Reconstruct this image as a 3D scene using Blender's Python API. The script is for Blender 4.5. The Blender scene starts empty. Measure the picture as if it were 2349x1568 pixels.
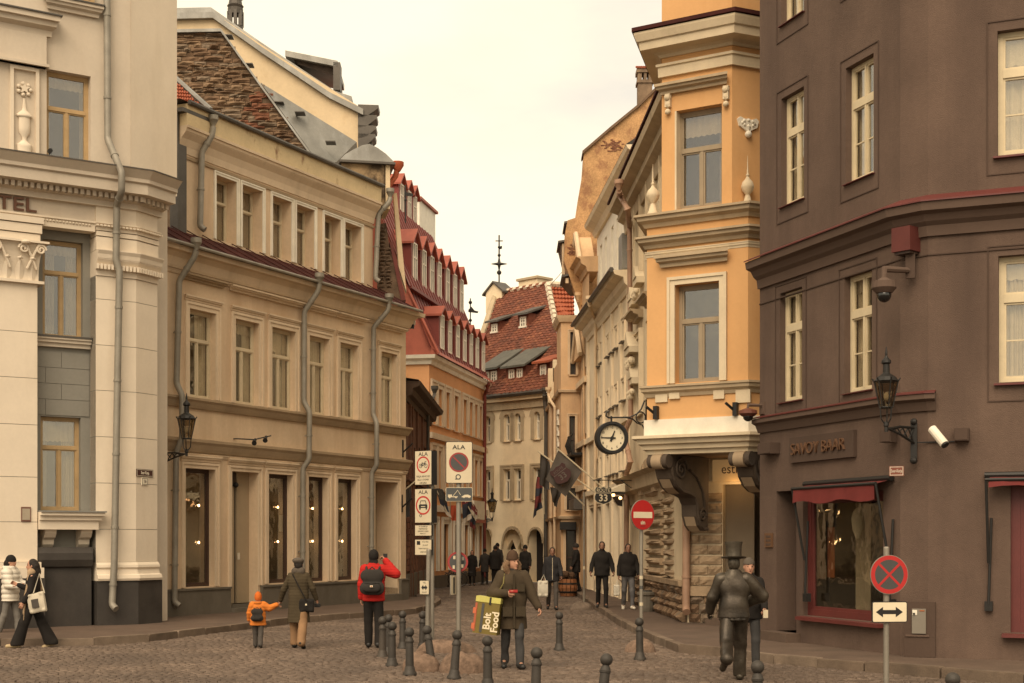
import bpy, math, random
import numpy as np
from mathutils import Vector, Matrix
random.seed(7)
R = math.radians
sc = bpy.context.scene
COL = sc.collection

# ---------------------------------------------------------------- camera, world, sun, exposure
F, CX, HV, CH = 3262.0, 1174.5, 1240.0, 2.0        # focal length (px), centre column, horizon row, eye height
cam_d = bpy.data.cameras.new("camera")
cam = bpy.data.objects.new("camera", cam_d); COL.objects.link(cam)
cam.location = (0, 0, CH); cam.rotation_euler = (R(90), 0, 0)
cam_d.sensor_width = 36.0; cam_d.lens = 36.0 * F / 2349.0
cam_d.shift_y = (HV - 784.0) / 2349.0
cam_d.clip_start = 0.2; cam_d.clip_end = 3000
sc.camera = cam

SUN_EL, SUN_AZ = R(46), R(196)                     # soft overcast sun, behind the camera
world = bpy.data.worlds.new("World"); sc.world = world; world.use_nodes = True
wn = world.node_tree; wn.nodes.clear()
def wnode(t, **k):
    n = wn.nodes.new(t)
    for a, b in k.items(): setattr(n, a, b)
    return n
w_out = wnode('ShaderNodeOutputWorld')
w_sky = wnode('ShaderNodeTexSky', sky_type='NISHITA', sun_disc=False, sun_elevation=SUN_EL, sun_rotation=SUN_AZ)
w_sky.dust_density = 3.0
w_b1 = wnode('ShaderNodeBackground'); w_b1.inputs[1].default_value = 0.10
w_b2 = wnode('ShaderNodeBackground'); w_b2.inputs[1].default_value = 1.00
w_mix = wnode('ShaderNodeMixShader'); w_mix.inputs[0].default_value = 0.90
w_tc = wnode('ShaderNodeTexCoord'); w_map = wnode('ShaderNodeMapping'); w_map.inputs['Scale'].default_value = (1, 1, 2.6)
w_no = wnode('ShaderNodeTexNoise'); w_no.inputs['Scale'].default_value = 3.2; w_no.inputs['Detail'].default_value = 6; w_no.inputs['Roughness'].default_value = .52
w_rp = wnode('ShaderNodeValToRGB')
w_rp.color_ramp.elements[0].position = .34; w_rp.color_ramp.elements[0].color = (.47, .42, .34, 1)
w_rp.color_ramp.elements[1].position = .64; w_rp.color_ramp.elements[1].color = (.70, .59, .405, 1)
L = wn.links.new
L(w_tc.outputs['Generated'], w_map.inputs[0]); L(w_map.outputs[0], w_no.inputs['Vector'])
L(w_no.outputs[0], w_rp.inputs[0]); L(w_rp.outputs[0], w_b2.inputs[0]); L(w_sky.outputs[0], w_b1.inputs[0])
L(w_b1.outputs[0], w_mix.inputs[1]); L(w_b2.outputs[0], w_mix.inputs[2]); L(w_mix.outputs[0], w_out.inputs[0])

sun_d = bpy.data.lights.new("sun", 'SUN'); sun_d.energy = 1.5; sun_d.angle = R(50); sun_d.color = (1, .82, .61)
sun = bpy.data.objects.new("sun", sun_d); COL.objects.link(sun); sun.location = (0, -20, 60)
sdir = Vector((math.sin(SUN_AZ) * math.cos(SUN_EL), math.cos(SUN_AZ) * math.cos(SUN_EL), math.sin(SUN_EL)))
sun.rotation_euler = sdir.to_track_quat('Z', 'Y').to_euler()
vs = sc.view_settings
vs.view_transform = 'Standard'; vs.look = 'None'; vs.gamma = 1.0; vs.exposure = 1.1; vs.use_curve_mapping = False
sc.cycles.max_bounces = 6; sc.cycles.transparent_max_bounces = 10
sc.cycles.use_denoising = True

# ---------------------------------------------------------------- photograph measurements -> world
def at(u, v, Y): return Vector(((u - CX) * Y / F, Y, CH - (v - HV) * Y / F))
def gnd(u, v, z=0.0):
    Y = F * (CH - z) / (v - HV)
    return Vector(((u - CX) * Y / F, Y, z))

class Fr:
    """a facade: origin, direction (left to right as seen from the street), outward normal"""
    def __init__(s, o, d):
        s.o = Vector((o[0], o[1], 0)); s.d = Vector((d[0], d[1], 0)).normalized()
        s.n = Vector((s.d.y, -s.d.x, 0)); s.z = o[2] if len(o) > 2 else 0
        s.M = Matrix(((s.d.x, s.n.x, 0, s.o.x), (s.d.y, s.n.y, 0, s.o.y), (0, 0, 1, s.z), (0, 0, 0, 1)))
    def uv(s, u, v, p=0.0):
        r = Vector(((u - CX) / F, 1, 0)); t = (p + s.o.dot(s.n)) / r.dot(s.n)
        return ((r * t - s.o).dot(s.d), CH - (v - HV) / F * t)
    def a(s, u, p=0.0): return s.uv(u, HV, p)[0]
    def z_(s, u, v, p=0.0): return s.uv(u, v, p)[1]
    def P(s, a, p, z): return s.M @ Vector((a, p, z))
    def sub(s, a, p=0): 
        q = s.P(a, p, 0); return Fr((q.x, q.y), (s.d.x, s.d.y))

# ---------------------------------------------------------------- materials
MATS = {}
def M(name, col, rough=.85, var=.12, sc_=1.6, bump=.2, bsc=45, metal=0, dirt=None, damt=.5, streak=.35, spec=.3, dth=(.52, .72), coat=0, stretch=None, fine=.5, dsc=1.3):
    if name in MATS: return MATS[name]
    m = bpy.data.materials.new(name); m.use_nodes = True; nt = m.node_tree; N = nt.nodes; LK = nt.links.new
    b = N['Principled BSDF']; b.inputs['Roughness'].default_value = rough; b.inputs['Metallic'].default_value = metal
    b.inputs['Specular IOR Level'].default_value = spec
    if coat: b.inputs['Coat Weight'].default_value = coat
    g = N.new('ShaderNodeNewGeometry')
    def noise(scale, det=4, st=None):
        mp = N.new('ShaderNodeMapping'); mp.inputs['Scale'].default_value = st or (1, 1, 1); LK(g.outputs['Position'], mp.inputs[0])
        n = N.new('ShaderNodeTexNoise'); n.inputs['Scale'].default_value = scale; n.inputs['Detail'].default_value = det; n.inputs['Roughness'].default_value = .6
        LK(mp.outputs[0], n.inputs['Vector']); return n
    def mix(fac, a, bb):
        x = N.new('ShaderNodeMix'); x.data_type = 'RGBA'
        if hasattr(fac, 'is_linked'): LK(fac, x.inputs[0])
        else: x.inputs[0].default_value = fac
        for s_, i in ((a, 6), (bb, 7)):
            if hasattr(s_, 'is_linked'): LK(s_, x.inputs[i])
            else: x.inputs[i].default_value = (*s_, 1)
        return x.outputs[2]
    def rng(o, lo, hi):
        r = N.new('ShaderNodeMapRange'); r.inputs[1].default_value = lo; r.inputs[2].default_value = hi; LK(o, r.inputs[0]); return r.outputs[0]
    c = lambda k: tuple(min(1, max(0, x * k)) for x in col)
    n1 = noise(sc_, 5, stretch); out = mix(rng(n1.outputs[0], .3, .7), c(1 - var), c(1 + var))
    n2 = noise(sc_ * 14, 5, stretch); mm = N.new('ShaderNodeMix'); mm.data_type = 'RGBA'; mm.blend_type = 'MULTIPLY'; mm.inputs[0].default_value = 1
    k = var * fine; LK(out, mm.inputs[6]); LK(mix(rng(n2.outputs[0], .35, .65), (1 - k,) * 3, (1 + k * .3,) * 3), mm.inputs[7]); out = mm.outputs[2]
    if dirt is not None:
        n3 = noise(dsc, 9, (1, 1, streak)); f = rng(n3.outputs[0], *dth)
        ml = N.new('ShaderNodeMath'); ml.operation = 'MULTIPLY'; ml.inputs[1].default_value = damt; LK(f, ml.inputs[0])
        out = mix(ml.outputs[0], out, dirt)
    LK(out, b.inputs['Base Color'])
    if bump:
        nb = noise(bsc, 4); bp = N.new('ShaderNodeBump'); bp.inputs['Strength'].default_value = bump; bp.inputs['Distance'].default_value = .02
        LK(nb.outputs[0], bp.inputs['Height']); LK(bp.outputs[0], b.inputs['Normal'])
    MATS[name] = m; return m

def flat(name, col, rough=.6, metal=0, emit=None, es=0, spec=.4, var=.06):
    if emit is None: return M(name, col, rough, var, 9, .05, 80, metal, spec=spec)
    if name in MATS: return MATS[name]
    m = bpy.data.materials.new(name); m.use_nodes = True; b = m.node_tree.nodes['Principled BSDF']
    b.inputs['Base Color'].default_value = (*col, 1); b.inputs['Roughness'].default_value = rough
    b.inputs['Emission Color'].default_value = (*emit, 1); b.inputs['Emission Strength'].default_value = es
    MATS[name] = m; return m

def glass(name, tint=(.93, .91, .85), refl=.13):
    if name in MATS: return MATS[name]
    m = bpy.data.materials.new(name); m.use_nodes = True; nt = m.node_tree; N = nt.nodes; N.clear()
    o = N.new('ShaderNodeOutputMaterial'); mx = N.new('ShaderNodeMixShader'); t = N.new('ShaderNodeBsdfTransparent'); gl = N.new('ShaderNodeBsdfGlossy')
    t.inputs[0].default_value = (*tint, 1); gl.inputs['Roughness'].default_value = .03; gl.inputs[0].default_value = (.9, .9, .9, 1)
    lw = N.new('ShaderNodeLayerWeight'); lw.inputs[0].default_value = .5; fr = N.new('ShaderNodeMath'); fr.operation = 'POWER'; fr.inputs[1].default_value = 4.0
    ad = N.new('ShaderNodeMath'); ad.operation = 'ADD'; ad.inputs[1].default_value = refl; nt.links.new(lw.outputs['Facing'], fr.inputs[0])
    g = N.new('ShaderNodeNewGeometry'); no = N.new('ShaderNodeTexNoise'); no.inputs['Scale'].default_value = 2.2
    bp = N.new('ShaderNodeBump'); bp.inputs['Strength'].default_value = .12; bp.inputs['Distance'].default_value = .05
    K = nt.links.new
    K(g.outputs['Position'], no.inputs['Vector']); K(no.outputs[0], bp.inputs['Height']); K(bp.outputs[0], gl.inputs['Normal'])
    K(fr.outputs[0], ad.inputs[0]); K(ad.outputs[0], mx.inputs[0]); K(t.outputs[0], mx.inputs[1]); K(gl.outputs[0], mx.inputs[2]); K(mx.outputs[0], o.inputs[0])
    MATS[name] = m; return m

# ---------------------------------------------------------------- object bookkeeping
def tag(o, label=None, cat=None, group=None, kind=None):
    if label: o['label'] = label
    if cat: o['category'] = cat
    if group: o['group'] = group
    if kind: o['kind'] = kind
    return o
def thing(name, loc, label, cat, group=None, rz=0):
    o = bpy.data.objects.new(name, None); COL.objects.link(o); o.location = loc; o.rotation_euler.z = rz
    o.empty_display_size = .2
    return tag(o, label, cat, group)
def world_loc(o):
    p = Vector((0, 0, 0))
    while o is not None: p += Vector(o.location); o = o.parent
    return p
def link_mesh(name, me, mat, parent):
    o = bpy.data.objects.new(name, me); COL.objects.link(o)
    for m in (mat if isinstance(mat, (list, tuple)) else [mat]): me.materials.append(m)
    if parent is not None: o.parent = parent
    return o
def stuff(o): o['kind'] = 'stuff'; return o
def copy_tree(o, parent=None):
    c = o.copy(); COL.objects.link(c); c.parent = parent
    for ch in o.children: copy_tree(ch, c)
    return c

class MB:
    """collects shapes (through a local frame) and links them as one mesh object"""
    def __init__(s, fr=None):
        s.M = fr.M if isinstance(fr, Fr) else (fr if fr is not None else Matrix.Identity(4)); s.v = []; s.f = []; s.mi = []; s.cur = 0
    def add(s, vs_, fs):
        n = len(s.v); s.v += [s.M @ Vector(p) for p in vs_]; s.f += [tuple(i + n for i in f) for f in fs]; s.mi += [s.cur] * len(fs); return s
    def box(s, a0, a1, p0, p1, z0, z1):
        v = [(x, y, z) for z in (z0, z1) for y in (p0, p1) for x in (a0, a1)]
        return s.add(v, [(0, 2, 3, 1), (4, 5, 7, 6), (0, 1, 5, 4), (2, 6, 7, 3), (0, 4, 6, 2), (1, 3, 7, 5)])
    def quad(s, *pts): return s.add(pts, [tuple(range(len(pts)))])
    def prism(s, poly, p0, p1):
        """polygon in (a, z), extruded along p"""
        n = len(poly); v = [(a, p0, z) for a, z in poly] + [(a, p1, z) for a, z in poly]
        return s.add(v, [tuple(range(n)), tuple(range(2 * n - 1, n - 1, -1))] + [(i, i + n, (i + 1) % n + n, (i + 1) % n) for i in range(n)])
    def plan(s, poly, z0, z1):
        """polygon in plan (x, y), extruded up"""
        n = len(poly); v = [(a, b, z0) for a, b in poly] + [(a, b, z1) for a, b in poly]
        return s.add(v, [tuple(range(n - 1, -1, -1)), tuple(range(n, 2 * n))] + [(i, (i + 1) % n, (i + 1) % n + n, i + n) for i in range(n)])
    def lathe(s, prof, c=(0, 0, 0), seg=16, sy=1.0, half=False):
        x0, y0, z0 = c; v = []; f = []; m = seg + 1 if half else seg
        for r, z in prof:
            for i in range(m):
                t = (math.pi * i / seg) if half else (2 * math.pi * i / seg)
                v.append((x0 + r * math.cos(t), y0 + r * math.sin(t) * sy, z0 + z))
        for j in range(len(prof) - 1):
            for i in range(seg):
                a, b = j * m + i, j * m + (i + 1) % m
                f.append((a, b, b + m, a + m))
        if not half:
            f.append(tuple(range(m - 1, -1, -1))); f.append(tuple(range((len(prof) - 1) * m, len(prof) * m)))
        return s.add(v, f)
    def tube(s, pts, r, seg=10, cap=True, taper=None):
        pts = [Vector(p) for p in pts]; n = len(pts); v = []; f = []
        up = None
        for i, p in enumerate(pts):
            t = (pts[min(i + 1, n - 1)] - pts[max(i - 1, 0)]).normalized()
            if up is None: up = Vector((0, 0, 1)) if abs(t.z) < .9 else Vector((0, 1, 0))
            x = t.cross(up).normalized(); y = x.cross(t).normalized(); up = y
            k = 1.0
            if 0 < i < n - 1:
                c = (pts[i] - pts[i - 1]).normalized().dot((pts[i + 1] - pts[i]).normalized()); k = 1 / max(.5, math.sqrt((1 + c) / 2))
            rr = r[i] if isinstance(r, (list, tuple)) else r
            for j in range(seg):
                th = 2 * math.pi * j / seg; v.append(p + (x * math.cos(th) + y * math.sin(th)) * rr * (1 + (k - 1) * .5))
        for i in range(n - 1):
            for j in range(seg):
                a, b = i * seg + j, i * seg + (j + 1) % seg; f.append((a, a + seg, b + seg, b))
        if cap: f += [tuple(range(seg)), tuple(range(n * seg - 1, (n - 1) * seg - 1, -1))]
        return s.add(v, f)
    def ball(s, c, r, seg=12, rings=8, sx=1, sy=1, sz=1):
        v = []; f = []
        for i in range(rings + 1):
            ph = math.pi * i / rings
            for j in range(seg):
                th = 2 * math.pi * j / seg
                v.append((c[0] + r * sx * math.sin(ph) * math.cos(th), c[1] + r * sy * math.sin(ph) * math.sin(th), c[2] + r * sz * math.cos(ph)))
        for i in range(rings):
            for j in range(seg):
                a, b = i * seg + j, i * seg + (j + 1) % seg; f.append((a, a + seg, b + seg, b))
        return s.add(v, f)
    def disc(s, c, r, p0, p1, seg=28, r2=None):
        """disc in the (a, z) plane from p0 to p1; r2 = inner radius for a ring"""
        ca, cz = c
        if r2 is None:
            return s.prism([(ca + r * math.cos(2 * math.pi * i / seg), cz + r * math.sin(2 * math.pi * i / seg)) for i in range(seg)], p0, p1)
        v = []; f = []
        for rr, p in ((r, p0), (r, p1), (r2, p1), (r2, p0)):
            v += [(ca + rr * math.cos(2 * math.pi * i / seg), p, cz + rr * math.sin(2 * math.pi * i / seg)) for i in range(seg)]
        for k in range(4):
            for i in range(seg):
                j = (i + 1) % seg; k2 = (k + 1) % 4; f.append((k * seg + i, k * seg + j, k2 * seg + j, k2 * seg + i))
        return s.add(v, f)
    def sweep(s, path, prof, closed_prof=True):
        """path: plan points (x, y) left to right seen from outside; prof: (out, z) points; mitred"""
        n = len(path); v = []; f = []; m = len(prof)
        for i in range(n):
            p = Vector(path[i]).to_2d()
            e0 = (p - Vector(path[i - 1]).to_2d()).normalized() if i else None
            e1 = (Vector(path[i + 1]).to_2d() - p).normalized() if i < n - 1 else None
            e0 = e0 or e1; e1 = e1 or e0
            n0 = Vector((e0.y, -e0.x)); n1 = Vector((e1.y, -e1.x)); nn = (n0 + n1).normalized(); k = 1 / max(.4, nn.dot(n0))
            for o_, z in prof: q = p + nn * o_ * k; v.append((q.x, q.y, z))
        for i in range(n - 1):
            for j in range(m if closed_prof else m - 1):
                a, b = i * m + j, i * m + (j + 1) % m; f.append((a, a + m, b + m, b))
        if closed_prof: f += [tuple(range(m)), tuple(range(n * m - 1, (n - 1) * m - 1, -1))]
        return s.add(v, f)
    def build(s, name, mat, parent=None, smooth=False, label=None, fix=True):
        L0 = world_loc(parent) if parent is not None else Vector((0, 0, 0))
        me = bpy.data.meshes.new(name); me.from_pydata([tuple(p - L0) for p in s.v], [], s.f); 
        if fix:
            import bmesh
            bm = bmesh.new(); bm.from_mesh(me); bmesh.ops.recalc_face_normals(bm, faces=bm.faces); bm.to_mesh(me); bm.free()
        o = link_mesh(name, me, mat, parent)
        if s.cur or any(s.mi): me.polygons.foreach_set('material_index', s.mi)
        if smooth:
            me.polygons.foreach_set('use_smooth', [True] * len(me.polygons))
            try: me.set_sharp_from_angle(angle=R(40))
            except Exception: pass
        if label: o['label'] = label
        return o

def text(s_, size, fr, a, p, z, mat, parent, name='lettering', ext=.004, align='CENTER', up=None, sx=1.0, rot=0.0, bold=0.0):
    cu = bpy.data.curves.new(name, 'FONT'); cu.body = s_; cu.size = size; cu.extrude = ext; cu.align_x = align; cu.align_y = 'CENTER'; cu.resolution_u = 3; cu.offset = bold
    oc = bpy.data.objects.new(name, cu); COL.objects.link(oc); me = bpy.data.meshes.new_from_object(oc)
    bpy.data.objects.remove(oc); bpy.data.curves.remove(cu); me.materials.clear()
    o = link_mesh(name, me, mat, None)
    X = fr.M.to_3x3() @ Vector((1, 0, 0)); Nn = fr.M.to_3x3() @ Vector((0, 1, 0)); Z = fr.M.to_3x3() @ Vector((0, 0, 1))
    X2 = X * math.cos(rot) + Z * math.sin(rot); Z2 = Z * math.cos(rot) - X * math.sin(rot)
    q = fr.M @ Vector((a, p, z)); q = q - (world_loc(parent) if parent else Vector((0, 0, 0)))
    o.parent = parent
    o.matrix_basis = Matrix(((X2.x * sx, Z2.x, Nn.x, q.x), (X2.y * sx, Z2.y, Nn.y, q.y), (X2.z * sx, Z2.z, Nn.z, q.z), (0, 0, 0, 1)))
    return o

# ---------------------------------------------------------------- facade builders
def wall(fr, a0, a1, z0, z1, holes, name, mat, parent, p=0.0, back=None):
    """sheet with rectangular openings (a0, a1, z0, z1, depth) and their reveals"""
    A = sorted({a0, a1, *[h[0] for h in holes], *[h[1] for h in holes]}); Z = sorted({z0, z1, *[h[2] for h in holes], *[h[3] for h in holes]})
    A = [a for a in A if a0 <= a <= a1]; Z = [z for z in Z if z0 <= z <= z1]
    b = MB(fr)
    for i in range(len(A) - 1):
        for j in range(len(Z) - 1):
            ca, cz = (A[i] + A[i + 1]) / 2, (Z[j] + Z[j + 1]) / 2
            if any(h[0] < ca < h[1] and h[2] < cz < h[3] for h in holes): continue
            b.quad((A[i], p, Z[j]), (A[i + 1], p, Z[j]), (A[i + 1], p, Z[j + 1]), (A[i], p, Z[j + 1]))
    for h in holes:
        d = p - h[4]
        b.quad((h[0], p, h[2]), (h[0], p, h[3]), (h[0], d, h[3]), (h[0], d, h[2])); b.quad((h[1], p, h[2]), (h[1], d, h[2]), (h[1], d, h[3]), (h[1], p, h[3]))
        b.quad((h[0], p, h[3]), (h[1], p, h[3]), (h[1], d, h[3]), (h[0], d, h[3])); b.quad((h[0], p, h[2]), (h[0], d, h[2]), (h[1], d, h[2]), (h[1], p, h[2]))
    if back:
        for (x0, x1) in ((a0, a0), (a1, a1)): b.quad((x0, p, z0), (x0, p - back, z0), (x0, p - back, z1), (x0, p, z1))
        b.quad((a0, p, z1), (a1, p, z1), (a1, p - back, z1), (a0, p - back, z1))
        b.quad((a0, p - back, z0), (a1, p - back, z0), (a1, p - back, z1), (a0, p - back, z1))
    return b.build(name, mat, parent, fix=False)

def window(fr, root, h, frame_m, p=0.0, tr=.36, fw=.055, leaves=2, top_leaves=1, bars=0, simple=False, glass_m=None, curtain=None, sill=None,
           sill_h=.05, sill_out=.08, sill_over=.06, surround=None, sw=.12, sp=.04, lights=None, wide_transom=None, name='window', interior_d=.7, curt=(.36, .3), sur_bottom=False, pane_m=None):
    """frame (the part) with panes, curtains, sill, surround and dark room as sub-parts"""
    a0, a1, z0, z1, dep = h; d = p - dep
    b = MB(fr); t = fw
    b.box(a0, a0 + t, d, d + .06, z0, z1); b.box(a1 - t, a1, d, d + .06, z0, z1)
    b.box(a0 + t, a1 - t, d, d + .058, z1 - t, z1); b.box(a0 + t, a1 - t, d, d + .058, z0, z0 + t)
    zt = z1 - (z1 - z0) * tr if tr else None; tw = wide_transom or t
    cells = []
    if tr: b.box(a0 + t, a1 - t, d, d + .07, zt - tw / 2, zt + tw / 2)
    def split(lo, hi, zb, zt_, n):
        w = (hi - lo) / n
        for i in range(n):
            x0, x1 = lo + i * w, lo + (i + 1) * w
            if i: b.box(x0 - t * .45, x0 + t * .45, d, d + .062, zb, zt_)
            q0, q1 = x0 + (t * .45 if i else 0), x1 - (t * .45 if i < n - 1 else 0)
            # casement rim
            r = t * .45
            b.box(q0, q0 + r, d - .005, d + .045, zb, zt_); b.box(q1 - r, q1, d - .005, d + .045, zb, zt_)
            b.box(q0 + r, q1 - r, d - .005, d + .044, zb, zb + r); b.box(q0 + r, q1 - r, d - .005, d + .044, zt_ - r, zt_)
            cells.append((q0 + r, q1 - r, zb + r, zt_ - r))
    lo, hi = a0 + t, a1 - t
    if tr:
        split(lo, hi, zt + tw / 2, z1 - t, top_leaves); split(lo, hi, z0 + t, zt - tw / 2, leaves)
    else: split(lo, hi, z0 + t, z1 - t, leaves)
    nc = []
    for k, c in enumerate(cells):
        if bars and k >= (top_leaves if tr else 0):
            zs = [c[2] + (c[3] - c[2]) * i / (bars + 1) for i in range(bars + 2)]
            for i in range(1, bars + 1): b.box(c[0], c[1], d, d + .03, zs[i] - .012, zs[i] + .012)
            nc += [(c[0], c[1], zs[i] + (.012 if i else 0), zs[i + 1] - (.012 if i < bars else 0)) for i in range(bars + 1)]
        else: nc.append(c)
    w = b.build(name, frame_m, root)
    gm = glass_m or glass('window_glass')
    if simple:
        g = MB(fr)
        for c in nc: g.box(c[0], c[1], d + .005, d + .012, c[2], c[3])
        g.build('pane', pane_m or PANE, w)
    else:
        for c in nc: MB(fr).box(c[0], c[1], d + .012, d + .018, c[2], c[3]).build('pane', gm, w)
        r = MB(fr); e = .3; D = d - interior_d
        r.quad((a0 - e, D, z0 - .1), (a1 + e, D, z0 - .1), (a1 + e, D, z1 + .1), (a0 - e, D, z1 + .1))
        for x in (a0 - e, a1 + e): r.quad((x, d - .01, z0 - .1), (x, D, z0 - .1), (x, D, z1 + .1), (x, d - .01, z1 + .1))
        for z in (z0 - .1, z1 + .1): r.quad((a0 - e, d - .01, z), (a1 + e, d - .01, z), (a1 + e, D, z), (a0 - e, D, z))
        # frame-side return so no daylight leaks round the edge
        r.quad((a0 - e, d - .01, z0 - .1), (a0, d - .01, z0 - .1), (a0, d - .01, z1 + .1), (a0 - e, d - .01, z1 + .1))
        r.quad((a1, d - .01, z0 - .1), (a1 + e, d - .01, z0 - .1), (a1 + e, d - .01, z1 + .1), (a1, d - .01, z1 + .1))
        r.build('room_interior', lights or ROOM, w, fix=False)
        if curtain:
            wd = a1 - a0; rq = random.Random(int((fr.P(a0, 0, z0).x * 71 + z0 * 137) * 10)); curt = (max(.08, curt[0] + rq.uniform(-.16, .12)), max(.08, curt[1] + rq.uniform(-.16, .12)))
            if rq.random() < .45:
                c = MB(fr); n = 16; zv = z1 - (z1 - z0) * rq.uniform(.12, .3)
                for i in range(n): q0, q1 = a0 + .02 + (wd - .04) * i / n, a0 + .02 + (wd - .04) * (i + 1) / n; c.quad((q0, d - .06 - .012 * (i % 2), zv + .03 * (i % 2)), (q1, d - .06 - .012 * ((i + 1) % 2), zv + .03 * ((i + 1) % 2)), (q1, d - .06 - .012 * ((i + 1) % 2), z1), (q0, d - .06 - .012 * (i % 2), z1))
                c.build('valance', curtain, w, smooth=True, fix=False)
            for side, (x0, x1) in enumerate(((a0 + .02, a0 + wd * curt[0]), (a1 - wd * curt[1], a1 - .02))):
                c = MB(fr); n = 26
                pts = [(x0 + (x1 - x0) * i / n, d - .1 + .022 * math.sin(i * 1.35 + side) + .01 * math.sin(i * .6)) for i in range(n + 1)]
                for i in range(n): c.quad((pts[i][0], pts[i][1], z0), (pts[i + 1][0], pts[i + 1][1], z0), (pts[i + 1][0], pts[i + 1][1], z1), (pts[i][0], pts[i][1], z1))
                c.build('curtain', curtain, w, smooth=True, fix=False)
    if sill:
        MB(fr).add([(a0 - sill_over, d + .03, z0 - .004), (a1 + sill_over, d + .03, z0 - .004), (a1 + sill_over, p + sill_out, z0 - .02), (a0 - sill_over, p + sill_out, z0 - .02),
                    (a0 - sill_over, d + .03, z0 - sill_h), (a1 + sill_over, d + .03, z0 - sill_h), (a1 + sill_over, p + sill_out, z0 - sill_h), (a0 - sill_over, p + sill_out, z0 - sill_h)],
                   [(0, 1, 2, 3), (4, 7, 6, 5), (3, 2, 6, 7), (0, 3, 7, 4), (1, 5, 6, 2), (0, 4, 5, 1)]).build('sill', sill, w)
    if surround:
        s = MB(fr); q = p + .001
        for k, (o0, o1, pr) in enumerate(((0, sw * .62, sp), (sw * .62, sw, sp * 1.7))):
            s.box(a0 - o1, a0 - o0, q, p + pr, z0 - (o1 if sur_bottom else 0), z1 + o1); s.box(a1 + o0, a1 + o1, q, p + pr, z0 - (o1 if sur_bottom else 0), z1 + o1)
            s.box(a0 - o0, a1 + o0, q, p + pr, z1 + o0, z1 + o1)
            if sur_bottom: s.box(a0 - o0, a1 + o0, q, p + pr, z0 - o1, z0 - o0)
        s.build('surround', surround, w)
    return w

def hood(fr, root, a0, a1, z, h, out, mat, p=0.0, name='window_hood'):
    b = MB(fr); pr = [(0, 0), (.35, 0), (.4, .3), (.75, .45), (.8, .7), (1, .72), (1, 1), (0, 1)]
    n = len(pr)
    v = [(a0 + out * .5 - out * .5 * q, p + .001 + out * q, z + h * t) for q, t in pr] + [(a1 - out * .5 + out * .5 * q, p + .001 + out * q, z + h * t) for q, t in pr]
    b.add(v, [tuple(range(n)), tuple(range(2 * n - 1, n - 1, -1))] + [(i, i + n, (i + 1) % n + n, (i + 1) % n) for i in range(n)])
    return b.build(name, mat, root)

def hopper(mb, p, r=.13, h=.3):
    """rainwater head above p (top of the pipe)"""
    mb.lathe([(.05, 0), (.055, .03), (r, h * .6), (r * 1.05, h * .62), (r * 1.05, h)], (p[0], p[1], p[2]), 10)

def downpipe(fr, root, pts, mat, r=.055, p=.14, head=True, spout=True, bands=True, name='downpipe'):
    """pts: photograph points (u, v[, p])"""
    W3 = []
    for q in pts:
        pp = q[2] if len(q) > 2 else p
        a, z = fr.uv(q[0], q[1], pp); W3.append(Vector((a, pp, z)))
    b = MB(fr); path = list(W3)
    if spout:
        e = path[-1]; path.append(e + Vector((.05, .12, -.09)))
    # soften bends with short elbows
    sm = [path[0]]
    for i in range(1, len(path) - 1):
        d0 = (path[i - 1] - path[i]); d1 = (path[i + 1] - path[i]); k = min(.07, d0.length * .4, d1.length * .4)
        sm += [path[i] + d0.normalized() * k, path[i] + (d0.normalized() + d1.normalized()) * k * .25, path[i] + d1.normalized() * k]
    sm.append(path[-1])
    b.tube(sm, r, 12)
    o = b.build(name, mat, root, smooth=True)
    if head:
        hb = MB(fr); hopper(hb, W3[0]); hb.build('rainwater_head', mat, o, smooth=True)
    if bands:
        for i in range(len(W3) - 1):
            A, B = W3[i], W3[i + 1]; ln = (B - A).length
            if ln < .5: continue
            for k in range(max(1, int(ln / 1.3))):
                cb = MB(fr)
                q = A.lerp(B, (k + .5) / max(1, int(ln / 1.3))); t = (B - A).normalized()
                cb.tube([q - t * .025, q + t * .025], r * 1.18, 12)
                if abs(t.z) > .9: cb.box(q.x - .012, q.x + .012, q.y - .15, q.y, q.z - .012, q.z + .012)
                cb.build('pipe_clip', mat, o)
    return o

def rough_block(mb, a0, a1, z0, z1, p0, out, rnd, nx=4, nz=3, pil=.6):
    """rock-faced stone: uneven pillowed front"""
    v = []; f = []
    for j in range(nz + 1):
        for i in range(nx + 1):
            e = min(i, nx - i, j, nz - j)
            k = 0 if e == 0 else 1
            q = out * (pil if e == 0 else 1) + (rnd.uniform(-.3, .35) * out if k else rnd.uniform(-.12, .12) * out)
            v.append((a0 + (a1 - a0) * i / nx + (rnd.uniform(-.1, .1) * (a1 - a0) / nx if k else 0), p0 + q, z0 + (z1 - z0) * j / nz + (rnd.uniform(-.12, .12) * (z1 - z0) / nz if k else 0)))
    for j in range(nz):
        for i in range(nx):
            a = j * (nx + 1) + i; f.append((a, a + 1, a + nx + 2, a + nx + 1))
    n = len(v); v += [(a0, p0, z0), (a1, p0, z0), (a1, p0, z1), (a0, p0, z1)]
    row = nx + 1
    bot = list(range(0, row)); top = list(range(nz * row, nz * row + row)); lef = [j * row for j in range(nz + 1)]; rig = [j * row + nx for j in range(nz + 1)]
    f += [tuple(bot[::-1]) + (n, n + 1), tuple(top) + (n + 2, n + 3), tuple(lef) + (n + 3, n), tuple(rig[::-1]) + (n + 1, n + 2)]
    return mb.add(v, f)
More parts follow.
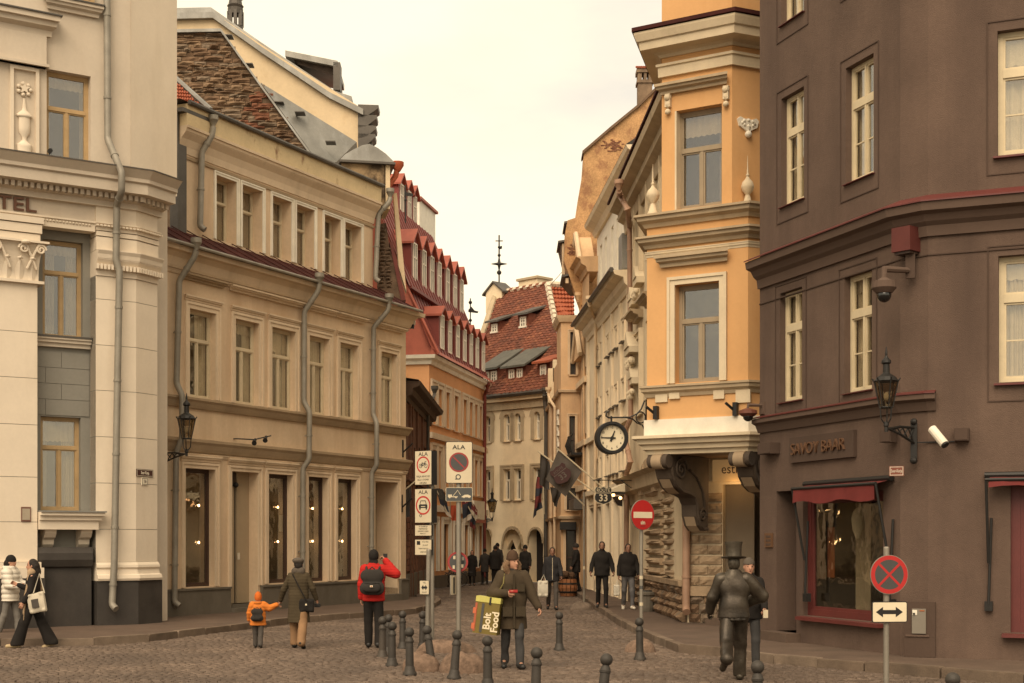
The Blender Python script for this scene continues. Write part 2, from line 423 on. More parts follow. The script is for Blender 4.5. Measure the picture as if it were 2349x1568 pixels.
# ---------------------------------------------------------------- palette
PANE = flat('dark_pane', (.045, .038, .03), .12, spec=.6)
ROOM = flat('dark_room', (.09, .07, .05), .9)  # dark colour stands for the gloom of unlit rooms and doorways
GREY_PIPE = M('painted_zinc_pipe', (.26, .235, .19), .55, .15, 3, .06, 30, metal=.2, dirt=(.12, .1, .08), damt=.5, spec=.4)
TIN = M('weathered_tin', (.25, .24, .215), .5, .18, 1.6, .05, 20, metal=.35, dirt=(.42, .42, .40), damt=.6, streak=.3, spec=.4)
TIN_D = M('dark_tin', (.1, .088, .075), .5, .18, 2, .05, 20, metal=.3)
IRON = flat('wrought_iron', (.022, .02, .018), .5, .3)
IRON_G = M('grey_iron', (.052, .045, .038), .55, .22, 5, .2, 70, metal=.2, dirt=(.12, .09, .065), damt=.5, streak=.6)
CURT = M('lace_curtain', (.62, .55, .43), .9, .12, 3, .1, 60)
CURT_D = M('drab_curtain', (.36, .3, .22), .9, .12, 3, .1, 60)
WHITE = M('white_paint', (.74, .68, .56), .6, .08, 3, .06, 40, dirt=(.42, .34, .24), damt=.35)

# ---------------------------------------------------------------- ground, street, pavements
GROUND = M('street_dirt', (.085, .06, .042), .95, .25, 4, .4, 20)
def flat_sheet(name, poly, z, mat, kind='structure'):
    b = MB(); b.add([(x, y, z) for x, y in poly], [tuple(range(len(poly)))]); o = b.build(name, mat); tag(o, kind=kind); return o
flat_sheet('ground', [(-400, -60), (400, -60), (400, 700), (-400, 700)], -.035, GROUND)

LK = [(-300, 1486), (0, 1483), (215, 1481), (342, 1473), (528, 1449), (662, 1432), (800, 1420), (954, 1408), (1000, 1393), (1012, 1385), (1003, 1377), (985, 1368), (962, 1361), (938, 1357)]
RK = [(1296, 1349), (1324, 1368), (1367, 1401), (1415, 1432), (1463, 1458), (1500, 1475), (1556, 1497), (1659, 1507), (1773, 1522), (1982, 1540), (2349, 1569), (2800, 1600)]
LKP = [gnd(*q).to_2d() for q in LK]; RKP = [gnd(*q).to_2d() for q in RK]
PAVE_H = .14
PAVE = M('worn_paving', (.112, .076, .055), .9, .18, 1.5, .35, 26, dirt=(.085, .062, .045), damt=.7, streak=1)
KERB = M('granite_kerb', (.15, .108, .076), .88, .25, 3, .4, 40, dirt=(.09, .068, .05), damt=.6, streak=1)
KERB_B = M('granite_kerb_pale', (.19, .14, .1), .88, .25, 3, .4, 40)
SETT = [M('sett_brown', (.138, .098, .071), .66, .24, 2.2, .18, 34, spec=.4, dirt=(.062, .044, .033), damt=.65, streak=1, dth=(.44, .64), dsc=.55), M('sett_dark', (.118, .083, .06), .66, .24, 2.2, .18, 34, spec=.4, dirt=(.062, .044, .033), damt=.5, streak=1, dth=(.44, .64), dsc=.55), M('sett_pale', (.17, .121, .088), .62, .24, 2.2, .18, 34, spec=.45, dirt=(.07, .05, .037), damt=.65, streak=1, dth=(.44, .64), dsc=.55)]

def inset(pts, d):
    out = []
    for i, p in enumerate(pts):
        a = pts[max(i - 1, 0)]; b = pts[min(i + 1, len(pts) - 1)]; e = (b - a).normalized(); out.append(p + Vector((-e.y, e.x)) * d)
    return out
def pavement(name, kerb, rest, kside):
    ins = inset(kerb, .16 * kside)
    b = MB(); b.plan([(p.x, p.y) for p in ins] + rest, -.02, PAVE_H - .004); o = b.build(name, PAVE); tag(o, kind='structure')
    rnd = random.Random(len(name))
    # individual kerb stones
    acc = []
    for i in range(len(kerb) - 1):
        A, B = kerb[i], kerb[i + 1]; C, D = ins[i], ins[i + 1]; ln = (B - A).length; n = max(1, round(ln / 1.1))
        for k in range(n):
            t0, t1 = k / n + .006, (k + 1) / n - .006
            q = [A.lerp(B, t0), A.lerp(B, t1), C.lerp(D, t1), C.lerp(D, t0)]; h = PAVE_H + rnd.uniform(-.008, .012)
            j = [Vector((rnd.uniform(-.012, .012), rnd.uniform(-.012, .012))) for _ in range(2)]
            q[0] = q[0] + j[0]; q[1] = q[1] + j[0]
            c = sum(q, Vector((0, 0))) / 4
            m = MB(); tp = [x.lerp(c, .025) for x in q]
            v = [(x.x, x.y, -.03) for x in q] + [(x.x, x.y, h - .02) for x in q] + [(x.x, x.y, h) for x in tp]
            f = [(8, 9, 10, 11)]
            for r_ in (0, 4): f += [(r_ + z, r_ + (z + 1) % 4, r_ + (z + 1) % 4 + 4, r_ + z + 4) for z in range(4)]
            m.add(v, f).build('kerb_stone', KERB if rnd.random() < .7 else KERB_B, o)
    return o
left_pave = pavement('left_pavement', LKP, [(-3.1, 47), (-4.5, 47.5), (-12, 35), (-16, 32), (-16, 27)], 1)
right_pave = pavement('right_pavement', RKP, [(12.5, 17.2), (14, 19), (9, 24), (6, 33), (4.6, 40), (3.4, 56)], 1)

def setts():
    rnd = np.random.RandomState(3)
    lY = np.array([p.y for p in LKP[1:10]]); lX = np.array([p.x for p in LKP[1:10]]); rY = np.array([p.y for p in RKP])[::-1]; rX = np.array([p.x for p in RKP])[::-1]
    y = 19.3; X0 = []; row = 0
    while y < 66:
        h = rnd.uniform(.085, .11) * (1 if y < 40 else 1.5)
        l = max(-.375 * y, np.interp(y, lY, lX, left=-50, right=-3.3) if y > 26.4 else -50) - .2
        r = min(.375 * y, np.interp(y, rY, rX)) + .2
        if y > 52: r = 2.5
        x = l + rnd.uniform(0, .2)
        wob = rnd.uniform(0, 6)
        while x < r:
            w = rnd.uniform(.1, .19) * (1 if y < 40 else 1.5)
            X0.append((x, y + .03 * math.sin(x * .9 + wob), w, h)); x += w
        y += h; row += 1
    A = np.array(X0); n = len(A); g = .008
    x0 = A[:, 0] + g; x1 = A[:, 0] + A[:, 2] - g; y0 = A[:, 1] + g; y1 = A[:, 1] + A[:, 3] - g
    zt = rnd.uniform(-.006, .004, n) + .012 * np.sin(A[:, 0] * .8) * np.sin(A[:, 1] * .7)
    V = np.zeros((n, 8, 3)); c = .012
    for k, (xx, yy, dx, dy) in enumerate(((x0, y0, c, c), (x1, y0, -c, c), (x1, y1, -c, -c), (x0, y1, c, -c))):
        V[:, k, 0] = xx; V[:, k, 1] = yy; V[:, k, 2] = -.045
        V[:, k + 4, 0] = xx + dx; V[:, k + 4, 1] = yy + dy; V[:, k + 4, 2] = zt + rnd.uniform(-.004, .004, n)
    V[:, :, :2] += rnd.uniform(-.006, .006, (n, 8, 2))
    FC = np.array([(4, 5, 6, 7), (0, 1, 5, 4), (1, 2, 6, 5), (2, 3, 7, 6), (3, 0, 4, 7)])
    mi = rnd.choice(3, n, p=[.5, .27, .23])
    return V, FC, mi
V, FC, mi = setts()
root = MB().box(-6, 6, 19.4, 66, -.055, -.05).build('cobbled_street', GROUND); tag(root, kind='structure')
near = 0; take = np.zeros(len(V), bool)
order = np.argsort(V[:, 0, 1])
for i in order:
    cx, cy = V[i, 4:, 0].mean(), V[i, 4:, 1].mean()
    if cy > 19.95 and abs(cx) < .36 * cy and near < 300:
        take[i] = True; near += 1
        m = MB(); m.add([tuple(p) for p in V[i]], [tuple(f) for f in FC]); m.build('cobblestone', SETT[mi[i]], root, fix=False)
Vr = V[~take]; mr = mi[~take]; n = len(Vr)
me = bpy.data.meshes.new('cobblestones'); me.vertices.add(n * 8); me.vertices.foreach_set('co', Vr.reshape(-1)); me.loops.add(n * 20); me.polygons.add(n * 5)
me.loops.foreach_set('vertex_index', (FC[None] + (np.arange(n) * 8)[:, None, None]).reshape(-1)); me.polygons.foreach_set('loop_start', np.arange(n * 5) * 4)
for s_ in SETT: me.materials.append(s_)
me.polygons.foreach_set('material_index', np.repeat(mr, 5)); me.update(); me.validate()
o = bpy.data.objects.new('cobblestones', me); COL.objects.link(o); o.parent = root; tag(o, kind='stuff')
# ---------------------------------------------------------------- hotel corner (left edge of the picture)
HST = M('cream_stucco', (.58, .495, .39), .85, .06, 1.0, .12, 60, dirt=(.4, .31, .21), damt=.35, streak=.2)
HST_L = M('cream_stucco_pilaster_lit_side', (.7, .6, .47), .85, .05, 1.0, .1, 60, dirt=(.5, .4, .27), damt=.3, streak=.2)
HGREY = M('grey_stucco', (.25, .235, .2), .85, .08, 1.2, .15, 60, dirt=(.2, .17, .13), damt=.4, streak=.2)
HBASE = M('black_granite_plinth', (.05, .043, .037), .6, .2, 2.5, .1, 50, dirt=(.09, .07, .055), damt=.4)
WOOD_Y = M('varnished_pine', (.44, .3, .15), .55, .12, 4, .06, 40)
C0 = (-8.355, 31.6)
HF = Fr(C0, (.839, .544)); HS = Fr(C0, (.4458, .895))
hotel = thing('hotel', (C0[0] - 2, C0[1], 0), 'ornate cream hotel with grey recessed bays and pilasters at the left edge', 'building')
T = PAVE_H
au = lambda u, p=0: HF.a(u, p)
# plan path helpers: pilaster face stands .42 in front of the recessed wall
PW = -.42                                            # recessed wall plane
AL = -8.0
aP0 = HF.a(220); aC0, aC1 = HF.a(-60), HF.a(84)       # pier left edge, column edges
sP1 = HS.a(361); sW1 = HS.a(406, -.13); sW0 = HS.a(384, -.36)
def pathp(o, left=AL, right=None):
    """path of the pier / upper wall: from left along the front to the corner and down the side"""
    return [HF.P(left, 0, 0), HF.P(0, 0, 0), HS.P(right, 0, 0)]
# recessed wall with its windows
def hole(fr, u0, u1, v0, v1, p, dep, uref=None):
    """opening from the photograph: u of the two jambs, v of head (at u0) and of the sill (at u0)"""
    a0, zt = fr.uv(u0, v0, p); zb = fr.uv(u0, v1, p)[1]; a1 = fr.a(u1, p); return (a0, a1, zb, zt, dep)
h_mid = hole(HF, 98, 190, 548, 772, PW, .2); h_low = hole(HF, 93, 185, 955, 1171, PW, .2)
h_up = hole(HF, 107, 208, 158, 393, -.12, .24)
zc0 = HF.uv(200, 470)[1]; zc1 = HF.uv(312, 405)[1]    # main cornice bottom / top
zarch = HF.uv(250, 520)[1]
h_mid2 = (h_mid[0] - 3.0, h_mid[1] - 3.0, h_mid[2], h_mid[3], .2)
wall(HF, AL, aP0 + .3, T - .1, zarch + .2, [h_mid, h_low], 'recessed_wall', HGREY, hotel, PW)
# upper storey wall
zt_ = 16.5
cu = HF.a(324, -.12)
wall(HF, AL, 0 - .05, zc1 - .1, zt_, [h_up], 'upper_wall', HST, hotel, -.12)
b = MB(HS); b.quad((-.02, -.13, zc1 - .1), (sW1 + .0, -.13, zc1 - .1), (sW1 + .0, -.13, zt_), (-.02, -.13, zt_)); b.quad((sW1, -.13, zc1 - .1), (sW1, -.13, zt_), (sW1, -3, zt_), (sW1, -3, zc1 - .1))
b.build('upper_wall', HST_L, hotel)  # side face in the paler stucco, its brighter light put into the colour
b = MB(HS); b.quad((-.02, -.36, T - .1), (sW0, -.36, T - .1), (sW0, -.36, zc1), (-.02, -.36, zc1)); b.quad((sW0, -.36, T - .1), (sW0, -2, T - .1), (sW0, -2, zc1), (sW0, -.36, zc1)); b.build('side_wall', HST, hotel)
for h, c in ((h_mid, CURT_D), (h_low, CURT_D)):
    window(HF, hotel, h, WOOD_Y, PW, tr=.33, fw=.06, curtain=c, curt=(.3, .32))
window(HF, hotel, h_up, WOOD_Y, -.12, tr=.36, fw=.065, curtain=CURT_D, curt=(.3, .28))
# pier: stacked stucco blocks with open joints, front + side
zsh0 = HF.uv(300, 1290)[1]; zsh1 = HF.uv(300, 640)[1]
joints = [HF.uv(300, v)[1] for v in (1290, 1215, 1110, 1005, 900, 797, 693, 640)]
def L_block(z0, z1, out=0.0, mat=HST_L, name='stucco_block', a0=None, s1=None):
    b = MB(); pth = [HF.P((aP0 if a0 is None else a0), 0, 0), HF.P(0, 0, 0), HS.P((sP1 if s1 is None else s1), 0, 0)]
    b.sweep(pth, [(-.5, z0), (out, z0), (out, z1), (-.5, z1)]); return b.build(name, mat, hotel)
for z0, z1 in zip(joints[:-1], joints[1:]): L_block(z0 + .006, z1 - .006)
L_block(zsh0, zsh1, -.012, HGREY, 'joint_backing')
# base mouldings and plinth
zb0 = HF.uv(300, 1332)[1]
def L_mould(prof, mat=HST_L, name='moulding', a0=None, s1=None):
    b = MB(); pth = [HF.P((aP0 if a0 is None else a0), 0, 0), HF.P(0, 0, 0), HS.P((sP1 if s1 is None else s1), 0, 0)]
    b.sweep(pth, [(-.5, prof[0][1])] + prof + [(-.5, prof[-1][1])]); return b.build(name, mat, hotel)
hb = zsh0 - zb0
L_mould([(.13, zb0), (.15, zb0 + hb * .12), (.13, zb0 + hb * .3), (.07, zb0 + hb * .36), (.045, zb0 + hb * .62), (.08, zb0 + hb * .72), (.07, zb0 + hb * .85), (.02, zb0 + hb)], name='pier_base')
L_mould([(.09, T - .1), (.09, zb0 - .004)], HBASE, 'plinth', s1=sP1 + .06)
# pier capital bands
def band(v0, v1, out, flare=0, mat=HST_L, name='capital_band', beads=False):
    z0, z1 = HF.uv(300, v1)[1], HF.uv(300, v0)[1]
    o = L_mould([(out, z0), (out + flare, z1)] if not flare else [(out, z0), (out + flare * .3, z0 + (z1 - z0) * .5), (out + flare, z1 - .02), (out + flare, z1)], mat, name)
    if beads:
        bb = MB(); fr2 = [(HF, aP0, 0), (HS, 0, sP1)]
        for fr, s0, s1 in fr2:
            n = int((s1 - s0 + .16) / .085)
            for i in range(n):
                a = s0 - .04 + (i + .5) * (s1 - s0 + .08) / n; bb.M = fr.M; bb.box(a - .026, a + .026, out - .01, out + flare + .025, z0 + .012, z0 + (z1 - z0) * .5)
        stuff(bb.build('egg_and_dart', mat, o))
    return o
band(628, 640, .03); band(602, 628, .03, .10, beads=True); band(583, 602, .14, .06)
for v0, v1 in ((552, 583), (540, 551), (531, 539)): band(v0, v1 - 1, .03 + (583 - v1) * .0006)
band(521, 531, .05, .07, beads=True); band(472, 521, .0)
# main cornice, stepping round the pier (front part runs on to the left)
def cornice(prof, a0, mat, name, extra=0.0):
    b = MB(); pth = [HF.P(a0, 0, 0), HF.P(0, 0, 0), HS.P(sP1 + extra, 0, 0)]
    b.sweep(pth, [(-.6, prof[0][1])] + prof + [(-.6, prof[-1][1])]); return b.build(name, mat, hotel)
H = zc1 - zc0
cornice([(.06, zc0), (.06, zc0 + H * .16), (.14, zc0 + H * .2), (.15, zc0 + H * .34), (.44, zc0 + H * .36), (.44, zc0 + H * .64), (.5, zc0 + H * .68), (.5, zc0 + H * .78), (.62, zc0 + H * .96), (.64, zc0 + H * 1.0)], AL, HST, 'main_cornice', .1)
cornice([(.66, zc1), (.66, zc1 + .025), (-.2, zc1 + .09)], AL, TIN_D, 'cornice_flashing', .1)
bb = MB()
for fr, s0, s1 in ((HF, AL + 3.5, .12), (HS, -.1, sP1 + .1)):
    n = int((s1 - s0) / .13)
    for i in range(n):
        a = s0 + (i + .5) * (s1 - s0) / n; bb.M = fr.M; bb.box(a - .038, a + .038, .1, .27, zc0 + H * .2, zc0 + H * .345)
stuff(bb.build('dentils', HST, hotel))
# frieze with letters, beaded architrave between column and pier
wall(HF, AL, aP0 + .05, zarch, zc0 + .02, [], 'frieze', HST, hotel, -.06)
b = MB(HF); b.box(AL, aP0 - .02, -.3, .02, zarch - .16, zarch + .02); b.box(AL, aP0 - .02, -.3, .06, zarch + .02, zarch + .06)
o = b.build('architrave', HST_L, hotel)
bb = MB(HF)
for i in range(int((aP0 - .05 + 4.4) / .07)): bb.ball((-4.4 + i * .07, .035, zarch - .03), .026, 8, 6)
stuff(bb.build('bead_row', HST_L, o, smooth=True))
LET = flat('rusty_bronze_letters', (.13, .06, .035), .5, .4)
aL, zL = HF.uv(84, 475, -.02)
text('HOTEL', .40, HF, aL, -.02, zL, LET, hotel, ext=.02, align='RIGHT', sx=1.3, bold=.004)
# column pilaster with its capital
zk0, zk1 = HF.uv(40, 648)[1], HF.uv(40, 500)[1]
zk2 = HF.uv(40, 562)[1]
jz = [HF.uv(60, v)[1] for v in (1290, 1198, 1095, 975, 868, 763, 648)]
for z0, z1 in zip(jz[:-1], jz[1:]): MB(HF).box(aC0, aC1, -.5, .06, z0 + .006, z1 - .006).build('stucco_block', HST_L, hotel)
MB(HF).box(aC0 + .01, aC1 - .01, -.5, .045, jz[0], jz[-1]).build('joint_backing', HGREY, hotel)
b = MB(HF); b.box(aC0 - .03, aC1 + .12, -.4, .16, zk0 - .02, zk0 + .04)
cw = (aC0 + aC1) / 2; hw = (aC1 - aC0) / 2; hc = zk2 - zk0
n = 8
for i in range(n):                                      # bell
    t0, t1 = i / n, (i + 1) / n; o0, o1 = .02 + .12 * t0 ** 3, .02 + .12 * t1 ** 3
    b.add([(aC0 - o0, .06 + o0, zk0 + .04 + hc * t0), (aC1 + o0, .06 + o0, zk0 + .04 + hc * t0), (aC1 + o1, .06 + o1, zk0 + .04 + hc * t1), (aC0 - o1, .06 + o1, zk0 + .04 + hc * t1),
           (aC0 - o0, -.4, zk0 + .04 + hc * t0), (aC1 + o0, -.4, zk0 + .04 + hc * t0), (aC1 + o1, -.4, zk0 + .04 + hc * t1), (aC0 - o1, -.4, zk0 + .04 + hc * t1)],
          [(0, 1, 2, 3), (0, 3, 7, 4), (1, 5, 6, 2)])
cap = b.build('capital', HST_L, hotel)
for cx_, sg in ((aC1 + .06, 1), (aC1 - .34, -1), (aC0 + .06, 1), (aC0 + .4, -1)):
    s_ = MB(HF); pts = [(cx_ + sg * (-.02 + (.11 - i * .0052) * math.cos(i * .62)), .22, zk2 - .1 + (.11 - i * .0052) * math.sin(i * .62)) for i in range(18)]
    s_.tube(pts, .024, 6); s_.tube([(cx_ - sg * .3, .16, zk0 + hc * .35), (cx_ - sg * .16, .2, zk0 + hc * .75), (cx_ - sg * .06, .22, zk2 + .01)], .028, 6); s_.build('volute', HST_L, cap, smooth=True)
for i in range(5):                                      # acanthus leaves
    a = aC0 + (i + .5) * (aC1 - aC0) / 5; s_ = MB(HF)
    for k in range(6):
        t0, t1 = k / 6, (k + 1) / 6; w0, w1 = .085 * math.sin(math.pi * (t0 * .8 + .2)) + .01, .085 * math.sin(math.pi * (t1 * .8 + .2)) + .01
        p0, p1 = .08 + .1 * t0 ** 2, .08 + .1 * t1 ** 2
        s_.quad((a - w0, p0, zk0 + .05 + hc * .55 * t0), (a, p0 + .03, zk0 + .05 + hc * .55 * t0), (a, p1 + .03, zk0 + .05 + hc * .55 * t1), (a - w1, p1, zk0 + .05 + hc * .55 * t1))
        s_.quad((a, p0 + .03, zk0 + .05 + hc * .55 * t0), (a + w0, p0, zk0 + .05 + hc * .55 * t0), (a + w1, p1, zk0 + .05 + hc * .55 * t1), (a, p1 + .03, zk0 + .05 + hc * .55 * t1))
    s_.tube([(a - .05, .19, zk0 + .05 + hc * .55), (a, .23, zk0 + .04 + hc * .58), (a + .05, .19, zk0 + .05 + hc * .55)], .022, 6)
    s_.build('acanthus_leaf', HST_L, cap, smooth=True)
MB(HF).lathe([(.02, 0), (.09, .02), (.1, .05), (.05, .09)], (cw + .35, .26, zk2 - .02), 10).build('rosette', HST_L, cap, smooth=True)
b = MB(HF); b.box(aC0 - .18, aC1 + .2, -.4, .28, zk2 + .03, zk2 + .075); b.build('abacus', HST_L, cap)
b = MB(HF)
for k, (v0, v1, o_) in enumerate(((540, 560, .03), (518, 539, .06), (502, 517, .09))):
    z0, z1 = HF.uv(40, v1)[1], HF.uv(40, v0)[1]; b.box(aC0 - o_, aC1 + o_ + .02, -.4, .08 + o_, z0 + .05, z1 + .04)
b.build('entablature_block', HST_L, hotel)
zz = jz[0]; b = MB(HF); b.box(aC0 - .05, aC1 + .06, -.4, .15, zz - .12, zz); b.box(aC0 - .1, aC1 + .11, -.4, .19, zz - .34, zz - .12); b.build('column_base', HST_L, hotel)
MB(HF).box(aC0 - .1, aC1 + .13, -.4, .18, T - .1, zz - .34).build('plinth', HBASE, hotel)
# grey bay: ashlar panels, sill ledge, balcony ledge on consoles, swelling plinth
za, zb = h_low[3] + .05, h_mid[2] - .3
a_l, a_r = aC1 + .02, aP0 - .02
zz = [za - .02 + i * (zb - za) / 4 for i in range(5)]
rr = random.Random(2)
for k in range(4):
    cuts = [a_l, a_l + (a_r - a_l) * (.22, .5, .22, .5)[k], a_r] 
    for i in range(2): MB(HF).box(cuts[i] + .005, cuts[i + 1] - .005, PW - .1, PW + .02, zz[k] + .005, zz[k + 1] - .005).build('ashlar_panel', HGREY, hotel)
def ledge(z, out, mat, name, a0=a_l, a1=a_r, h=.16, p=PW):
    b = MB(HF); b.box(a0, a1, p - .05, p + out * .5, z - h, z - h * .55); b.box(a0, a1, p - .05, p + out * .8, z - h * .55, z - h * .2); b.box(a0, a1, p - .05, p + out, z - h * .2, z); return b.build(name, mat, hotel)
ledge(h_mid[2] - .02, .2, HST, 'window_ledge', h=.2); MB(HF).box(a_l, a_r + .02, PW, PW + .22, h_mid[2] - .018, h_mid[2] + .02).build('ledge_flashing', TIN_D, hotel)
zl = h_low[2] - .02
b = MB(HF); a1 = aP0 + .12
b.box(a_l, a1, PW, .28, zl - .1, zl - .03); b.box(a_l, a1 - .04, PW, .2, zl - .2, zl - .1); b.box(a_l, a1 - .1, PW, .14, zl - .4, zl - .2); b.build('balcony_ledge', HST_L, hotel)
MB(HF).box(a_l, a1 + .03, PW, .32, zl - .03, zl).build('ledge_flashing', TIN, hotel)
for a in (a_l + .28, a1 - .32):
    b = MB(HF); b.prism([(0, 0), (0, .44), (.0, .44)], 0, 0) if False else None
    b.M = HF.M @ Matrix.Translation((a, PW, zl - .82))
    pr = [(0, 0), (.1, .02), (.2, .1), (.22, .2), (.34, .25), (.42, .34), (.44, .42), (0, .42)]
    v = [(-.12, p_, z_) for p_, z_ in pr] + [(.12, p_, z_) for p_, z_ in pr]; n = len(pr)
    b.add(v, [tuple(range(n)), tuple(range(2 * n - 1, n - 1, -1))] + [(i, i + n, (i + 1) % n + n, (i + 1) % n) for i in range(n)]); b.build('console', HST_L, hotel)
zp = HF.uv(150, 1256)[1]; zp1 = HF.uv(150, 1300)[1]
b = MB(); a2 = aP0 + .02
prof = [(-.1, T - .1), (.36, T - .1), (.36, zp1 - .04), (.44, zp1), (.5, zp1 + (zp - zp1) * .35), (.5, zp1 + (zp - zp1) * .7), (.42, zp), (-.1, zp)]
b.sweep([HF.P(a_l, PW, 0), HF.P(a2 - .1, PW, 0)], prof); b.build('swelling_plinth', HBASE, hotel)
# upper storey ornament: framed urn panel, hood, sill band
p = -.12
ap0, zp0 = HF.uv(22, 372, p); ap1 = HF.a(88, p); zp1 = HF.uv(22, 150, p)[1]
b = MB(HF)
for x0, x1, z0, z1 in ((ap0, ap0 + .07, zp0, zp1), (ap1 - .07, ap1, zp0, zp1), (ap0 + .07, ap1 - .07, zp1 - .07, zp1)): b.box(x0, x1, p, p + .08, z0, z1)
pan = b.build('panel_frame', HST_L, hotel)
ac = (ap0 + ap1) / 2; ht = zp1 - zp0
u_ = MB(HF); hu = ht * .62
prof = [(.02, hu), (.03, hu * .93), (.045, hu * .85), (.05, hu * .8), (.11, hu * .76), (.17, hu * .71), (.165, hu * .69), (.12, hu * .67), (.125, hu * .5), (.115, hu * .42), (.06, hu * .36), (.045, hu * .3), (.09, hu * .26), (.16, hu * .22), (.16, hu * .18), (.14, hu * .1), (.18, .04), (.18, 0)][::-1]
u_.lathe(prof, (ac, p + .02, zp0 + .12), 18, .55); u_.build('urn_relief', HST_L, pan, smooth=True)
s_ = MB(HF); zs = zp1 - ht * .22
s_.prism([(ac + (.13 if i % 2 == 0 else .055) * math.sin(i * math.pi / 5), zs + (.13 if i % 2 == 0 else .055) * math.cos(i * math.pi / 5)) for i in range(10)], p, p + .06)
for i in range(7): s_.ball((ac + .13 * math.cos(i * .9), p + .03, zs - .02 + .12 * math.sin(i * .9)), .045, 8, 6)
s_.build('flower_relief', HST_L, pan, smooth=True)
zh0, zh1 = HF.uv(60, 80, p)[1], HF.uv(60, 38, p)[1]
hd = hood(HF, hotel, au(-80, p), au(128, p), zh0, zh1 - zh0, .38, HST, p, 'window_pediment')
MB(HF).box(au(-80, p), au(130, p) + .02, p, p + .42, zh1, zh1 + .03).build('flashing', TIN_D, hd)
MB(HF).box(au(-80, p), au(103, p), p, p + .14, zp1 + .04, zh0).build('pediment_block', HST, hotel)
MB(HF).box(au(-80, p), au(108, p), p, p + .2, zp1 + .04, zp1 + .1).build('moulding', HST, hotel)
zq0, zq1 = HF.uv(160, 32, p)[1], HF.uv(160, 8, p)[1]
hood(HF, hotel, au(98, p), au(232, p), zq0, zq1 - zq0, .22, HST, p, 'window_ledge'); MB(HF).box(au(96, p), au(234, p), p, p + .25, zq1, zq1 + .03).build('ledge_flashing', TIN_D, hotel)
h_top = (au(115, p), au(215, p), zq1 + .05, zq1 + 2.0, .2); window(HF, hotel, (h_top[0], h_top[1], h_top[2], h_top[3], -.0), WOOD_Y, p + .01, tr=.36, simple=True)
# downpipe
downpipe(HF, hotel, [(245, -60, .02), (247, 320, .02), (279, 396, .75), (279, 440, .72), (268, 472, .2), (266, 598, .2), (274, 622, .2), (262, 1295, .2), (257, 1388, .22)], GREY_PIPE, .075, head=False)
MB(HF).box(aC1 - .34, aC1 - .14, .06, .085, HF.uv(20, 1197)[1], HF.uv(20, 1163)[1]).build('wall_plaque', flat('plaque_frame', (.16, .075, .05), .5), hotel)
o = hotel.children[-1]; MB(HF).box(aC1 - .32, aC1 - .16, .085, .09, HF.uv(20, 1193)[1], HF.uv(20, 1167)[1]).build('plaque_face', flat('plaque_face', (.36, .3, .22), .5), o)
# street-name plates on the pier side
SIGN_BR = flat('enamel_brown', (.06, .022, .018), .35, spec=.5); SIGN_W = flat('enamel_white', (.72, .66, .52), .4)
def wallplate(fr, p, u0, u1, v0, v1, face, txt, tcol, label, name='street_name_sign', border=True, size=.62, sx=.82):
    a0, z1 = fr.uv(u0, v0, p); a1 = fr.a(u1, p); z0 = fr.uv(u0, v1, p)[1]
    t = thing(name, fr.P((a0 + a1) / 2, p, z0), label, 'sign'); MB(fr).box(a0, a1, p, p + .02, z0, z1).build('plate', face, t)
    if border:
        b = MB(fr); e = .012
        for q in ((a0 + e, a1 - e, z0 + e, z0 + e + .008), (a0 + e, a1 - e, z1 - e - .008, z1 - e), (a0 + e, a0 + e + .008, z0 + e + .008, z1 - e - .008), (a1 - e - .008, a1 - e, z0 + e + .008, z1 - e - .008)): b.box(q[0], q[1], p + .02, p + .022, q[2], q[3])
        b.build('border', tcol, t)
    text(txt, (z1 - z0) * size, fr, (a0 + a1) / 2, p + .022, (z0 + z1) / 2, tcol, t, ext=.002, sx=sx); return t
wallplate(HS, .0, 312, 350, 1076, 1093, SIGN_BR, 'Suur-Karja', SIGN_W, 'dark brown street name plate on the cream hotel corner pier', sx=.62)
wallplate(HS, .0, 324, 338, 1096, 1113, SIGN_W, '16', SIGN_BR, 'small white house number plate under the brown street name plate', 'house_number_sign', sx=.9)
# small security camera on the cornice
ac_, zc_ = HF.uv(112, 600, 0.0)
cm = thing('security_camera', HF.P(au(116), .2, HF.uv(116, 375)[1]), 'tiny black camera standing on the hotel cornice beside the urn panel', 'camera')
z3 = zc1 + .06; q = HF.a(112, .1); b = MB(HF); b.tube([(q, .15, z3), (q, .15, z3 + .16)], .012, 6); b.build('stalk', IRON, cm); MB(HF).tube([(q - .02, .3, z3 + .15), (q + .02, .08, z3 + .19)], .05, 10).build('camera_body', IRON, cm)
# ---------------------------------------------------------------- long yellow shop house on the left
YW = M('ochre_render', (.64, .485, .325), .88, .1, .9, .18, 50, dirt=(.46, .31, .19), damt=.75, streak=.16, dth=(.45, .7), dsc=1.0)
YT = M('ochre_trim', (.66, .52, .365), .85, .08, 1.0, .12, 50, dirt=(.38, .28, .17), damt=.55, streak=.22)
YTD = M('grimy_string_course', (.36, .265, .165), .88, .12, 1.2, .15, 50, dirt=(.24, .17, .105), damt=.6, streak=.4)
YBASE = M('grey_plinth', (.135, .115, .088), .8, .14, 2, .15, 40, dirt=(.08, .066, .05), damt=.5)
CREAMF = M('cream_frame_paint', (.6, .5, .34), .6, .08, 3, .05, 40)
DKFR = flat('dark_brown_frame', (.055, .03, .02), .5)
PEEL = M('peeling_fascia', (.6, .47, .28), .85, .12, 1.2, .2, 40, dirt=(.2, .1, .055), damt=.85, streak=.6, dth=(.58, .66))
TINRED = M('dark_red_tin', (.06, .018, .015), .75, .25, 2, .05, 30, dirt=(.035, .016, .013), damt=.5, spec=.1)
FY = Fr((-8.48, 34.5), (.4458, .895))
yb = thing('shop_house', FY.P(5.5, 0, 0), 'long ochre shop house with white framed attic windows on the left', 'building')
aY0, aY1 = -.6, FY.a(931)
zY = lambda u, v, p=0: FY.uv(u, v, p)[1]
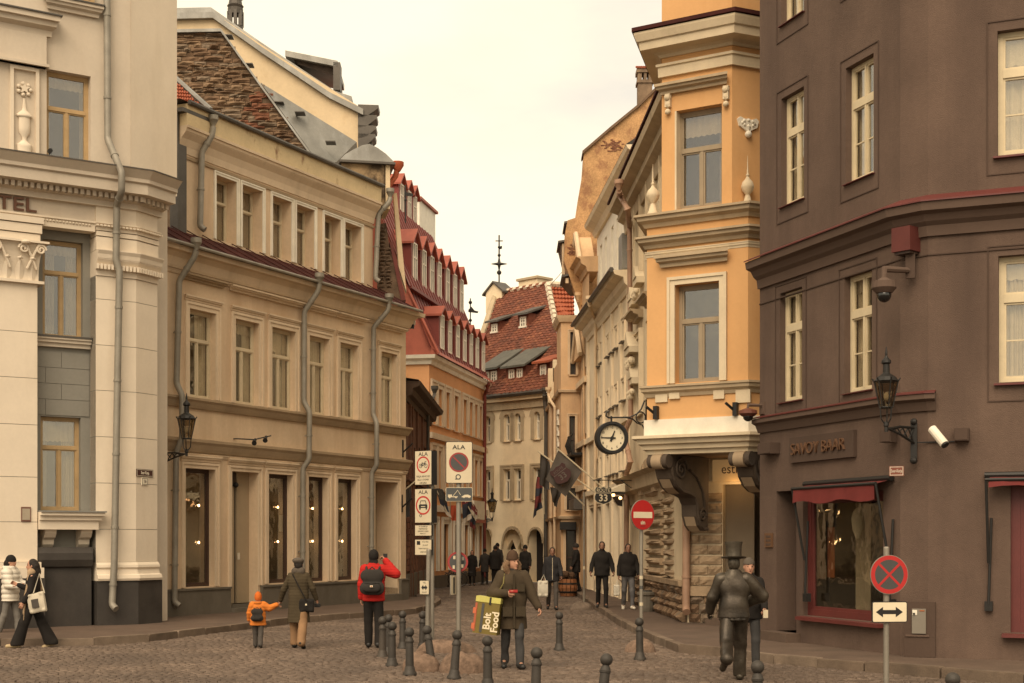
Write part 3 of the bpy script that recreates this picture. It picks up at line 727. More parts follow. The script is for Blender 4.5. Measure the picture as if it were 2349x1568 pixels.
def yhole(u0, u1, v0, v1, dep): 
    a0, zt = FY.uv(u0, v0); zb = FY.uv(u0, v1)[1]; return [a0, FY.a(u1), zb, zt, dep]
up = [yhole(*q, .22) for q in ((433.3, 494, 708, 908), (538.6, 593.3, 734, 922), (622.5, 677, 752, 935), (708.5, 753.6, 768.5, 949), (779, 820.5, 783.5, 960), (873, 909.5, 804, 975))]
zt = sum(h[3] for h in up) / 6; zb = sum(h[2] for h in up) / 6
for h in up: h[2], h[3] = zb, zt
gf = [yhole(*q, .24) for q in ((423.4, 492.4, 1076, 1351), (614.6, 670.8, 1086, 1338), (706, 751.6, 1092, 1335), (773.5, 817.3, 1098, 1332))]
zt = sum(h[3] for h in gf) / 4; zb = sum(h[2] for h in gf) / 4
for h in gf: h[2], h[3] = zb, zt
zg = zt; zpl = zb - .03
door = yhole(530.4, 591.7, 1083, 1385, .34); door[3] = zg; door[2] = T + .2
niche = yhole(859, 911.5, 1104, 1352, .75); niche[3] = zg; niche[2] = T + .38
zE = zY(500, 585)                                       # eaves of the main body
zE = zY(500, 571, .45) - .12
wall(FY, aY0, aY1, T - .1, zE, up + gf + [door, niche], 'facade', YW, yb)
# end wall towards the alley and the body behind
b = MB(FY); b.quad((aY1, 0, 0), (aY1, -7, 0), (aY1, -7, zE + .2), (aY1, 0, zE + .2)); b.build('end_wall', YW, yb)
# plinth (interrupted by door and niche)
for s0, s1 in ((aY0, door[0] - .12), (door[1] + .1, niche[0] - .12), (niche[1] + .1, aY1 + .03)):
    b = MB(FY); b.box(s0, s1, -.1, .09, T - .12, zpl - .05); b.box(s0, s1, -.1, .12, zpl - .05, zpl); b.build('plinth', YBASE, yb)
MB(FY).box(door[0] - .12, door[1] + .12, -.3, .22, T - .1, T + .2 - .1).build('door_step', YBASE, yb)
MB(FY).box(door[0], door[1], -.34, .05, T + .1, T + .2).build('door_step', YBASE, yb)
MB(FY).box(niche[0] - .1, niche[1] + .1, -.74, .2, T - .1, T + .2).build('door_step', YBASE, yb); MB(FY).box(niche[0], niche[1], -.74, .0, T + .2, T + .38).build('door_step', YBASE, yb)
# first-floor windows
for i, h in enumerate(up):
    w = window(FY, yb, tuple(h), CREAMF, 0, tr=.34, fw=.062, curtain=CURT, curt=(.34, .42) if i % 2 else (.25, .5), surround=YT, sw=.17, sp=.035, sill=YTD, sill_over=0, sill_out=.02)
    b = MB(FY); z = h[3] + .17
    hood(FY, yb, h[0] - .22, h[1] + .22, z + .02, .13, .1, YT, name='window_cap')
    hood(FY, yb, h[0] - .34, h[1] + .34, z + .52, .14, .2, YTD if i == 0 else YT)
# shop windows with warm bulbs
BULB = flat('warm_bulb', (1, .8, .5), .4, emit=(1, .62, .27), es=9)
SHOP = M('shop_backdrop', (.2, .165, .12), .9, .25, .8, 0, 30)
for i, h in enumerate(gf):
    w = window(FY, yb, tuple(h), DKFR, 0, tr=None, fw=.07, leaves=1, surround=YT, sw=.15, sp=.035, lights=SHOP, interior_d=.9, name='shop_window')
    hood(FY, yb, h[0] - .2, h[1] + .2, h[3] + .17, .16, .1, YT, name='window_cap')
    d = -.24; ub_ = (456, 637.5, 717, 785)[i]
    for vb in ((1160, 1164, 1167, 1168)[i], (1245, 1243, 1242, 1242)[i]):
        am, z = FY.uv(ub_, vb, d - .2)
        bb = MB(FY); bb.ball((am, d - .2, z), .027, 10, 8, sz=1.2); o = bb.build('bulb', BULB, w, smooth=True)
        MB(FY).tube([(am, d - .2, z + .05), (am, d - .2, h[3] + .08)], .006, 5).build('bulb_cord', IRON, w)
        ld = bpy.data.lights.new('bulb_light', 'POINT'); ld.energy = 1.1; ld.color = (1, .6, .28); ld.shadow_soft_size = .04
        lo = bpy.data.objects.new('bulb_light', ld); COL.objects.link(lo); lo.location = FY.P(am, d - .28, z)
    if i != 1:                                          # goods on shelves
        s_ = MB(FY)
        for k in range(5): s_.box(h[0] - .1, h[0] + (h[1] - h[0]) * .55, d - .85, d - .6, h[2] + .3 + k * .5, h[2] + .33 + k * .5)
        for k in range(5): 
            for j in range(3): s_.box(h[0] + .05 + j * .16, h[0] + .16 + j * .16, d - .8, d - .64, h[2] + .33 + k * .5, h[2] + .5 + k * .5 + .06 * ((j + k) % 3))
        stuff(s_.build('shelf_goods', CURT_D, w))
    else:
        zz = zY(640, 1190); MB(FY).box(am - .05, am + .12, d - .13, d - .12, zz - .35, zz + .1).build('hanging_sign', WHITE, w)
# double door left ajar with a dark gap, lamps above
DOORM = M('beige_door', (.36, .275, .175), .7, .06, 2, .06, 40)
d = -.34; w_ = door[1] - door[0]
MB(FY).box(door[0], door[0] + w_ * .44, d, d + .05, door[2], door[3] - .38).build('door_leaf', DOORM, yb)
lf = MB(FY).box(door[0] + w_ * .53, door[1], d, d + .05, door[2], door[3]).build('door_leaf', DOORM, yb)
MB(FY).box(door[0] + w_ * .56, door[0] + w_ * .63, d + .05, d + .07, door[2] + 1.15, door[2] + 1.33).build('lock_plate', CURT, lf)
MB(FY).box(door[0] - .1, door[1] + .1, d - .5, d - .06, door[2], door[3]).build('dark_doorway', ROOM, yb)  # solid dark box; the gloom of the gap is in its colour
MB(FY).box(door[0], door[0] + w_ * .52, d - .03, d + .03, door[3] - .38, door[3]).build('dark_recess_fill', DKFR, yb)  # dark recess over the leaf, its shade put into the board's colour
dl = MB(FY); dl.ball((door[0] + w_ * .22, d + .12, door[3] - .34), .075, 10, 8); dl.ball((door[0] + w_ * .42, d + .12, door[3] - .34), .075, 10, 8); dl.box(door[0] + w_ * .2, door[0] + w_ * .45, d + .03, d + .12, door[3] - .35, door[3] - .32)
dl.build('door_lamp', IRON, yb)
for h in (door, niche):
    s_ = MB(FY)
    for o0, o1, pr in ((0, .09, .035), (.09, .15, .06)):
        s_.box(h[0] - o1, h[0] - o0, .001, pr, zpl, h[3] + o1); s_.box(h[1] + o0, h[1] + o1, .001, pr, zpl, h[3] + o1); s_.box(h[0] - o0, h[1] + o0, .001, pr, h[3] + o0, h[3] + o1)
    s_.build('door_surround', YT, yb); hood(FY, yb, h[0] - .2, h[1] + .2, h[3] + .17, .16, .1, YT, name='window_cap')
MB(FY).box(niche[0] - .1, niche[1] + .1, -.8, -.75, T, niche[3] + .1).build('niche_back', DOORM, yb)
z0, z1 = zY(862, 1290), zY(862, 1222); q = niche[0] + .1
o = MB(FY).box(q - .02, q + .45, -.74, -.7, z0, z1).build('notice_board', flat('grey_notice', (.13, .115, .095), .5), yb)
# string courses
def course(zt_, h, out, mat, name, a0=aY0, a1=aY1, p=0, steps=((0, .35), (.25, .55), (.55, .75), (.75, 1))):
    b = MB(); pr = [(p - .1, zt_ - h)]
    for t, o_ in steps: pr.append((p + out * o_, zt_ - h + h * t)); 
    pr += [(p + out, zt_ - .015), (p - (.1 if out < .4 else .6), zt_ + .03 + (.1 if out > .4 else 0))]; pr[0] = (p - (.1 if out < .4 else .6), zt_ - h)
    b.sweep([FY.P(a0, 0, 0), FY.P(a1, 0, 0), FY.P(a1, -5, 0)], pr); return b.build(name, mat, yb)
a_s = FY.a(366)
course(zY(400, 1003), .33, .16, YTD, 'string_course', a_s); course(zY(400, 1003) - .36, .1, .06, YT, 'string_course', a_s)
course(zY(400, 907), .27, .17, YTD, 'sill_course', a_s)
# eaves cornice of the main body and its tin skirt
zT = zY(500, 571, .45)
course(zT - .14, .5, .42, YT, 'eaves_cornice', aY0, aY1 + .1, steps=((0, .12), (.12, .2), (.5, .35), (.72, .62), (.74, .95)))
course(zT - .66, .1, .09, YT, 'frieze_band', aY0, aY1)
pA = -.95
zA = zY(470, 547, pA)
b = MB(FY); b.add([(aY0 - .1, .5, zT - .12), (aY1 + .1, .5, zT - .12), (aY1 + .1, pA - .1, zA + .05), (aY0 - .1, pA - .1, zA + .05), (aY0 - .1, .5, zT - .17), (aY1 + .1, .5, zT - .17), (aY1 + .1, pA - .1, zA - .1), (aY0 - .1, pA - .1, zA - .1)],
                 [(0, 1, 2, 3), (4, 7, 6, 5), (0, 4, 5, 1), (1, 5, 6, 2), (2, 6, 7, 3), (3, 7, 4, 0)]); sk = b.build('tin_skirt', TINRED, yb)
k = 0
for i in range(20):
    a = aY0 + .2 + i * .62; s_ = MB(FY); s_.tube([(a, .5, zT - .105), (a, pA, zA + .06)], .014, 5); s_.build('standing_seam', TINRED, sk)
MB(FY).tube([(aY0 - .1, .52, zT - .13), (aY1 + .12, .52, zT - .13)], .045, 8).build('gutter', GREY_PIPE, yb)
# attic storey set back
def ahole(u0, u1, v0, v1): a0, zt = FY.uv(u0, v0, pA); return [a0, FY.a(u1, pA), FY.uv(u0, v1, pA)[1], zt, .38]
at_ = [ahole(*q) for q in ((495, 542, 401, 548), (555, 601.5, 423, 566), (624.5, 668, 448.5, 584), (679.5, 720.5, 467.6, 600), (743.4, 781, 492, 619), (790.6, 828, 510, 632))]
zt = sum(h[3] for h in at_) / 6; zb = zA + .06
for h in at_: h[2], h[3] = zb, zt
aA0, aA1 = FY.a(409, pA), FY.a(855, pA); zAE = zY(500, 277, pA)
wall(FY, aA0, aA1, zA - .3, zAE - .05, at_, 'attic_wall', YW, yb, pA)
b = MB(FY); b.quad((aA1, pA, zA - .3), (aA1, pA - 1.0, zA - .3), (aA1, pA - 1.0, zAE - .05), (aA1, pA, zAE - .05)); b.build('attic_end_wall', PEEL, yb)
for h in at_: window(FY, yb, tuple(h), CREAMF, pA, tr=.36, fw=.05, leaves=1, curtain=CURT_D, curt=(.5, .45), surround=WHITE, sw=.1, sp=.03, name='attic_window')
def acourse(zt_, h, out, mat, name, steps):
    b = MB(); pr = [(pA - .1, zt_ - h)] + [(pA + out * o_, zt_ - h + h * t) for t, o_ in steps] + [(pA + out, zt_), (pA - .1, zt_ + .01)]
    b.sweep([FY.P(aA0 - .02, 0, 0), FY.P(aA1 + .04, 0, 0), FY.P(aA1 + .04, -5, 0)], pr) if False else b.sweep([FY.P(aA0 - .02, 0, 0), FY.P(aA1 + .04, 0, 0)], pr); return b.build(name, mat, yb)
acourse(zAE - .03, .55, .3, PEEL, 'attic_fascia', ((0, .93), (.02, .97)))
acourse(zAE - .58, .14, .34, YT, 'attic_cornice', ((0, .8), (.5, .85), (.55, .97)))
acourse(zAE - .72, .5, .26, YT, 'attic_cove', ((0, .1), (.35, .22), (.7, .5), (.95, .95)))
acourse(zAE - 1.28, .07, .05, YTD, 'attic_frieze_line', ((0, .8),))
MB(FY).tube([(aA0, pA + .36, zAE), (aA1 + .05, pA + .36, zAE - .05)], .065, 8).build('gutter', TIN_D, yb)
# dark zinc corner board, red tiled hip at the left end of the attic
MB(FY).box(FY.a(404, pA), FY.a(424, pA), pA - .2, pA + .06, zA - .1, zY(410, 262, pA)).build('corner_board', TIN_D, yb)
TILE = M('orange_clay_tile', (.34, .09, .04), .75, .2, 5, .2, 40, spec=.3)
# roof sheet (shallow, hidden behind the gutter)
b = MB(FY); b.add([(aA0 - .3, pA + .3, zAE + .02), (aA1 + .05, pA + .3, zAE - .03), (aA1 + .05, pA - 4, zAE + .1), (aA0 - .3, pA - 4, zAE + .1)], [(0, 1, 2, 3)]); b.build('attic_roof', TIN_D, yb, fix=False)
# rainwater pipes
downpipe(FY, yb, [(450, 575, .55), (446, 590, .5), (411, 645, .14), (405, 880, .14), (418, 908, .3), (418, 1005, .3), (404, 1040, .14), (400, 1382, .16)], GREY_PIPE, .075)
downpipe(FY, yb, [(733, 652, .55), (730, 668, .5), (698, 716, .14), (697, 922, .14), (710, 945, .3), (709, 1055, .3), (695, 1075, .14), (694, 1330, .16)], GREY_PIPE, .075)
downpipe(FY, yb, [(893, 698, .55), (890, 713, .5), (857, 752, .14), (856, 952, .14), (864, 970, .3), (864, 1068, .3), (853, 1085, .14), (852, 1310, .16)], GREY_PIPE, .075)
downpipe(FY, yb, [(489, 292, pA + .36), (486, 312, pA + .34), (463, 350, pA + .14), (459, 520, pA + .14)], GREY_PIPE, .08)
downpipe(FY, yb, [(895, 455, pA + .4), (892, 465, pA + .38), (868, 492, pA + .12), (861, 640, pA + .14)], GREY_PIPE, .08)
# things on the facade
LAMPG = glass('smoky_lantern_glass', (.5, .44, .34), .06)
def lantern(root, M0, s=1.0, name_body='lantern'):
    """six-sided street lantern, origin under the cage; returns nothing, adds parts"""
    cage = MB(M0); g = MB(M0)
    r0, r1, h0, h1 = .115 * s, .215 * s, .30 * s, .78 * s
    for k in range(6):
        t = math.pi / 3 * k; t2 = t + math.pi / 3
        c0, s0, c1, s1 = math.cos(t), math.sin(t), math.cos(t2), math.sin(t2)
        cage.tube([(r0 * c0, r0 * s0, h0), (r1 * c0, r1 * s0, h1)], .012 * s, 5)
        cage.tube([(r0 * c0, r0 * s0, h0), (r0 * c1, r0 * s1, h0)], .014 * s, 5); cage.tube([(r1 * c0, r1 * s0, h1), (r1 * c1, r1 * s1, h1)], .016 * s, 5)
        cage.tube([(r1 * c0, r1 * s0, h1), (r1 * 1.16 * c0, r1 * 1.16 * s0, h1 + .05 * s)], .014 * s, 5)
        k2 = .97; g.quad((r0 * c0 * k2, r0 * s0 * k2, h0), (r0 * c1 * k2, r0 * s1 * k2, h0), (r1 * c1 * k2, r1 * s1 * k2, h1), (r1 * c0 * k2, r1 * s0 * k2, h1))
    for k in range(3):
        t = 2 * math.pi / 3 * k + .5; cage.tube([(.03 * s * math.cos(t), .03 * s * math.sin(t), 0), (.1 * s * math.cos(t), .1 * s * math.sin(t), .1 * s), (r0 * math.cos(t), r0 * math.sin(t), h0)], .013 * s, 5)
    cage.lathe([(.02 * s, -.06 * s), (.05 * s, -.03 * s), (.045 * s, .03 * s), (.02 * s, .05 * s)], (0, 0, 0), 10)
    cg = cage.build('lantern_cage', IRON, root)
    g.build('glass_panel', LAMPG, cg, fix=False)
    rf = MB(M0); rf.lathe([(r1 * 1.02, h1), (r1 * .8, h1 + .07 * s), (.08 * s, h1 + .13 * s), (.062 * s, h1 + .15 * s), (.058 * s, h1 + .3 * s), (.09 * s, h1 + .33 * s), (.085 * s, h1 + .37 * s), (.04 * s, h1 + .42 * s), (.02 * s, h1 + .46 * s), (.025 * s, h1 + .5 * s), (.006 * s, h1 + .62 * s)], (0, 0, 0), 12)
    rf.build('lantern_roof', IRON, cg)
    MB(M0).ball((0, 0, h0 + .2 * s), .05 * s, 8, 6, sz=1.6).build('lamp_bulb', WHITE, cg)
def wall_lamp(fr, p0, aw, al, z_arm, zl, s, label, out=.75, group='ornate wall lanterns'):
    root = thing('wall_lamp', fr.P(aw, p0, z_arm), label, 'lamp', group)
    b = MB(fr); b.box(aw - .05, aw + .05, p0, p0 + .05, z_arm - .38, z_arm + .2)
    b.ball((aw, p0 + .06, z_arm - .4), .06, 8, 6); b.ball((aw, p0 + .05, z_arm + .22), .055, 8, 6); b.build('wall_bracket', IRON, root)
    b = MB(fr); e = Vector((al, p0 + out, zl - .03)); w0 = Vector((aw, p0 + .05, z_arm + .12)); w1 = Vector((aw, p0 + .05, z_arm - .12))
    b.tube([w0, w0.lerp(e, .5) + Vector((0, 0, .02)), e + Vector((0, 0, -.02))], .022, 6); b.tube([w1, w1.lerp(e, .5) + Vector((0, 0, .02)), e], .02, 6)
    n = 5
    for i in range(n):
        q0 = w0.lerp(e, i / n); q1 = w1.lerp(e, (i + 1) / n); b.tube([q0, q1], .012, 5); b.tube([w1.lerp(e, i / n), w0.lerp(e, (i + 1) / n)], .012, 5)
    b.tube([e - Vector((0, 0, .06)), e + Vector((0, 0, .06))], .03, 6)
    b.build('bracket_arm', IRON, root)
    M0 = fr.M @ Matrix.Translation(e + Vector((0, 0, .06))); lantern(root, M0, s); return root
al_, zl_ = FY.uv(428, 1038, 1.05); aw_ = FY.a(366, .0) 
wall_lamp(FY, 0.0, FY.a(372, .05), al_, FY.uv(372, 1052, .05)[1], zl_, .98, 'black iron lantern on a lattice arm by the brown street name plate at left', out=1.05)
fl = thing('floodlight_bracket', FY.P(FY.a(560), .3, zY(575, 1010)), 'pair of small floodlights on a rod above the ochre shop windows', 'lamp')
a0, z0 = FY.uv(543, 1007, .1); a1, z1 = FY.uv(583, 1009, .5); a2, z2 = FY.uv(622, 1000, .8)
MB(FY).tube([(a0, 0, z0), (a0, .1, z0), (a1, .5, z1), (a2, .8, z2)], .018, 6).build('rod', IRON, fl)
for q in ((583, 1012, .5), (608, 1006, .72)):
    a, z = FY.uv(*q); MB(FY).tube([(a + .12, q[2] - .05, z + .05), (a - .02, q[2] + .02, z - .02), (a - .13, q[2] + .1, z - .07)], [.035, .05, .065], 10).build('spotlight', IRON, fl)
for u, v, lab in ((927, 1024, 'small black bracket on the far end of the ochre facade, upper one'), (925, 1150, 'small black bracket on the far end of the ochre facade beside the niche')):
    a, z = FY.uv(u - 4, v); br = thing('sign_bracket', FY.P(a, 0, z), lab, 'bracket'); MB(FY).box(a - .02, a + .02, 0, .04, z - .35, z + .2).build('wall_plate', IRON, br); MB(FY).tube([(a, .02, z - .2), (a, .38, z + .08)], .025, 6).build('strut', IRON, br)

# ---------------------------------------------------------------- gables and roofs rising behind the ochre house
LIME = [M('limestone_%s' % n, c, .95, .28, 5, .7, 26, dirt=(.09, .06, .04), damt=.45, streak=1, fine=.8) for n, c in (('tan', (.25, .165, .1)), ('brown', (.175, .108, .064)), ('grey', (.21, .155, .107)), ('rust', (.2, .085, .048)))]
MORT = M('rubble_mortar', (.12, .08, .05), .95, .3, 4, .6, 30)
PLAST = M('stained_plaster', (.64, .5, .32), .9, .1, .7, .25, 40, dirt=(.42, .27, .13), damt=.6, streak=.7, dth=(.55, .8))
GS = Fr((-12, 46.2), (1, .04)); gp = lambda u, v, p=0: GS.uv(u, v, p)
sg = thing('stone_gable', GS.P(4, 0, 0), 'ragged brown limestone gable wall with a zinc coping behind the ochre house', 'wall')
poly = [gp(350, 75), gp(508, 72), gp(600, 200), gp(735, 385), gp(812, 430), gp(812, 560), gp(350, 560)]
MB(GS).prism(poly, -1.2, -.03).build('core', MORT, sg)
def inside(pt, pl):
    x, y = pt; c = False
    for i in range(len(pl)):
        (x0, y0), (x1, y1) = pl[i], pl[i - 1]
        if (y0 > y) != (y1 > y) and x < (x1 - x0) * (y - y0) / (y1 - y0) + x0: c = not c
    return c
rr = random.Random(5); z = gp(400, 460)[1]; topz = gp(400, 72)[1]; shared = []; nst = 0; rest = {0: MB(GS), 1: MB(GS), 2: MB(GS), 3: MB(GS)}
while z < topz:
    h = rr.uniform(.065, .15); a = poly[0][0] + rr.uniform(0, .3) - .2
    while a < poly[4][0]:
        w = rr.uniform(.16, .62); zz = z + .05 * math.sin(a * .7) + .03 * math.sin(a * 2.1 + z) + rr.uniform(-.025, .025)
        if all(inside((x, y), poly) for x, y in ((a + .03, zz + h / 2), (a + w * .6, zz + h / 2))):
            va, vv = GS.P(a + w / 2, 0, zz + h / 2).x, 0; Yc = GS.P(a + w / 2, 0, 0).y; uu = CX + va * F / Yc; vvv = HV - (zz + h / 2 - CH) * F / Yc
            vis = uu > 405 and vvv < 275 + .4 * (uu - 500) + 6
            m = 3 if (abs(uu - 590 - (vvv - 250) * -.35) < 22 and vvv > 210 and rr.random() < .7) else rr.choices((0, 1, 2), (.45, .35, .2))[0]
            tgt = MB(GS) if (vis and nst < 300) else rest[m]
            rough_block(tgt, a + .008, a + w - .008, zz + .006, zz + h - .006, -.05, rr.uniform(.03, .16), rr, 3, 2, .5)
            if vis and nst < 300: tgt.build('stone', LIME[m], sg, fix=False); nst += 1
        a += w
    z += h
for m, q in rest.items():
    if q.v: stuff(q.build('far_stones', LIME[m], sg, fix=False))
# zinc coping and the wide zinc sheet lower down
def strip(fr, pts, p0, p1, th, mat, name, root):
    b = MB(fr)
    for i in range(len(pts) - 1):
        (a0, z0), (a1, z1) = pts[i], pts[i + 1]
        b.add([(a0, p0, z0), (a1, p0, z1), (a1, p1, z1), (a0, p1, z0), (a0, p0, z0 - th), (a1, p0, z1 - th), (a1, p1, z1 - th), (a0, p1, z0 - th)], [(0, 1, 2, 3), (4, 7, 6, 5), (0, 4, 5, 1), (1, 5, 6, 2), (2, 6, 7, 3), (3, 7, 4, 0)])
    return b.build(name, mat, root)
top = [gp(350, 72), gp(508, 69), gp(600, 197), gp(735, 382), gp(818, 428)]
strip(GS, top, -1.25, .14, .1, TIN, 'zinc_coping', sg)
q = [gp(600, 186, -.5), gp(815, 322, -.5), gp(790, 395, -.5), gp(735, 379, -.1)]
b = MB(GS); A, B, C_, D = gp(598, 190, .0), gp(818, 326, -1.4), gp(772, 372, -.6), gp(738, 384, .1)
pts = [(A[0], .0, A[1]), (B[0], -1.4, B[1]), (C_[0], -.6, C_[1]), (D[0], .12, D[1])]
b.add(pts + [(x, y - .3, z_ - .1) for x, y, z_ in pts], [(0, 1, 2, 3), (4, 7, 6, 5), (0, 4, 5, 1), (1, 5, 6, 2), (2, 6, 7, 3), (3, 7, 4, 0)]); b.build('zinc_roof_sheet', TIN, sg)
for k, (u, v) in enumerate(((525, 93), (572, 158), (642, 245), (690, 268), (760, 335))):
    a, z = gp(u, v, -.3); MB(GS).box(a - .16, a + .16, -.35, .1, z + .03, z + .06).build('snow_guard', TIN_D, sg)
# red-tiled hip against the stone gable: individual clay tiles
HT = FY
t0, t1, t2 = FY.uv(398, 180, pA - 2.2), FY.uv(398, 258, pA + .05), FY.uv(481, 262, pA + .05)
P0, P1, P2 = FY.P(t0[0], pA - 2.2, t0[1]), FY.P(t1[0], pA + .05, t1[1]), FY.P(t2[0], pA + .05, t2[1])
hip = MB().add([tuple(P0 - Vector((0, 0, .03))), tuple(P1 - Vector((0, 0, .03))), tuple(P2 - Vector((0, 0, .03)))], [(0, 1, 2)]).build('hip_roof', TIN_D, yb, fix=False)
nr = 10; tile_me = None
ex = (P2 - P1); ey = (P0 - P1)
for j in range(nr):
    n = max(1, int(14 * (1 - (j + .6) / nr)))
    for i in range(n):
        s0, s1, r0, r1 = i / 14, (i + .92) / 14, j / nr, (j + 1.12) / nr
        nn = ex.cross(ey).normalized(); nn = nn if nn.dot(Vector((0, -1, .3))) > 0 else -nn
        b = MB(); 
        def PT(s_, r_, l): return tuple(P1 + ex * s_ + ey * r_ + nn * l)
        b.add([PT(s0, r0, .06), PT((s0 + s1) / 2, r0, .09), PT(s1, r0, .06), PT(s0, r1, .012), PT((s0 + s1) / 2, r1, .04), PT(s1, r1, .012), PT(s0, r0, .0), PT(s1, r0, .0)],
              [(0, 1, 4, 3), (1, 2, 5, 4), (0, 6, 7, 2, 1)]); b.build('roof_tile', TILE, hip, fix=False)
MB().tube([tuple(P0 + Vector((0, -.05, .05))), tuple(P2 + Vector((.05, -.1, .08)))], .07, 6).build('hip_flashing', TIN, hip)
MB(FY).box(FY.a(398, pA), FY.a(466, pA), pA - .05, pA + .3, t1[1] + .02, t1[1] + .12).build('hip_gutter', TIN_D, yb)
# plaster gable further back
GP = Fr((-12, 52.5), (1, .03)); g2 = lambda u, v, p=0: GP.uv(u, v, p)
pg = thing('plaster_gable', GP.P(4, 0, 0), 'pale yellow plaster gable with a grey zinc edge behind the stone gable', 'wall')
MB(GP).prism([g2(350, 45), g2(515, 46), g2(640, 130), g2(835, 252), g2(835, 480), g2(350, 480)], -.8, 0).build('plaster_face', PLAST, pg)
strip(GP, [g2(340, 36), g2(490, 32), g2(602, 112), g2(692, 172), g2(756, 215), g2(834, 254)], -1.2, .2, .22, TIN, 'zinc_coping', pg)
strip(GP, [g2(340, 27, -1.2), g2(487, 24, -1.2), g2(602, 104, -1.2), g2(770, 215, -1.2), g2(808, 227, -1.2)], -5, -.9, .3, TIN, 'roof_edge', pg)
# dormer whose dark opening is only a near-black colour, black stepped brackets at the lower end
b = MB(GP); A, B = g2(655, 117, -1.5), g2(772, 140, -1.5); C2, D2 = g2(772, 176, -1.5), g2(684, 148, -1.5)
b.add([(A[0], -1.5, A[1]), (B[0], -1.5, B[1]), (B[0], -1.5, C2[1]), (D2[0], -1.5, D2[1]), (A[0] + 1, -4, A[1]), (B[0], -4, B[1]), (B[0], -4, C2[1]), (D2[0], -4, D2[1])], [(0, 1, 2, 3), (0, 4, 5, 1), (1, 5, 6, 2), (0, 3, 7, 4)])
b.build('dormer_box', M('near_black_boards', (.04, .028, .02), .9, .4, 3, .3, 30), pg)
strip(GP, [g2(655, 118, -1.4), g2(775, 142, -1.4)], -4.2, -1.3, .22, TIN, 'dormer_roof', pg)
a, z = g2(771, 148, -1.4); MB(GP).box(a - .1, a + .16, -2, -1.3, z - 1.0, z + .05).build('dormer_cheek', TIN_D, pg)
for k, (v0, w) in enumerate(((252, .9), (275, .8), (299, .75), (318, .7))):
    a, z = g2(836, v0 + 6, -.4); b = MB(GP); b.prism([(a - .2, z - .35), (a + .1, z - .3), (a + w * .6, z + .0), (a + w * .62, z + .12), (a - .2, z + .14)], -.8, .1); b.build('stepped_bracket', TIN_D, pg)
a, z0 = g2(833, 345, -.4); z1 = g2(833, 250, -.4)[1]; MB(GP).box(a - .2, a + .35, -.9, -.1, z0, z1).build('verge_board', TIN_D, pg)
# box chimney with curved tin cap
CB_ = Fr((-4.6, 44.9), (.98, .2)); cb = lambda u, v, p=0: CB_.uv(u, v, p)
ch = thing('chimney_box', CB_.P(0, 0, 10), 'stained brick box with a curved zinc cap above the end of the attic gutter', 'chimney')
(a0, zt), (a1, _) = cb(783, 372), cb(893, 374); zb = cb(890, 455)[1] - .35
REDM_ = M('dark_red_verge', (.13, .03, .022), .6, .2, 2, .1, 30)
MOSS = M('mossy_plaster_brick', (.36, .25, .14), .95, .3, 2, .6, 26, dirt=(.05, .035, .025), damt=.9, streak=.9, dth=(.46, .56))
MB(CB_).box(a0, a1 - .15, -1.4, 0, zb, zt).build('stack', MOSS, ch); MB(CB_).box(a1 - .12, a1 + .02, -1.4, .05, zb, zt).build('corner_pilaster', PLAST, ch)
b = MB(CB_); c0, c1, c2 = cb(778, 370), cb(845, 333), cb(902, 372); n = 8
prof = [(0, 0), (.1, .32), (.25, .62), (.42, .9), (.55, 1.0), (.7, .8), (.85, .5), (1, .08), (1, 0)]
v = [(c0[0] + (c2[0] - c0[0]) * x, pp, zt + .02 + (c1[1] - c0[1]) * y) for pp in (.15, -1.5) for x, y in prof]; n = len(prof)
b.add(v, [tuple(range(n)), tuple(range(2 * n - 1, n - 1, -1))] + [(i, i + 1, i + n + 1, i + n) for i in range(n - 1)]); b.build('zinc_cap', TIN, ch)
MB(CB_).box(c0[0], c2[0] + .05, -1.5, .2, zt - .04, zt + .03).build('cap_edge', TIN_D, ch)
RUST = M('rust_red_iron', (.36, .085, .035), .7, .25, 4, .1, 40)
rp = MB(); q0 = at(908, 388, 45.5); rp.tube([tuple(at(912, 386, 45.5)), tuple(at(907, 405, 45.5)), tuple(at(893, 425, 45.4)), tuple(at(886, 436, 45.3))], .09, 8); rp.lathe([(.09, 0), (.2, .18), (.2, .3)], tuple(at(912, 394, 45.5)), 10); o = rp.build('rust_red_gutter_end', RUST, ch, smooth=True)
FWM = M('mossy_firewall', (.13, .085, .055), .95, .35, 4, .8, 24, dirt=(.045, .035, .025), damt=.8, streak=1)
FW = Fr((-4.6, 45.6), (1, .12)); fw = lambda u, v: FW.uv(u, v)
MB(FW).prism([fw(866, 515), fw(886, 512), fw(893, 566), fw(914, 640), fw(921, 690), fw(866, 690)], -.5, 0).build('mossy_firewall', FWM, yb)
rr = random.Random(21)
for k in range(34):
    v = 525 + (k // 2) * 8.4; u = 869 + (k % 2) * 14 + rr.uniform(0, 4); lim = 888 + max(0, v - 560) * .26
    if u + 6 < lim: (a, z) = fw(u, v); b = MB(FW); rough_block(b, a, a + rr.uniform(.12, .2), z, z + .09, -.01, .08, rr, 3, 2, .5); b.build('stone', FWM, yb, fix=False)
MB(FW).prism([fw(893, 556), fw(900, 556), fw(931, 690), fw(920, 690)], -.45, .06).build('red_verge', REDM_, yb)
MB(FW).prism([fw(903, 440), fw(911, 440), fw(933, 668), fw(915, 610)], -.7, -.2).build('cream_flank', PLAST, yb)
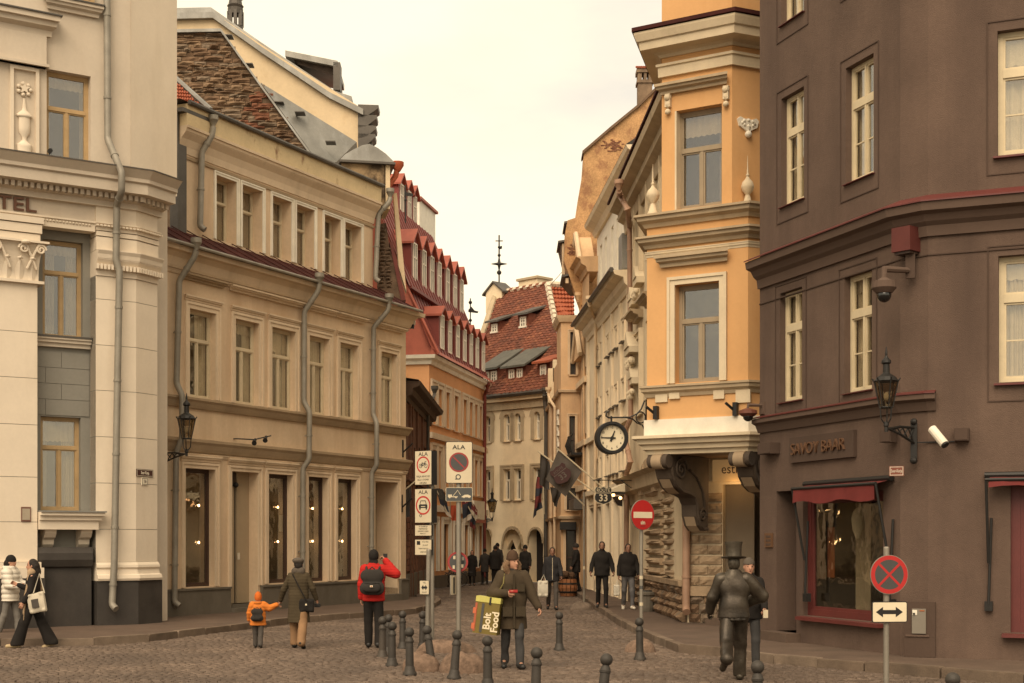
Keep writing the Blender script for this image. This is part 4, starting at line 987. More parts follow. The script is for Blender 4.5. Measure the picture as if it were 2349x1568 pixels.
# turret with openings on the skyline
tu = thing('turret', at(540, 40, 85), 'black open lantern turret just above the roof edge', 'tower')
c = at(540, 62, 85); M0 = Matrix.Translation(c); k_ = 85 / F
b = MB(M0)
for i in range(8):
    t = 2 * math.pi * i / 8 + .2; b.box(15 * k_ * math.cos(t) - .09, 15 * k_ * math.cos(t) + .09, 15 * k_ * math.sin(t) - .09, 15 * k_ * math.sin(t) + .09, 0, 34 * k_)
b.build('post', TIN_D, tu)
MB(M0).lathe([(17 * k_, 27 * k_), (18 * k_, 40 * k_), (16 * k_, 42 * k_), (19 * k_, 47 * k_), (16 * k_, 50 * k_), (14 * k_, 62 * k_), (20 * k_, 66 * k_), (15 * k_, 75 * k_), (6 * k_, 90 * k_), (1, 140 * k_)][:-1], (0, 0, 0), 16).build('dome', TIN_D, tu)
MB(M0).lathe([(18 * k_, -4), (18 * k_, 0)], (0, 0, 0), 16).build('drum', TIN_D, tu)
# ---------------------------------------------------------------- dark brick corner house between the ochre house and the mansard house
BRK = M('dark_red_brick', (.15, .07, .042), .9, .3, 3, .5, 22, dirt=(.07, .04, .028), damt=.6)
BRKB = [M('brick_face_%d' % i, c, .9, .2, 6, .3, 40) for i, c in enumerate(((.2, .085, .048), (.15, .062, .037), (.235, .115, .065)))]
FB = Fr((-3.42, 45.9), (.02, 1))
bh = thing('brick_house', FB.P(5, 0, 0), 'low dark red brick house with a heavy cornice between ochre house and mansard house', 'building')
zb_ = lambda u, v, p=0: FB.uv(u, v, p)[1]
aB1 = FB.a(986); zBt = FB.uv(948, 905, 0)[1]
bw = [(FB.a(947) , FB.a(952), zb_(947, 1100), zb_(947, 1025), .2), (FB.a(958), FB.a(963.5), zb_(958, 1100), zb_(958, 1025), .2), (FB.a(972), FB.a(977.5), zb_(972, 1100), zb_(972, 1025), .2)]
wall(FB, -.2, aB1, T - .1, zBt, bw, 'brick_wall', BRK, bh)
for h in bw: window(FB, bh, h, DKFR, 0, simple=True, tr=.3, fw=.05, sill=YTD)
b = MB(FB); b.quad((aB1, 0, 0), (aB1, -6, 0), (aB1, -6, zBt), (aB1, 0, zBt)); b.quad((-.2, 0, 0), (-.2, -6, 0), (-.2, -6, zBt), (-.2, 0, zBt)); b.build('end_wall', BRK, bh)
prof = [(-.3, zBt - .5), (.06, zBt - .5), (.08, zBt - .35), (.22, zBt - .3), (.25, zBt - .1), (.45, zBt - .02), (.5, zBt + .12), (-.3, zBt + .16)]
MB().sweep([FB.P(-.3, 0, 0), FB.P(aB1 + .05, 0, 0), FB.P(aB1 + .05, -3, 0)], prof).build('cornice', M('dark_wood_cornice', (.07, .042, .026), .8, .2, 4, .1, 30), bh)
zc_ = zb_(960, 1108); MB(FB).box(-.2, aB1, 0, .12, zc_ - .12, zc_).build('string_course', BRK, bh)
b = MB(FB); b.add([(-.4, .45, zBt + .16), (aB1 + .1, .45, zBt + .16), (aB1 + .1, -6, zBt + 1.2), (-.4, -6, zBt + 1.2)], [(0, 1, 2, 3)]); b.build('tin_roof', TIN, bh, fix=False)
# pilaster strips and brick bands, bricks one by one on the near stretch
for u in (938.5, 944, 955, 967, 981): 
    a = FB.a(u); MB(FB).box(a - .16, a + .16, 0, .07, T, zBt - .5).build('pilaster_strip', BRK, bh)
rr = random.Random(4)
for k in range(26):
    z = 1.0 + k * .2
    for i in range(6):
        a = .05 + i * .5 + (k % 2) * .2
        if z < zb_(947, 1100) - .15 : MB(FB).box(a, a + .44, .0, .03 + rr.uniform(0, .02), z, z + .17).build('brick', BRKB[rr.randrange(3)], bh)
MB(FB).box(.0, aB1, .0, .06, T - .1, .9).build('plinth', YBASE, bh)
downpipe(FB, bh, [(997, 905, .5), (993, 915, .48), (982, 940, .15), (981, 1300, .15)], TIN_D, .06, bands=False)

# ---------------------------------------------------------------- red mansard house
ORW = M('apricot_render', (.64, .33, .155), .88, .07, 1, .12, 50, dirt=(.5, .25, .11), damt=.3)
ORT = M('pale_apricot_trim', (.62, .5, .36), .8, .07, 2, .08, 50)
REDM = M('red_painted_tin', (.34, .09, .055), .6, .16, 1.3, .06, 20, dirt=(.21, .04, .03), damt=.6, spec=.4)
REDD = M('deep_red_tin', (.17, .034, .025), .55, .16, 1.3, .06, 20, spec=.4)
FM = Fr((-3.34, 57.5), (.2, 1)); um = lambda u, v, p=0: FM.uv(u, v, p)
mh = thing('mansard_house', FM.P(5, 0, 0), 'apricot house under a steep red tin mansard with rows of dormers', 'building')
aM0, aM1 = -.05, FM.a(1113)
zE = um(1050, 851)[1]
def mholes(us, v0, v1, vr): 
    zt = um(vr, v0)[1]; zb = um(vr, v1)[1]; return [(FM.a(a), FM.a(b_), zb, zt, .16) for a, b_ in us]
r1 = mholes([(991, 999), (1004, 1013), (1022, 1030), (1041, 1050), (1061.5, 1069.5), (1076, 1083), (1088, 1094.5), (1099, 1104.5)], 918, 996, 1066)
r2 = mholes([(991, 999), (1002.5, 1010.5), (1021, 1029), (1041, 1050), (1061.5, 1069.5), (1076, 1083), (1088, 1094.5), (1099, 1104.5)], 1050, 1135, 1066)
r3 = mholes([(990, 1000), (1016, 1028), (1042, 1054), (1064, 1073), (1081, 1089), (1097, 1105)], 1205, 1305, 1066)
wall(FM, aM0, aM1, T - .1, zE, r1 + r2 + r3, 'street_wall', ORW, mh)
for h in r1 + r2: window(FM, mh, h, CREAMF, 0, simple=True, tr=.36, fw=.06, leaves=1, surround=ORT, sw=.28, sp=.05, sill=ORT, sill_over=.15)
for h in r3: window(FM, mh, h, DKFR, 0, simple=True, tr=None, fw=.08, leaves=1, surround=WHITE, sw=.3, sp=.06, name='shop_window')
z_ = um(1050, 1017)[1]; MB(FM).box(aM0, aM1, 0, .14, z_ - .12, z_ + .12).build('string_course', ORT, mh)
z_ = um(1050, 1170)[1]; MB(FM).box(aM0, aM1, 0, .16, z_ - .16, z_ + .1).build('string_course', WHITE, mh)
MB(FM).box(aM0, aM1, 0, .1, T - .1, um(1010, 1320)[1]).build('plinth', YBASE, mh)
# end wall facing the square
b = MB(FM); b.quad((aM0, 0, 0), (aM0, -9, 0), (aM0, -9, zE), (aM0, 0, zE)); b.build('end_wall', ORW, mh)
MB().sweep([FM.P(aM0, -9, 0), FM.P(aM0, 0, 0), FM.P(aM1, 0, 0)], [(-.2, zE - .32), (.1, zE - .32), (.16, zE - .18), (.3, zE - .1), (.34, zE + .04), (-.2, zE + .06)]).build('white_cornice', WHITE, mh)
zK = um(1030, 716, -.8)[1]; zK = um(1093, 762, -.9)[1]; zT_ = um(1060, 615, -3)[1]
pK, pR = -.95, -2.6
def roof(p0, z0, p1, z1, name, m, bx0=0, bx1=0):
    b = MB(FM); b.add([(aM0 - .3 + bx0, p0, z0), (aM1 + .2, p0, z0), (aM1 + .1, p1, z1), (aM0 + bx1, p1, z1)], [(0, 1, 2, 3)]); return b.build(name, m, mh, fix=False)
roof(.45, zE + .05, .1, zE + .35, 'eaves_skirt', REDM); roof(.1, zE + .35, pK, zK, 'lower_mansard', REDD)
MB(FM).box(aM0 - .05, aM1 + .1, pK - .1, pK + .25, zK - .06, zK + .06).build('knuckle_gutter', REDD, mh)
roof(pK + .2, zK + .02, pR, zT_, 'upper_mansard', REDD)
for p0, z0, p1, z1 in ((.1, zE + .35, pK, zK), (pK + .2, zK + .02, pR, zT_)):
    for i in range(20):
        a = aM0 + .1 + i * (aM1 - aM0) / 20; MB(FM).tube([(a, p0 + .02, z0), (a, p1 + .02, z1)], .022, 4).build('standing_seam', REDD, mh)
roof(pR, zT_, pR - 5, zT_ + 4.2, 'top_roof', REDM, 0, 0)
# gabled end of the mansard
b = MB(FM); b.add([(aM0, .4, zE + .05), (aM0, pK, zK), (aM0, pR, zT_), (aM0, pR - 5, zT_ + 4.2), (aM0, -9, zE)], [(0, 1, 2, 3, 4)]); b.build('roof_end', REDM, mh, fix=False)
pts = [(.4, zE + .1), (pK, zK + .05), (pR, zT_ + .05), (pR - 5, zT_ + 4.25)]
for i in range(3): MB(FM).tube([(aM0 - .02, pts[i][0], pts[i][1]), (aM0 - .02, pts[i + 1][0], pts[i + 1][1])], .07, 5).build('verge', REDM, mh)
def dormer(fr, root, a, p, zb, zt, w, depth, wall_m, roof_m, glass_w=.5, gable=.45, over=.15):
    b = MB(fr); hw = w / 2
    b.box(a - hw, a + hw, p - depth, p, zb, zt); d = b.build('dormer', wall_m, root)
    g = MB(fr); zt2 = zt + gable * w * .9
    g.prism([(a - hw, zt), (a + hw, zt), (a, zt2)], p - depth, p); g.build('dormer_gable', wall_m, d)
    r = MB(fr)
    for s_ in (-1, 1):
        r.add([(a, p + over, zt2 + .06), (a + s_ * (hw + over), p + over, zt - .06), (a + s_ * (hw + over), p - depth, zt - .06), (a, p - depth, zt2 + .06), (a, p + over, zt2 - .03), (a + s_ * (hw + over), p + over, zt - .15), (a + s_ * (hw + over), p - depth, zt - .15), (a, p - depth, zt2 - .03)],
              [(0, 1, 2, 3), (4, 5, 6, 7), (0, 1, 5, 4), (1, 2, 6, 5), (2, 3, 7, 6)])
    r.build('dormer_roof', roof_m, d)
    gw = w * glass_w / 2; f = MB(fr)
    z0, z1 = zb + .12 * (zt - zb), zt - .02
    f.box(a - gw - .06, a - gw, p, p + .05, z0, z1); f.box(a + gw, a + gw + .06, p, p + .05, z0, z1); f.box(a - gw, a + gw, p, p + .05, z1 - .06, z1); f.box(a - gw, a + gw, p, p + .05, z0, z0 + .06); f.box(a - .025, a + .025, p, p + .045, z0 + .06, z1 - .06); f.box(a - gw, a + gw, p, p + .044, z0 + (z1 - z0) * .62, z0 + (z1 - z0) * .62 + .05)
    f.build('dormer_window', WHITE, d); MB(fr).box(a - gw, a + gw, p + .002, p + .015, z0, z1).build('pane', PANE, d)
    return d
# lower row: seven narrow dormers, middle row: seven bigger ones, top row: three
for u in (1017, 1035, 1053, 1069, 1084, 1098, 1112): dormer(FM, mh, FM.a(u - 10, -.1), .02, um(1060, 838, .0)[1], um(1060, 752, .0)[1], .95, 1.2, REDD, REDM, .45, .35)
zd0, zd1 = um(1010, 735, -1.5)[1], um(1010, 633, -1.5)[1]
for u in (951, 972, 990, 1007, 1026, 1043, 1058): dormer(FM, mh, FM.a(u, -1.0), -1.0, zK + .15, zK + 2.1, 1.05, 2.2, REDD, REDM, .45, .55)
for u in (921, 938, 951): dormer(FM, mh, FM.a(u, -3.2), -3.2, zT_ + .1, zT_ + 1.75, .95, 2.5, REDD, REDM, .45, .5)
(a0, z0), (a1, z1) = um(962, 590, -5.5), um(995, 488, -5.5)
c_ = thing('white_chimney', FM.P((a0 + a1) / 2, -5.5, z0 - 1), 'tall white chimney with a red cap above the red dormers', 'chimney')
MB(FM).box(a0 + .02, a1 + .35, -6.3, -5.5, z0 - 1.5, z1).build('stack', WHITE, c_); MB(FM).box(a0 - .12, a1 + .5, -6.45, -5.36, z1, z1 + .14).build('cap', REDM, c_)
def vane(u, v0, v1, Y, label, parts, k=1.0):
    q = at(u, v1, Y); t = thing('weather_vane', q, label, 'weather vane'); h = (v1 - v0) * Y / F; M0 = Matrix.Translation(q)
    b = MB(M0); b.tube([(0, 0, -.6), (0, 0, h)], .028 * k, 6)
    b.build('rod', IRON, t); b = MB(M0)
    for z, r in parts: b.ball((0, 0, h * z), r, 8, 6)
    b.build('knobs', IRON, t); return t, M0, h
t, M0, h = vane(930, 425, 478, 58, 'thin weather vane on the red mansard beside the chimney', [(.35, .06)])
MB(M0).prism([(-.05, h * .55), (.3, h * .5), (.32, h * .62), (.15, h * .66), (-.05, h * .72)], -.01, .01).build('flag', IRON, t)
t, M0, h = vane(1079, 685, 748, 69, 'little bird-shaped weather vane between mansard house and tiled roof', [(.2, .08), (.85, .09)])
MB(M0).prism([(-.1, h * .5), (.35, h * .46), (.4, h * .52), (.2, h * .56), (.05, h * .7), (-.1, h * .58)], -.015, .015).build('bird', IRON, t)
# red rainwater pipe at the far corner, shop things on the mansard house
downpipe(FM, mh, [(1118, 893, .3), (1112, 905, .12), (1111, 1320, .12)], REDD, .08, bands=False)
MB(FM).box(FM.a(1088, .3), FM.a(1112, .3), .15, .3, um(1100, 1192, .3)[1], um(1100, 1150, .3)[1]).build('white_shop_board', WHITE, mh)
MB(FM).box(FM.a(1086, .3), FM.a(1113, .3), .15, .32, um(1100, 1200, .3)[1], um(1100, 1193, .3)[1]).build('red_board_edge', REDM, mh)

# ---------------------------------------------------------------- house across the end of the street
EC = M('cream_limewash', (.76, .62, .42), .9, .08, 1.4, .15, 40, dirt=(.38, .29, .16), damt=.4)
EST = M('limestone_trim', (.42, .33, .215), .9, .12, 3, .15, 40)
TL = [M('old_clay_tile_%d' % i, c, .85, .3, 5, .35, 30, dirt=(.06, .025, .018), damt=.6, streak=1) for i, c in enumerate(((.195, .066, .037), (.165, .055, .032), (.225, .082, .043), (.14, .05, .03)))]
FE = Fr((-1.30, 69.0), (.7, -.714)); ue = lambda u, v, p=0: FE.uv(u, v, p)
eh = thing('gable_house', FE.P(3, 0, 0), 'cream house with arched windows and a steep old tiled roof closing the street', 'building')
aE0, aE1 = FE.a(1096), FE.a(1256)
zEe = ue(1180, 915)[1]
def eholes(us, v0, v1, ur): 
    zt = ue(ur, v0)[1]; zb = ue(ur, v1)[1]; return [(FE.a(a), FE.a(b_), zb, zt, .22) for a, b_ in us]
e1 = eholes([(1112, 1126), (1156, 1170), (1181.5, 1195), (1226, 1239)], 950, 1012, 1175); e2 = eholes([(1111, 1126), (1155, 1171), (1180, 1196), (1224, 1240)], 1076, 1148, 1175)
dr = eholes([(1112, 1127), (1155, 1199), (1214, 1246)], 1215, 1335, 1180); dr = [(h[0], h[1], T - .1, h[3], .5) for h in dr]
wall(FE, aE0, aE1, T - .1, zEe, e1 + e2 + dr, 'front_wall', EC, eh)
for h in e1:
    window(FE, eh, h, WHITE, 0, simple=True, tr=.36, fw=.06, sill=EST, surround=None)
    am, w = (h[0] + h[1]) / 2, (h[1] - h[0]) / 2
    for k, (r_, p_, m_) in enumerate(((w, -.15, EC),)):
        b = MB(FE); n = 8
        for i in range(n):
            t0, t1 = math.pi * i / n, math.pi * (i + 1) / n
            f0, f1 = (am + w * math.cos(t0), h[3] - w + w * math.sin(t0)), (am + w * math.cos(t1), h[3] - w + w * math.sin(t1))
            if True: b.add([(f0[0], .004, f0[1]), (f1[0], .004, f1[1]), (f1[0], .004, h[3]), (f0[0], .004, h[3])], [(0, 1, 2, 3)])
        b.build('arch_spandrel', EC, eh, fix=False)
    b = MB(FE); n = 10
    for i in range(n):
        t0, t1 = math.pi * i / n, math.pi * (i + 1) / n; q = lambda t, r: (am + r * math.cos(t), h[3] - w + r * math.sin(t))
        x0, x1, y0, y1 = q(t0, w), q(t1, w), q(t0, w + .3), q(t1, w + .3); b.add([(x0[0], .04, x0[1]), (x1[0], .04, x1[1]), (y1[0], .04, y1[1]), (y0[0], .04, y0[1])], [(0, 1, 2, 3)])
    for s_ in (-1, 1): b.add([(am + s_ * w, .04, h[2]), (am + s_ * (w + .22), .04, h[2]), (am + s_ * (w + .22), .04, h[3] - w), (am + s_ * w, .04, h[3] - w)], [(0, 1, 2, 3)])
    b.build('stone_surround', EST, eh, fix=False)
for h in e2: window(FE, eh, h, WHITE, 0, simple=True, tr=.36, fw=.06, sill=EST, surround=EST, sw=.2, sp=.04)
for j, h in enumerate(dr):                              # pointed doorways: arch stones, two lights in the middle one
    am, w = (h[0] + h[1]) / 2, (h[1] - h[0]) / 2; zs = h[3] - w * 1.45
    def gp_(t, k=1.0):                                  # gothic curve, t 0..1 from left spring to apex to right spring
        s_ = -1 if t < .5 else 1; tt = t * 2 if t < .5 else 2 - t * 2
        return (am + s_ * w * k * math.cos(tt * math.pi / 2) ** .8, zs + (h[3] - zs) * k * math.sin(tt * math.pi / 2) ** 1.1)
    b = MB(FE); n = 14
    for i in range(n):
        f0, f1 = gp_(i / n), gp_((i + 1) / n); b.add([(f0[0], .005, f0[1]), (f1[0], .005, f1[1]), (f1[0], .005, h[3]), (f0[0], .005, h[3])], [(0, 1, 2, 3)])
    b.build('arch_spandrel', EC, eh, fix=False)
    for i in range(n):
        f0, f1, g0, g1 = gp_(i / n + .004), gp_((i + 1) / n - .004), gp_(i / n + .004, 1.16), gp_((i + 1) / n - .004, 1.16)
        v = [(f0[0], .01, f0[1]), (f1[0], .01, f1[1]), (g1[0], .01, g1[1]), (g0[0], .01, g0[1])]; b = MB(FE); b.add(v + [(x, .09, z) for x, _, z in v], [(4, 5, 6, 7), (0, 1, 5, 4), (1, 2, 6, 5), (2, 3, 7, 6), (3, 0, 4, 7)]); b.build('arch_stone', EST, eh)
    MB(FE).box(h[0], h[1], -.55, -.5, T - .1, h[3]).build('arch_shade_sheet', flat('deep_shade_fill', (.016, .012, .01), .9), eh)  # near-black sheet: shade of the open arches put into the colour
    if j == 1:
        b = MB(FE); b.box(am - .18, am + .18, -.45, -.2, T - .1, zs); b.prism([(am - w, zs), (am - w * .5, zs + w * .75), (am - .05, zs), (am + .05, zs), (am + w * .5, zs + w * .75), (am + w, zs), (am + w, h[3]), (am - w, h[3])], -.45, -.25); b.build('stone_tracery', EC, eh)
MB(FE).box(aE0, aE1 + .1, -.1, .3, zEe - .12, zEe + .1).build('eaves_board', EC, eh); MB(FE).tube([(aE0, .4, zEe + .16), (aE1 + .2, .4, zEe + .16)], .12, 6).build('gutter', TIN_D, eh)
n = 24
b = MB(FE)
for i in range(n): a = aE0 + .1 + (aE1 - aE0 - .2) * i / n; b.box(a, a + .18, 0, .12, zEe - .5, zEe - .14)
stuff(b.build('corbel_frieze', EST, eh))
downpipe(FE, eh, [(1249, 905, .4), (1250, 920, .2), (1253, 950, .15), (1252, 1330, .15)], TIN_D, .1, bands=False, spout=False)
# roof plane: eaves -> ridge, tiles row by row
pr = -6.0; zR = ue(1200, 664, pr)[1]
ridge0 = FE.a(1140, pr); ridge1 = FE.a(1252, pr)
def rp(a, t): return (a, .45 + (pr - .45) * t, zEe + .2 + (zR - zEe - .2) * t)
e_l, e_r = aE0 - .6, FE.a(1262, .4) + 1.2
def aL_(t): return e_l + (ridge0 - e_l) * t
def aR_(t): return e_r + (ridge1 - e_r) * t
rfm = MB(FE).add([rp(e_l, 0), rp(e_r, 0), rp(ridge1, 1), rp(ridge0, 1)], [(0, 1, 2, 3)]).build('tiled_roof', TL[3], eh, fix=False)
nrm = Vector((0, zR - zEe, 6.45)).normalized()
rr = random.Random(8); nt = 0; rest = [MB(FE) for _ in TL]; rows = 44
for j in range(rows):
    t0, t1 = j / rows, (j + 1.25) / rows; a = aL_(t0) + (j % 2) * .14
    while a < aR_(t0) - .1:
        w = .29; t1c = min(t1, 1)
        k = rr.choices(range(4), (.42, .3, .14, .14))[0]; lift = rr.uniform(.025, .045)
        q = [Vector(rp(a + .01, t0)) + nrm * lift, Vector(rp(a + w - .01, t0)) + nrm * lift, Vector(rp(a + w - .01, t1c)) + nrm * .015, Vector(rp(a + .01, t1c)) + nrm * .015]
        mq = (q[0] + q[1]) / 2 + nrm * .03; mq2 = (q[2] + q[3]) / 2 + nrm * .02
        sing = nt < 300 and j % 2 == 0 and 6 < j
        tgt = MB(FE) if sing else rest[k]
        tgt.add([tuple(q[0]), tuple(mq), tuple(q[1]), tuple(q[2]), tuple(mq2), tuple(q[3]), rp(a + .01, t0), rp(a + w - .01, t0)], [(0, 1, 4, 5), (1, 2, 3, 4), (0, 6, 7, 2, 1)])
        if sing: tgt.build('roof_tile', TL[k], rfm, fix=False); nt += 1
        a += w
for k, q in enumerate(rest): stuff(q.build('roof_tiles', TL[k], rfm, fix=False))
LIMEM = M('lime_mortar', (.62, .53, .4), .9, .2, 6, .3, 40)
for i in range(15):
    a = ridge0 + (ridge1 - ridge0) * (i + .5) / 15; MB(FE).tube([(a - .2, pr, zR + .03), (a + .2, pr, zR + .06)], .14, 6).build('ridge_tile', LIMEM if i % 2 else TL[2], rfm)
# left verge parapet with its little gabled finial
vp = [rp(e_l - .02, 0), rp(ridge0 - .05, 1)]
MB(FE).tube([vp[0], vp[1]], .2, 6).build('verge_parapet', EST, eh)
a, z = ue(1145, 684, pr); hw = .62; b = MB(FE); b.prism([(a - hw, z - .8), (a + hw, z - .8), (a + hw, z + .3), (a, z + .75), (a - hw, z + .3)], pr - .4, pr + .4); tn = b.build('gable_turret', EC, eh)
strip(FE, [(a - hw - .2, z + .24), (a, z + .86), (a + hw + .2, z + .24)], pr - .5, pr + .5, .1, TIN_D, 'turret_roof', tn)
q = FE.P(a, pr, z + .8); t = thing('finial_vane', q, 'tall ornate iron finial with cross and star on the gable turret', 'weather vane'); h = (648 - 538) * q.y / F; M0 = Matrix.Translation(q)
MB(M0).tube([(0, 0, -.2), (0, 0, h)], .04, 6).build('rod', IRON, t)
b = MB(M0); [b.ball((0, 0, h * z_), r_, 8, 6) for z_, r_ in ((.22, .13), (.58, .09), (.75, .08))]; b.build('knobs', IRON, t)
b = MB(M0)
for k in range(4): t_ = k * math.pi / 2; b.tube([(0, 0, h * .4), (.42 * math.cos(t_), 0, h * .4 + .42 * math.sin(t_))], [.1, .02], 6)
b.build('star', IRON, t); MB(M0).box(-.2, .2, -.02, .02, h * .87, h * .89).build('crossbar', IRON, t); MB(M0).prism([(0, h * .7), (.16, h * .72), (.16, h * .78), (0, h * .76)], -.015, .015).build('flag', IRON, t)
a, z = ue(1217, 652, pr - .4); MB(FE).box(a - .7, a + .7, pr - 1.2, pr - .2, z - 1, z + .2).build('chimney', EC, eh); MB(FE).box(a - .8, a + .8, pr - 1.3, pr - .1, z + .2, z + .32).build('chimney_cap', EST, eh)
# dormers on the tiled roof
def shed_dormer(u0, u1, vwt, vwb, vtop, name, roof_m, wins, t):
    p0 = .45 + (pr - .45) * t + .2; (a0, zt), (a1, zb) = ue(u0, vwt, p0), ue(u1, vwb, p0)
    if a1 < a0: a0, a1 = a1, a0
    zt = ue((u0 + u1) / 2, vwt, p0)[1]; zb = ue((u0 + u1) / 2, vwb, p0)[1]; bk = 2.3 if roof_m is TIN_G else 2.0; zr = zt + (1.45 if roof_m is TIN_G else .8)
    b = MB(FE); b.box(a0, a1, p0 - 1.6, p0, zb, zt); d = b.build('dormer', TL[1], eh)
    r = MB(FE); r.add([(a0 - .15, p0 + .25, zt), (a1 + .15, p0 + .25, zt), (a1 + .15, p0 - bk, zr), (a0 - .15, p0 - bk, zr), (a0 - .15, p0 + .25, zt - .1), (a1 + .15, p0 + .25, zt - .1), (a1 + .15, p0 - bk, zr - .1), (a0 - .15, p0 - bk, zr - .1)], [(0, 1, 2, 3), (4, 7, 6, 5), (0, 4, 5, 1), (1, 5, 6, 2), (3, 7, 4, 0)]); r.build('dormer_roof', roof_m, d)
    for s0, s1 in wins:
        x0, x1 = a0 + (a1 - a0) * s0, a0 + (a1 - a0) * s1; f = MB(FE); z0, z1 = zb + .15, zt - .15
        f.box(x0, x0 + .08, p0, p0 + .05, z0, z1); f.box(x1 - .08, x1, p0, p0 + .05, z0, z1); f.box(x0 + .08, x1 - .08, p0, p0 + .05, z1 - .08, z1); f.box(x0 - .05, x1 + .05, p0, p0 + .1, z0 - .06, z0 + .03); f.box((x0 + x1) / 2 - .03, (x0 + x1) / 2 + .03, p0, p0 + .045, z0 + .03, z1 - .08)
        for q in (.35, .65): f.box(x0 + .08, x1 - .08, p0, p0 + .04, z0 + (z1 - z0) * q, z0 + (z1 - z0) * q + .04)
        f.build('dormer_window', WHITE, d); MB(FE).box(x0 + .05, x1 - .05, p0, p0 + .012, z0, z1).build('pane', PANE, d)
TIN_G = M('striped_zinc', (.1, .095, .075), .5, .25, 3, .05, 20)
shed_dormer(1124, 1146, 737, 769, 720, 'd', TIN_D, [(.2, .8)], .62); shed_dormer(1188, 1212, 720, 757, 705, 'd', TIN_D, [(.25, .8)], .62)
shed_dormer(1105, 1142, 846, 885, 820, 'd', TIN_G, [(.15, .5), (.6, .95)], .16); shed_dormer(1160, 1206, 840, 886, 820, 'd', TIN_G, [(.18, .45), (.58, .85)], .16); shed_dormer(1233, 1262, 830, 882, 820, 'd', TILE, [(.25, .7)], .16)
# bright re-tiled hip at the right, with mortared ridge
b = MB(); P0, P1, P2, P3 = at(1253, 657, 66.5), at(1316, 662, 68), at(1316, 745, 64), at(1272, 752, 63.5)
N_ = 9
hp = thing('retiled_roof', P3, 'bright orange retiled roof slope with white mortared ridge right of the old roof', 'roof')
MB().add([tuple(P0), tuple(P1), tuple(P2), tuple(P3)], [(0, 1, 2, 3)]).build('roof_sheet', TILE, hp, fix=False)
nn = (P1 - P0).cross(P3 - P0).normalized(); nn = nn if nn.y < 0 else -nn
for j in range(N_):
    for i in range(8):
        def Q(s_, t_): return P0.lerp(P1, s_).lerp(P3.lerp(P2, s_), t_)
        s0, s1, t0, t1 = i / 8 + .006, (i + 1) / 8 - .006, j / N_, (j + 1) / N_
        b = MB(); m0, m1 = Q((s0 + s1) / 2, t0) + nn * .07, Q((s0 + s1) / 2, t1) + nn * .16
        b.add([tuple(Q(s0, t0) + nn * .02), tuple(m0), tuple(Q(s1, t0) + nn * .02), tuple(Q(s1, t1) + nn * .1), tuple(m1), tuple(Q(s0, t1) + nn * .1), tuple(Q(s0, t1)), tuple(Q(s1, t1))], [(0, 1, 4, 5), (1, 2, 3, 4), (5, 4, 3, 7, 6)]); b.build('roof_tile', TILE, hp, fix=False)
for A, B in ((P0, P1), (P0, P3)):
    for i in range(9): MB().tube([tuple(A.lerp(B, i / 9 + .01) + nn * .12), tuple(A.lerp(B, (i + .92) / 9) + nn * .15)], .15, 6).build('ridge_tile', LIMEM, hp)
# lantern on the end house's left corner
FL = Fr(FE.P(aE0 + .5, 0, 0).to_2d()[:], (FE.d.x, FE.d.y))
a, z = FE.uv(1112, 1195, .1); al2, zl2 = FE.uv(1129, 1192, .9)
wall_lamp(FE, 0, a, al2, z, zl2, 1.05, 'distant black lantern in front of the arched cream house', out=.9)
# ---------------------------------------------------------------- right row, far to near
PEACH = M('peach_render', (.58, .38, .215), .88, .1, 1.2, .15, 40, dirt=(.3, .19, .11), damt=.5)
PEACHT = M('peach_trim', (.64, .48, .31), .85, .1, 2, .1, 40, dirt=(.34, .23, .14), damt=.5)
SHAB = M('crumbling_orange_plaster', (.5, .29, .135), .95, .2, 1.2, .5, 22, dirt=(.2, .085, .05), damt=.6, streak=.8, dth=(.5, .64), dsc=2.2, fine=1.2)
CRM = M('cream_render', (.74, .61, .43), .88, .08, 1, .12, 40, dirt=(.42, .33, .21), damt=.4, streak=.25)
BRWD = M('brown_eaves_wood', (.16, .1, .06), .8, .25, 3, .15, 30)
PF = Fr((1.97, 57.2), (1, 0)); PL = Fr((1.64, 66.2), (.33, -9.0))
ph = thing('peach_house', (2.6, 58, 0), 'narrow peach house with tall dark windows jutting into the street at the right', 'building')
zP = PF.uv(1300, 728)[1]
def fh(fr, u0, u1, v0, v1, dep=.18, p=0):
    a0, zt = fr.uv(u0, v0, p); a1 = fr.a(u1, p); zb = fr.uv(u0, v1, p)[1]; return (a0, a1, zb, zt, dep)
pw = [fh(PF, 1308, 1321, 762, 860), fh(PF, 1306, 1319, 955, 1062), fh(PF, 1298, 1322, 1215, 1345, .3), fh(PF, 1300, 1322, 1120, 1170)]
wall(PF, 0, 1.4, T - .1, zP, pw, 'front_wall', PEACH, ph)
for h in pw: window(PF, ph, h, DKFR, 0, simple=True, tr=.5, fw=.04, leaves=1, surround=PEACHT, sw=.1, sill=PEACHT)
b = MB(PL); b.quad((0, 0, 0), (9.006, 0, 0), (9.006, 0, zP - 1.6), (0, 0, zP - 1.6)); b.quad((6.6, .002, zP - 1.6), (9.006, .002, zP - 1.6), (9.006, .002, zP), (6.6, .002, zP)); b.build('side_wall', PEACH, ph)
MB().sweep([PL.P(6.6, 0, 0), PF.P(0, 0, 0), PF.P(1.4, 0, 0)], [(-.3, zP - .2), (.08, zP - .2), (.16, zP - .05), (.2, zP + .05), (-.3, zP + .1)]).build('cornice', PEACHT, ph)
for v in (895, 1075, 1185):
    z = PF.uv(1300, v)[1]; MB().sweep([PL.P(0, 0, 0), PF.P(0, 0, 0), PF.P(1.4, 0, 0)], [(-.05, z - .1), (.1, z - .1), (.14, z), (-.05, z + .03)]).build('string_course', PEACHT, ph)
for k in range(14):
    z = 4.3 + k * .22; o = MB(PL).box(7.3, 8.0 if k % 2 else 7.7, 0, .07, z, z + .19).build('quoin_block', WHITE, ph)
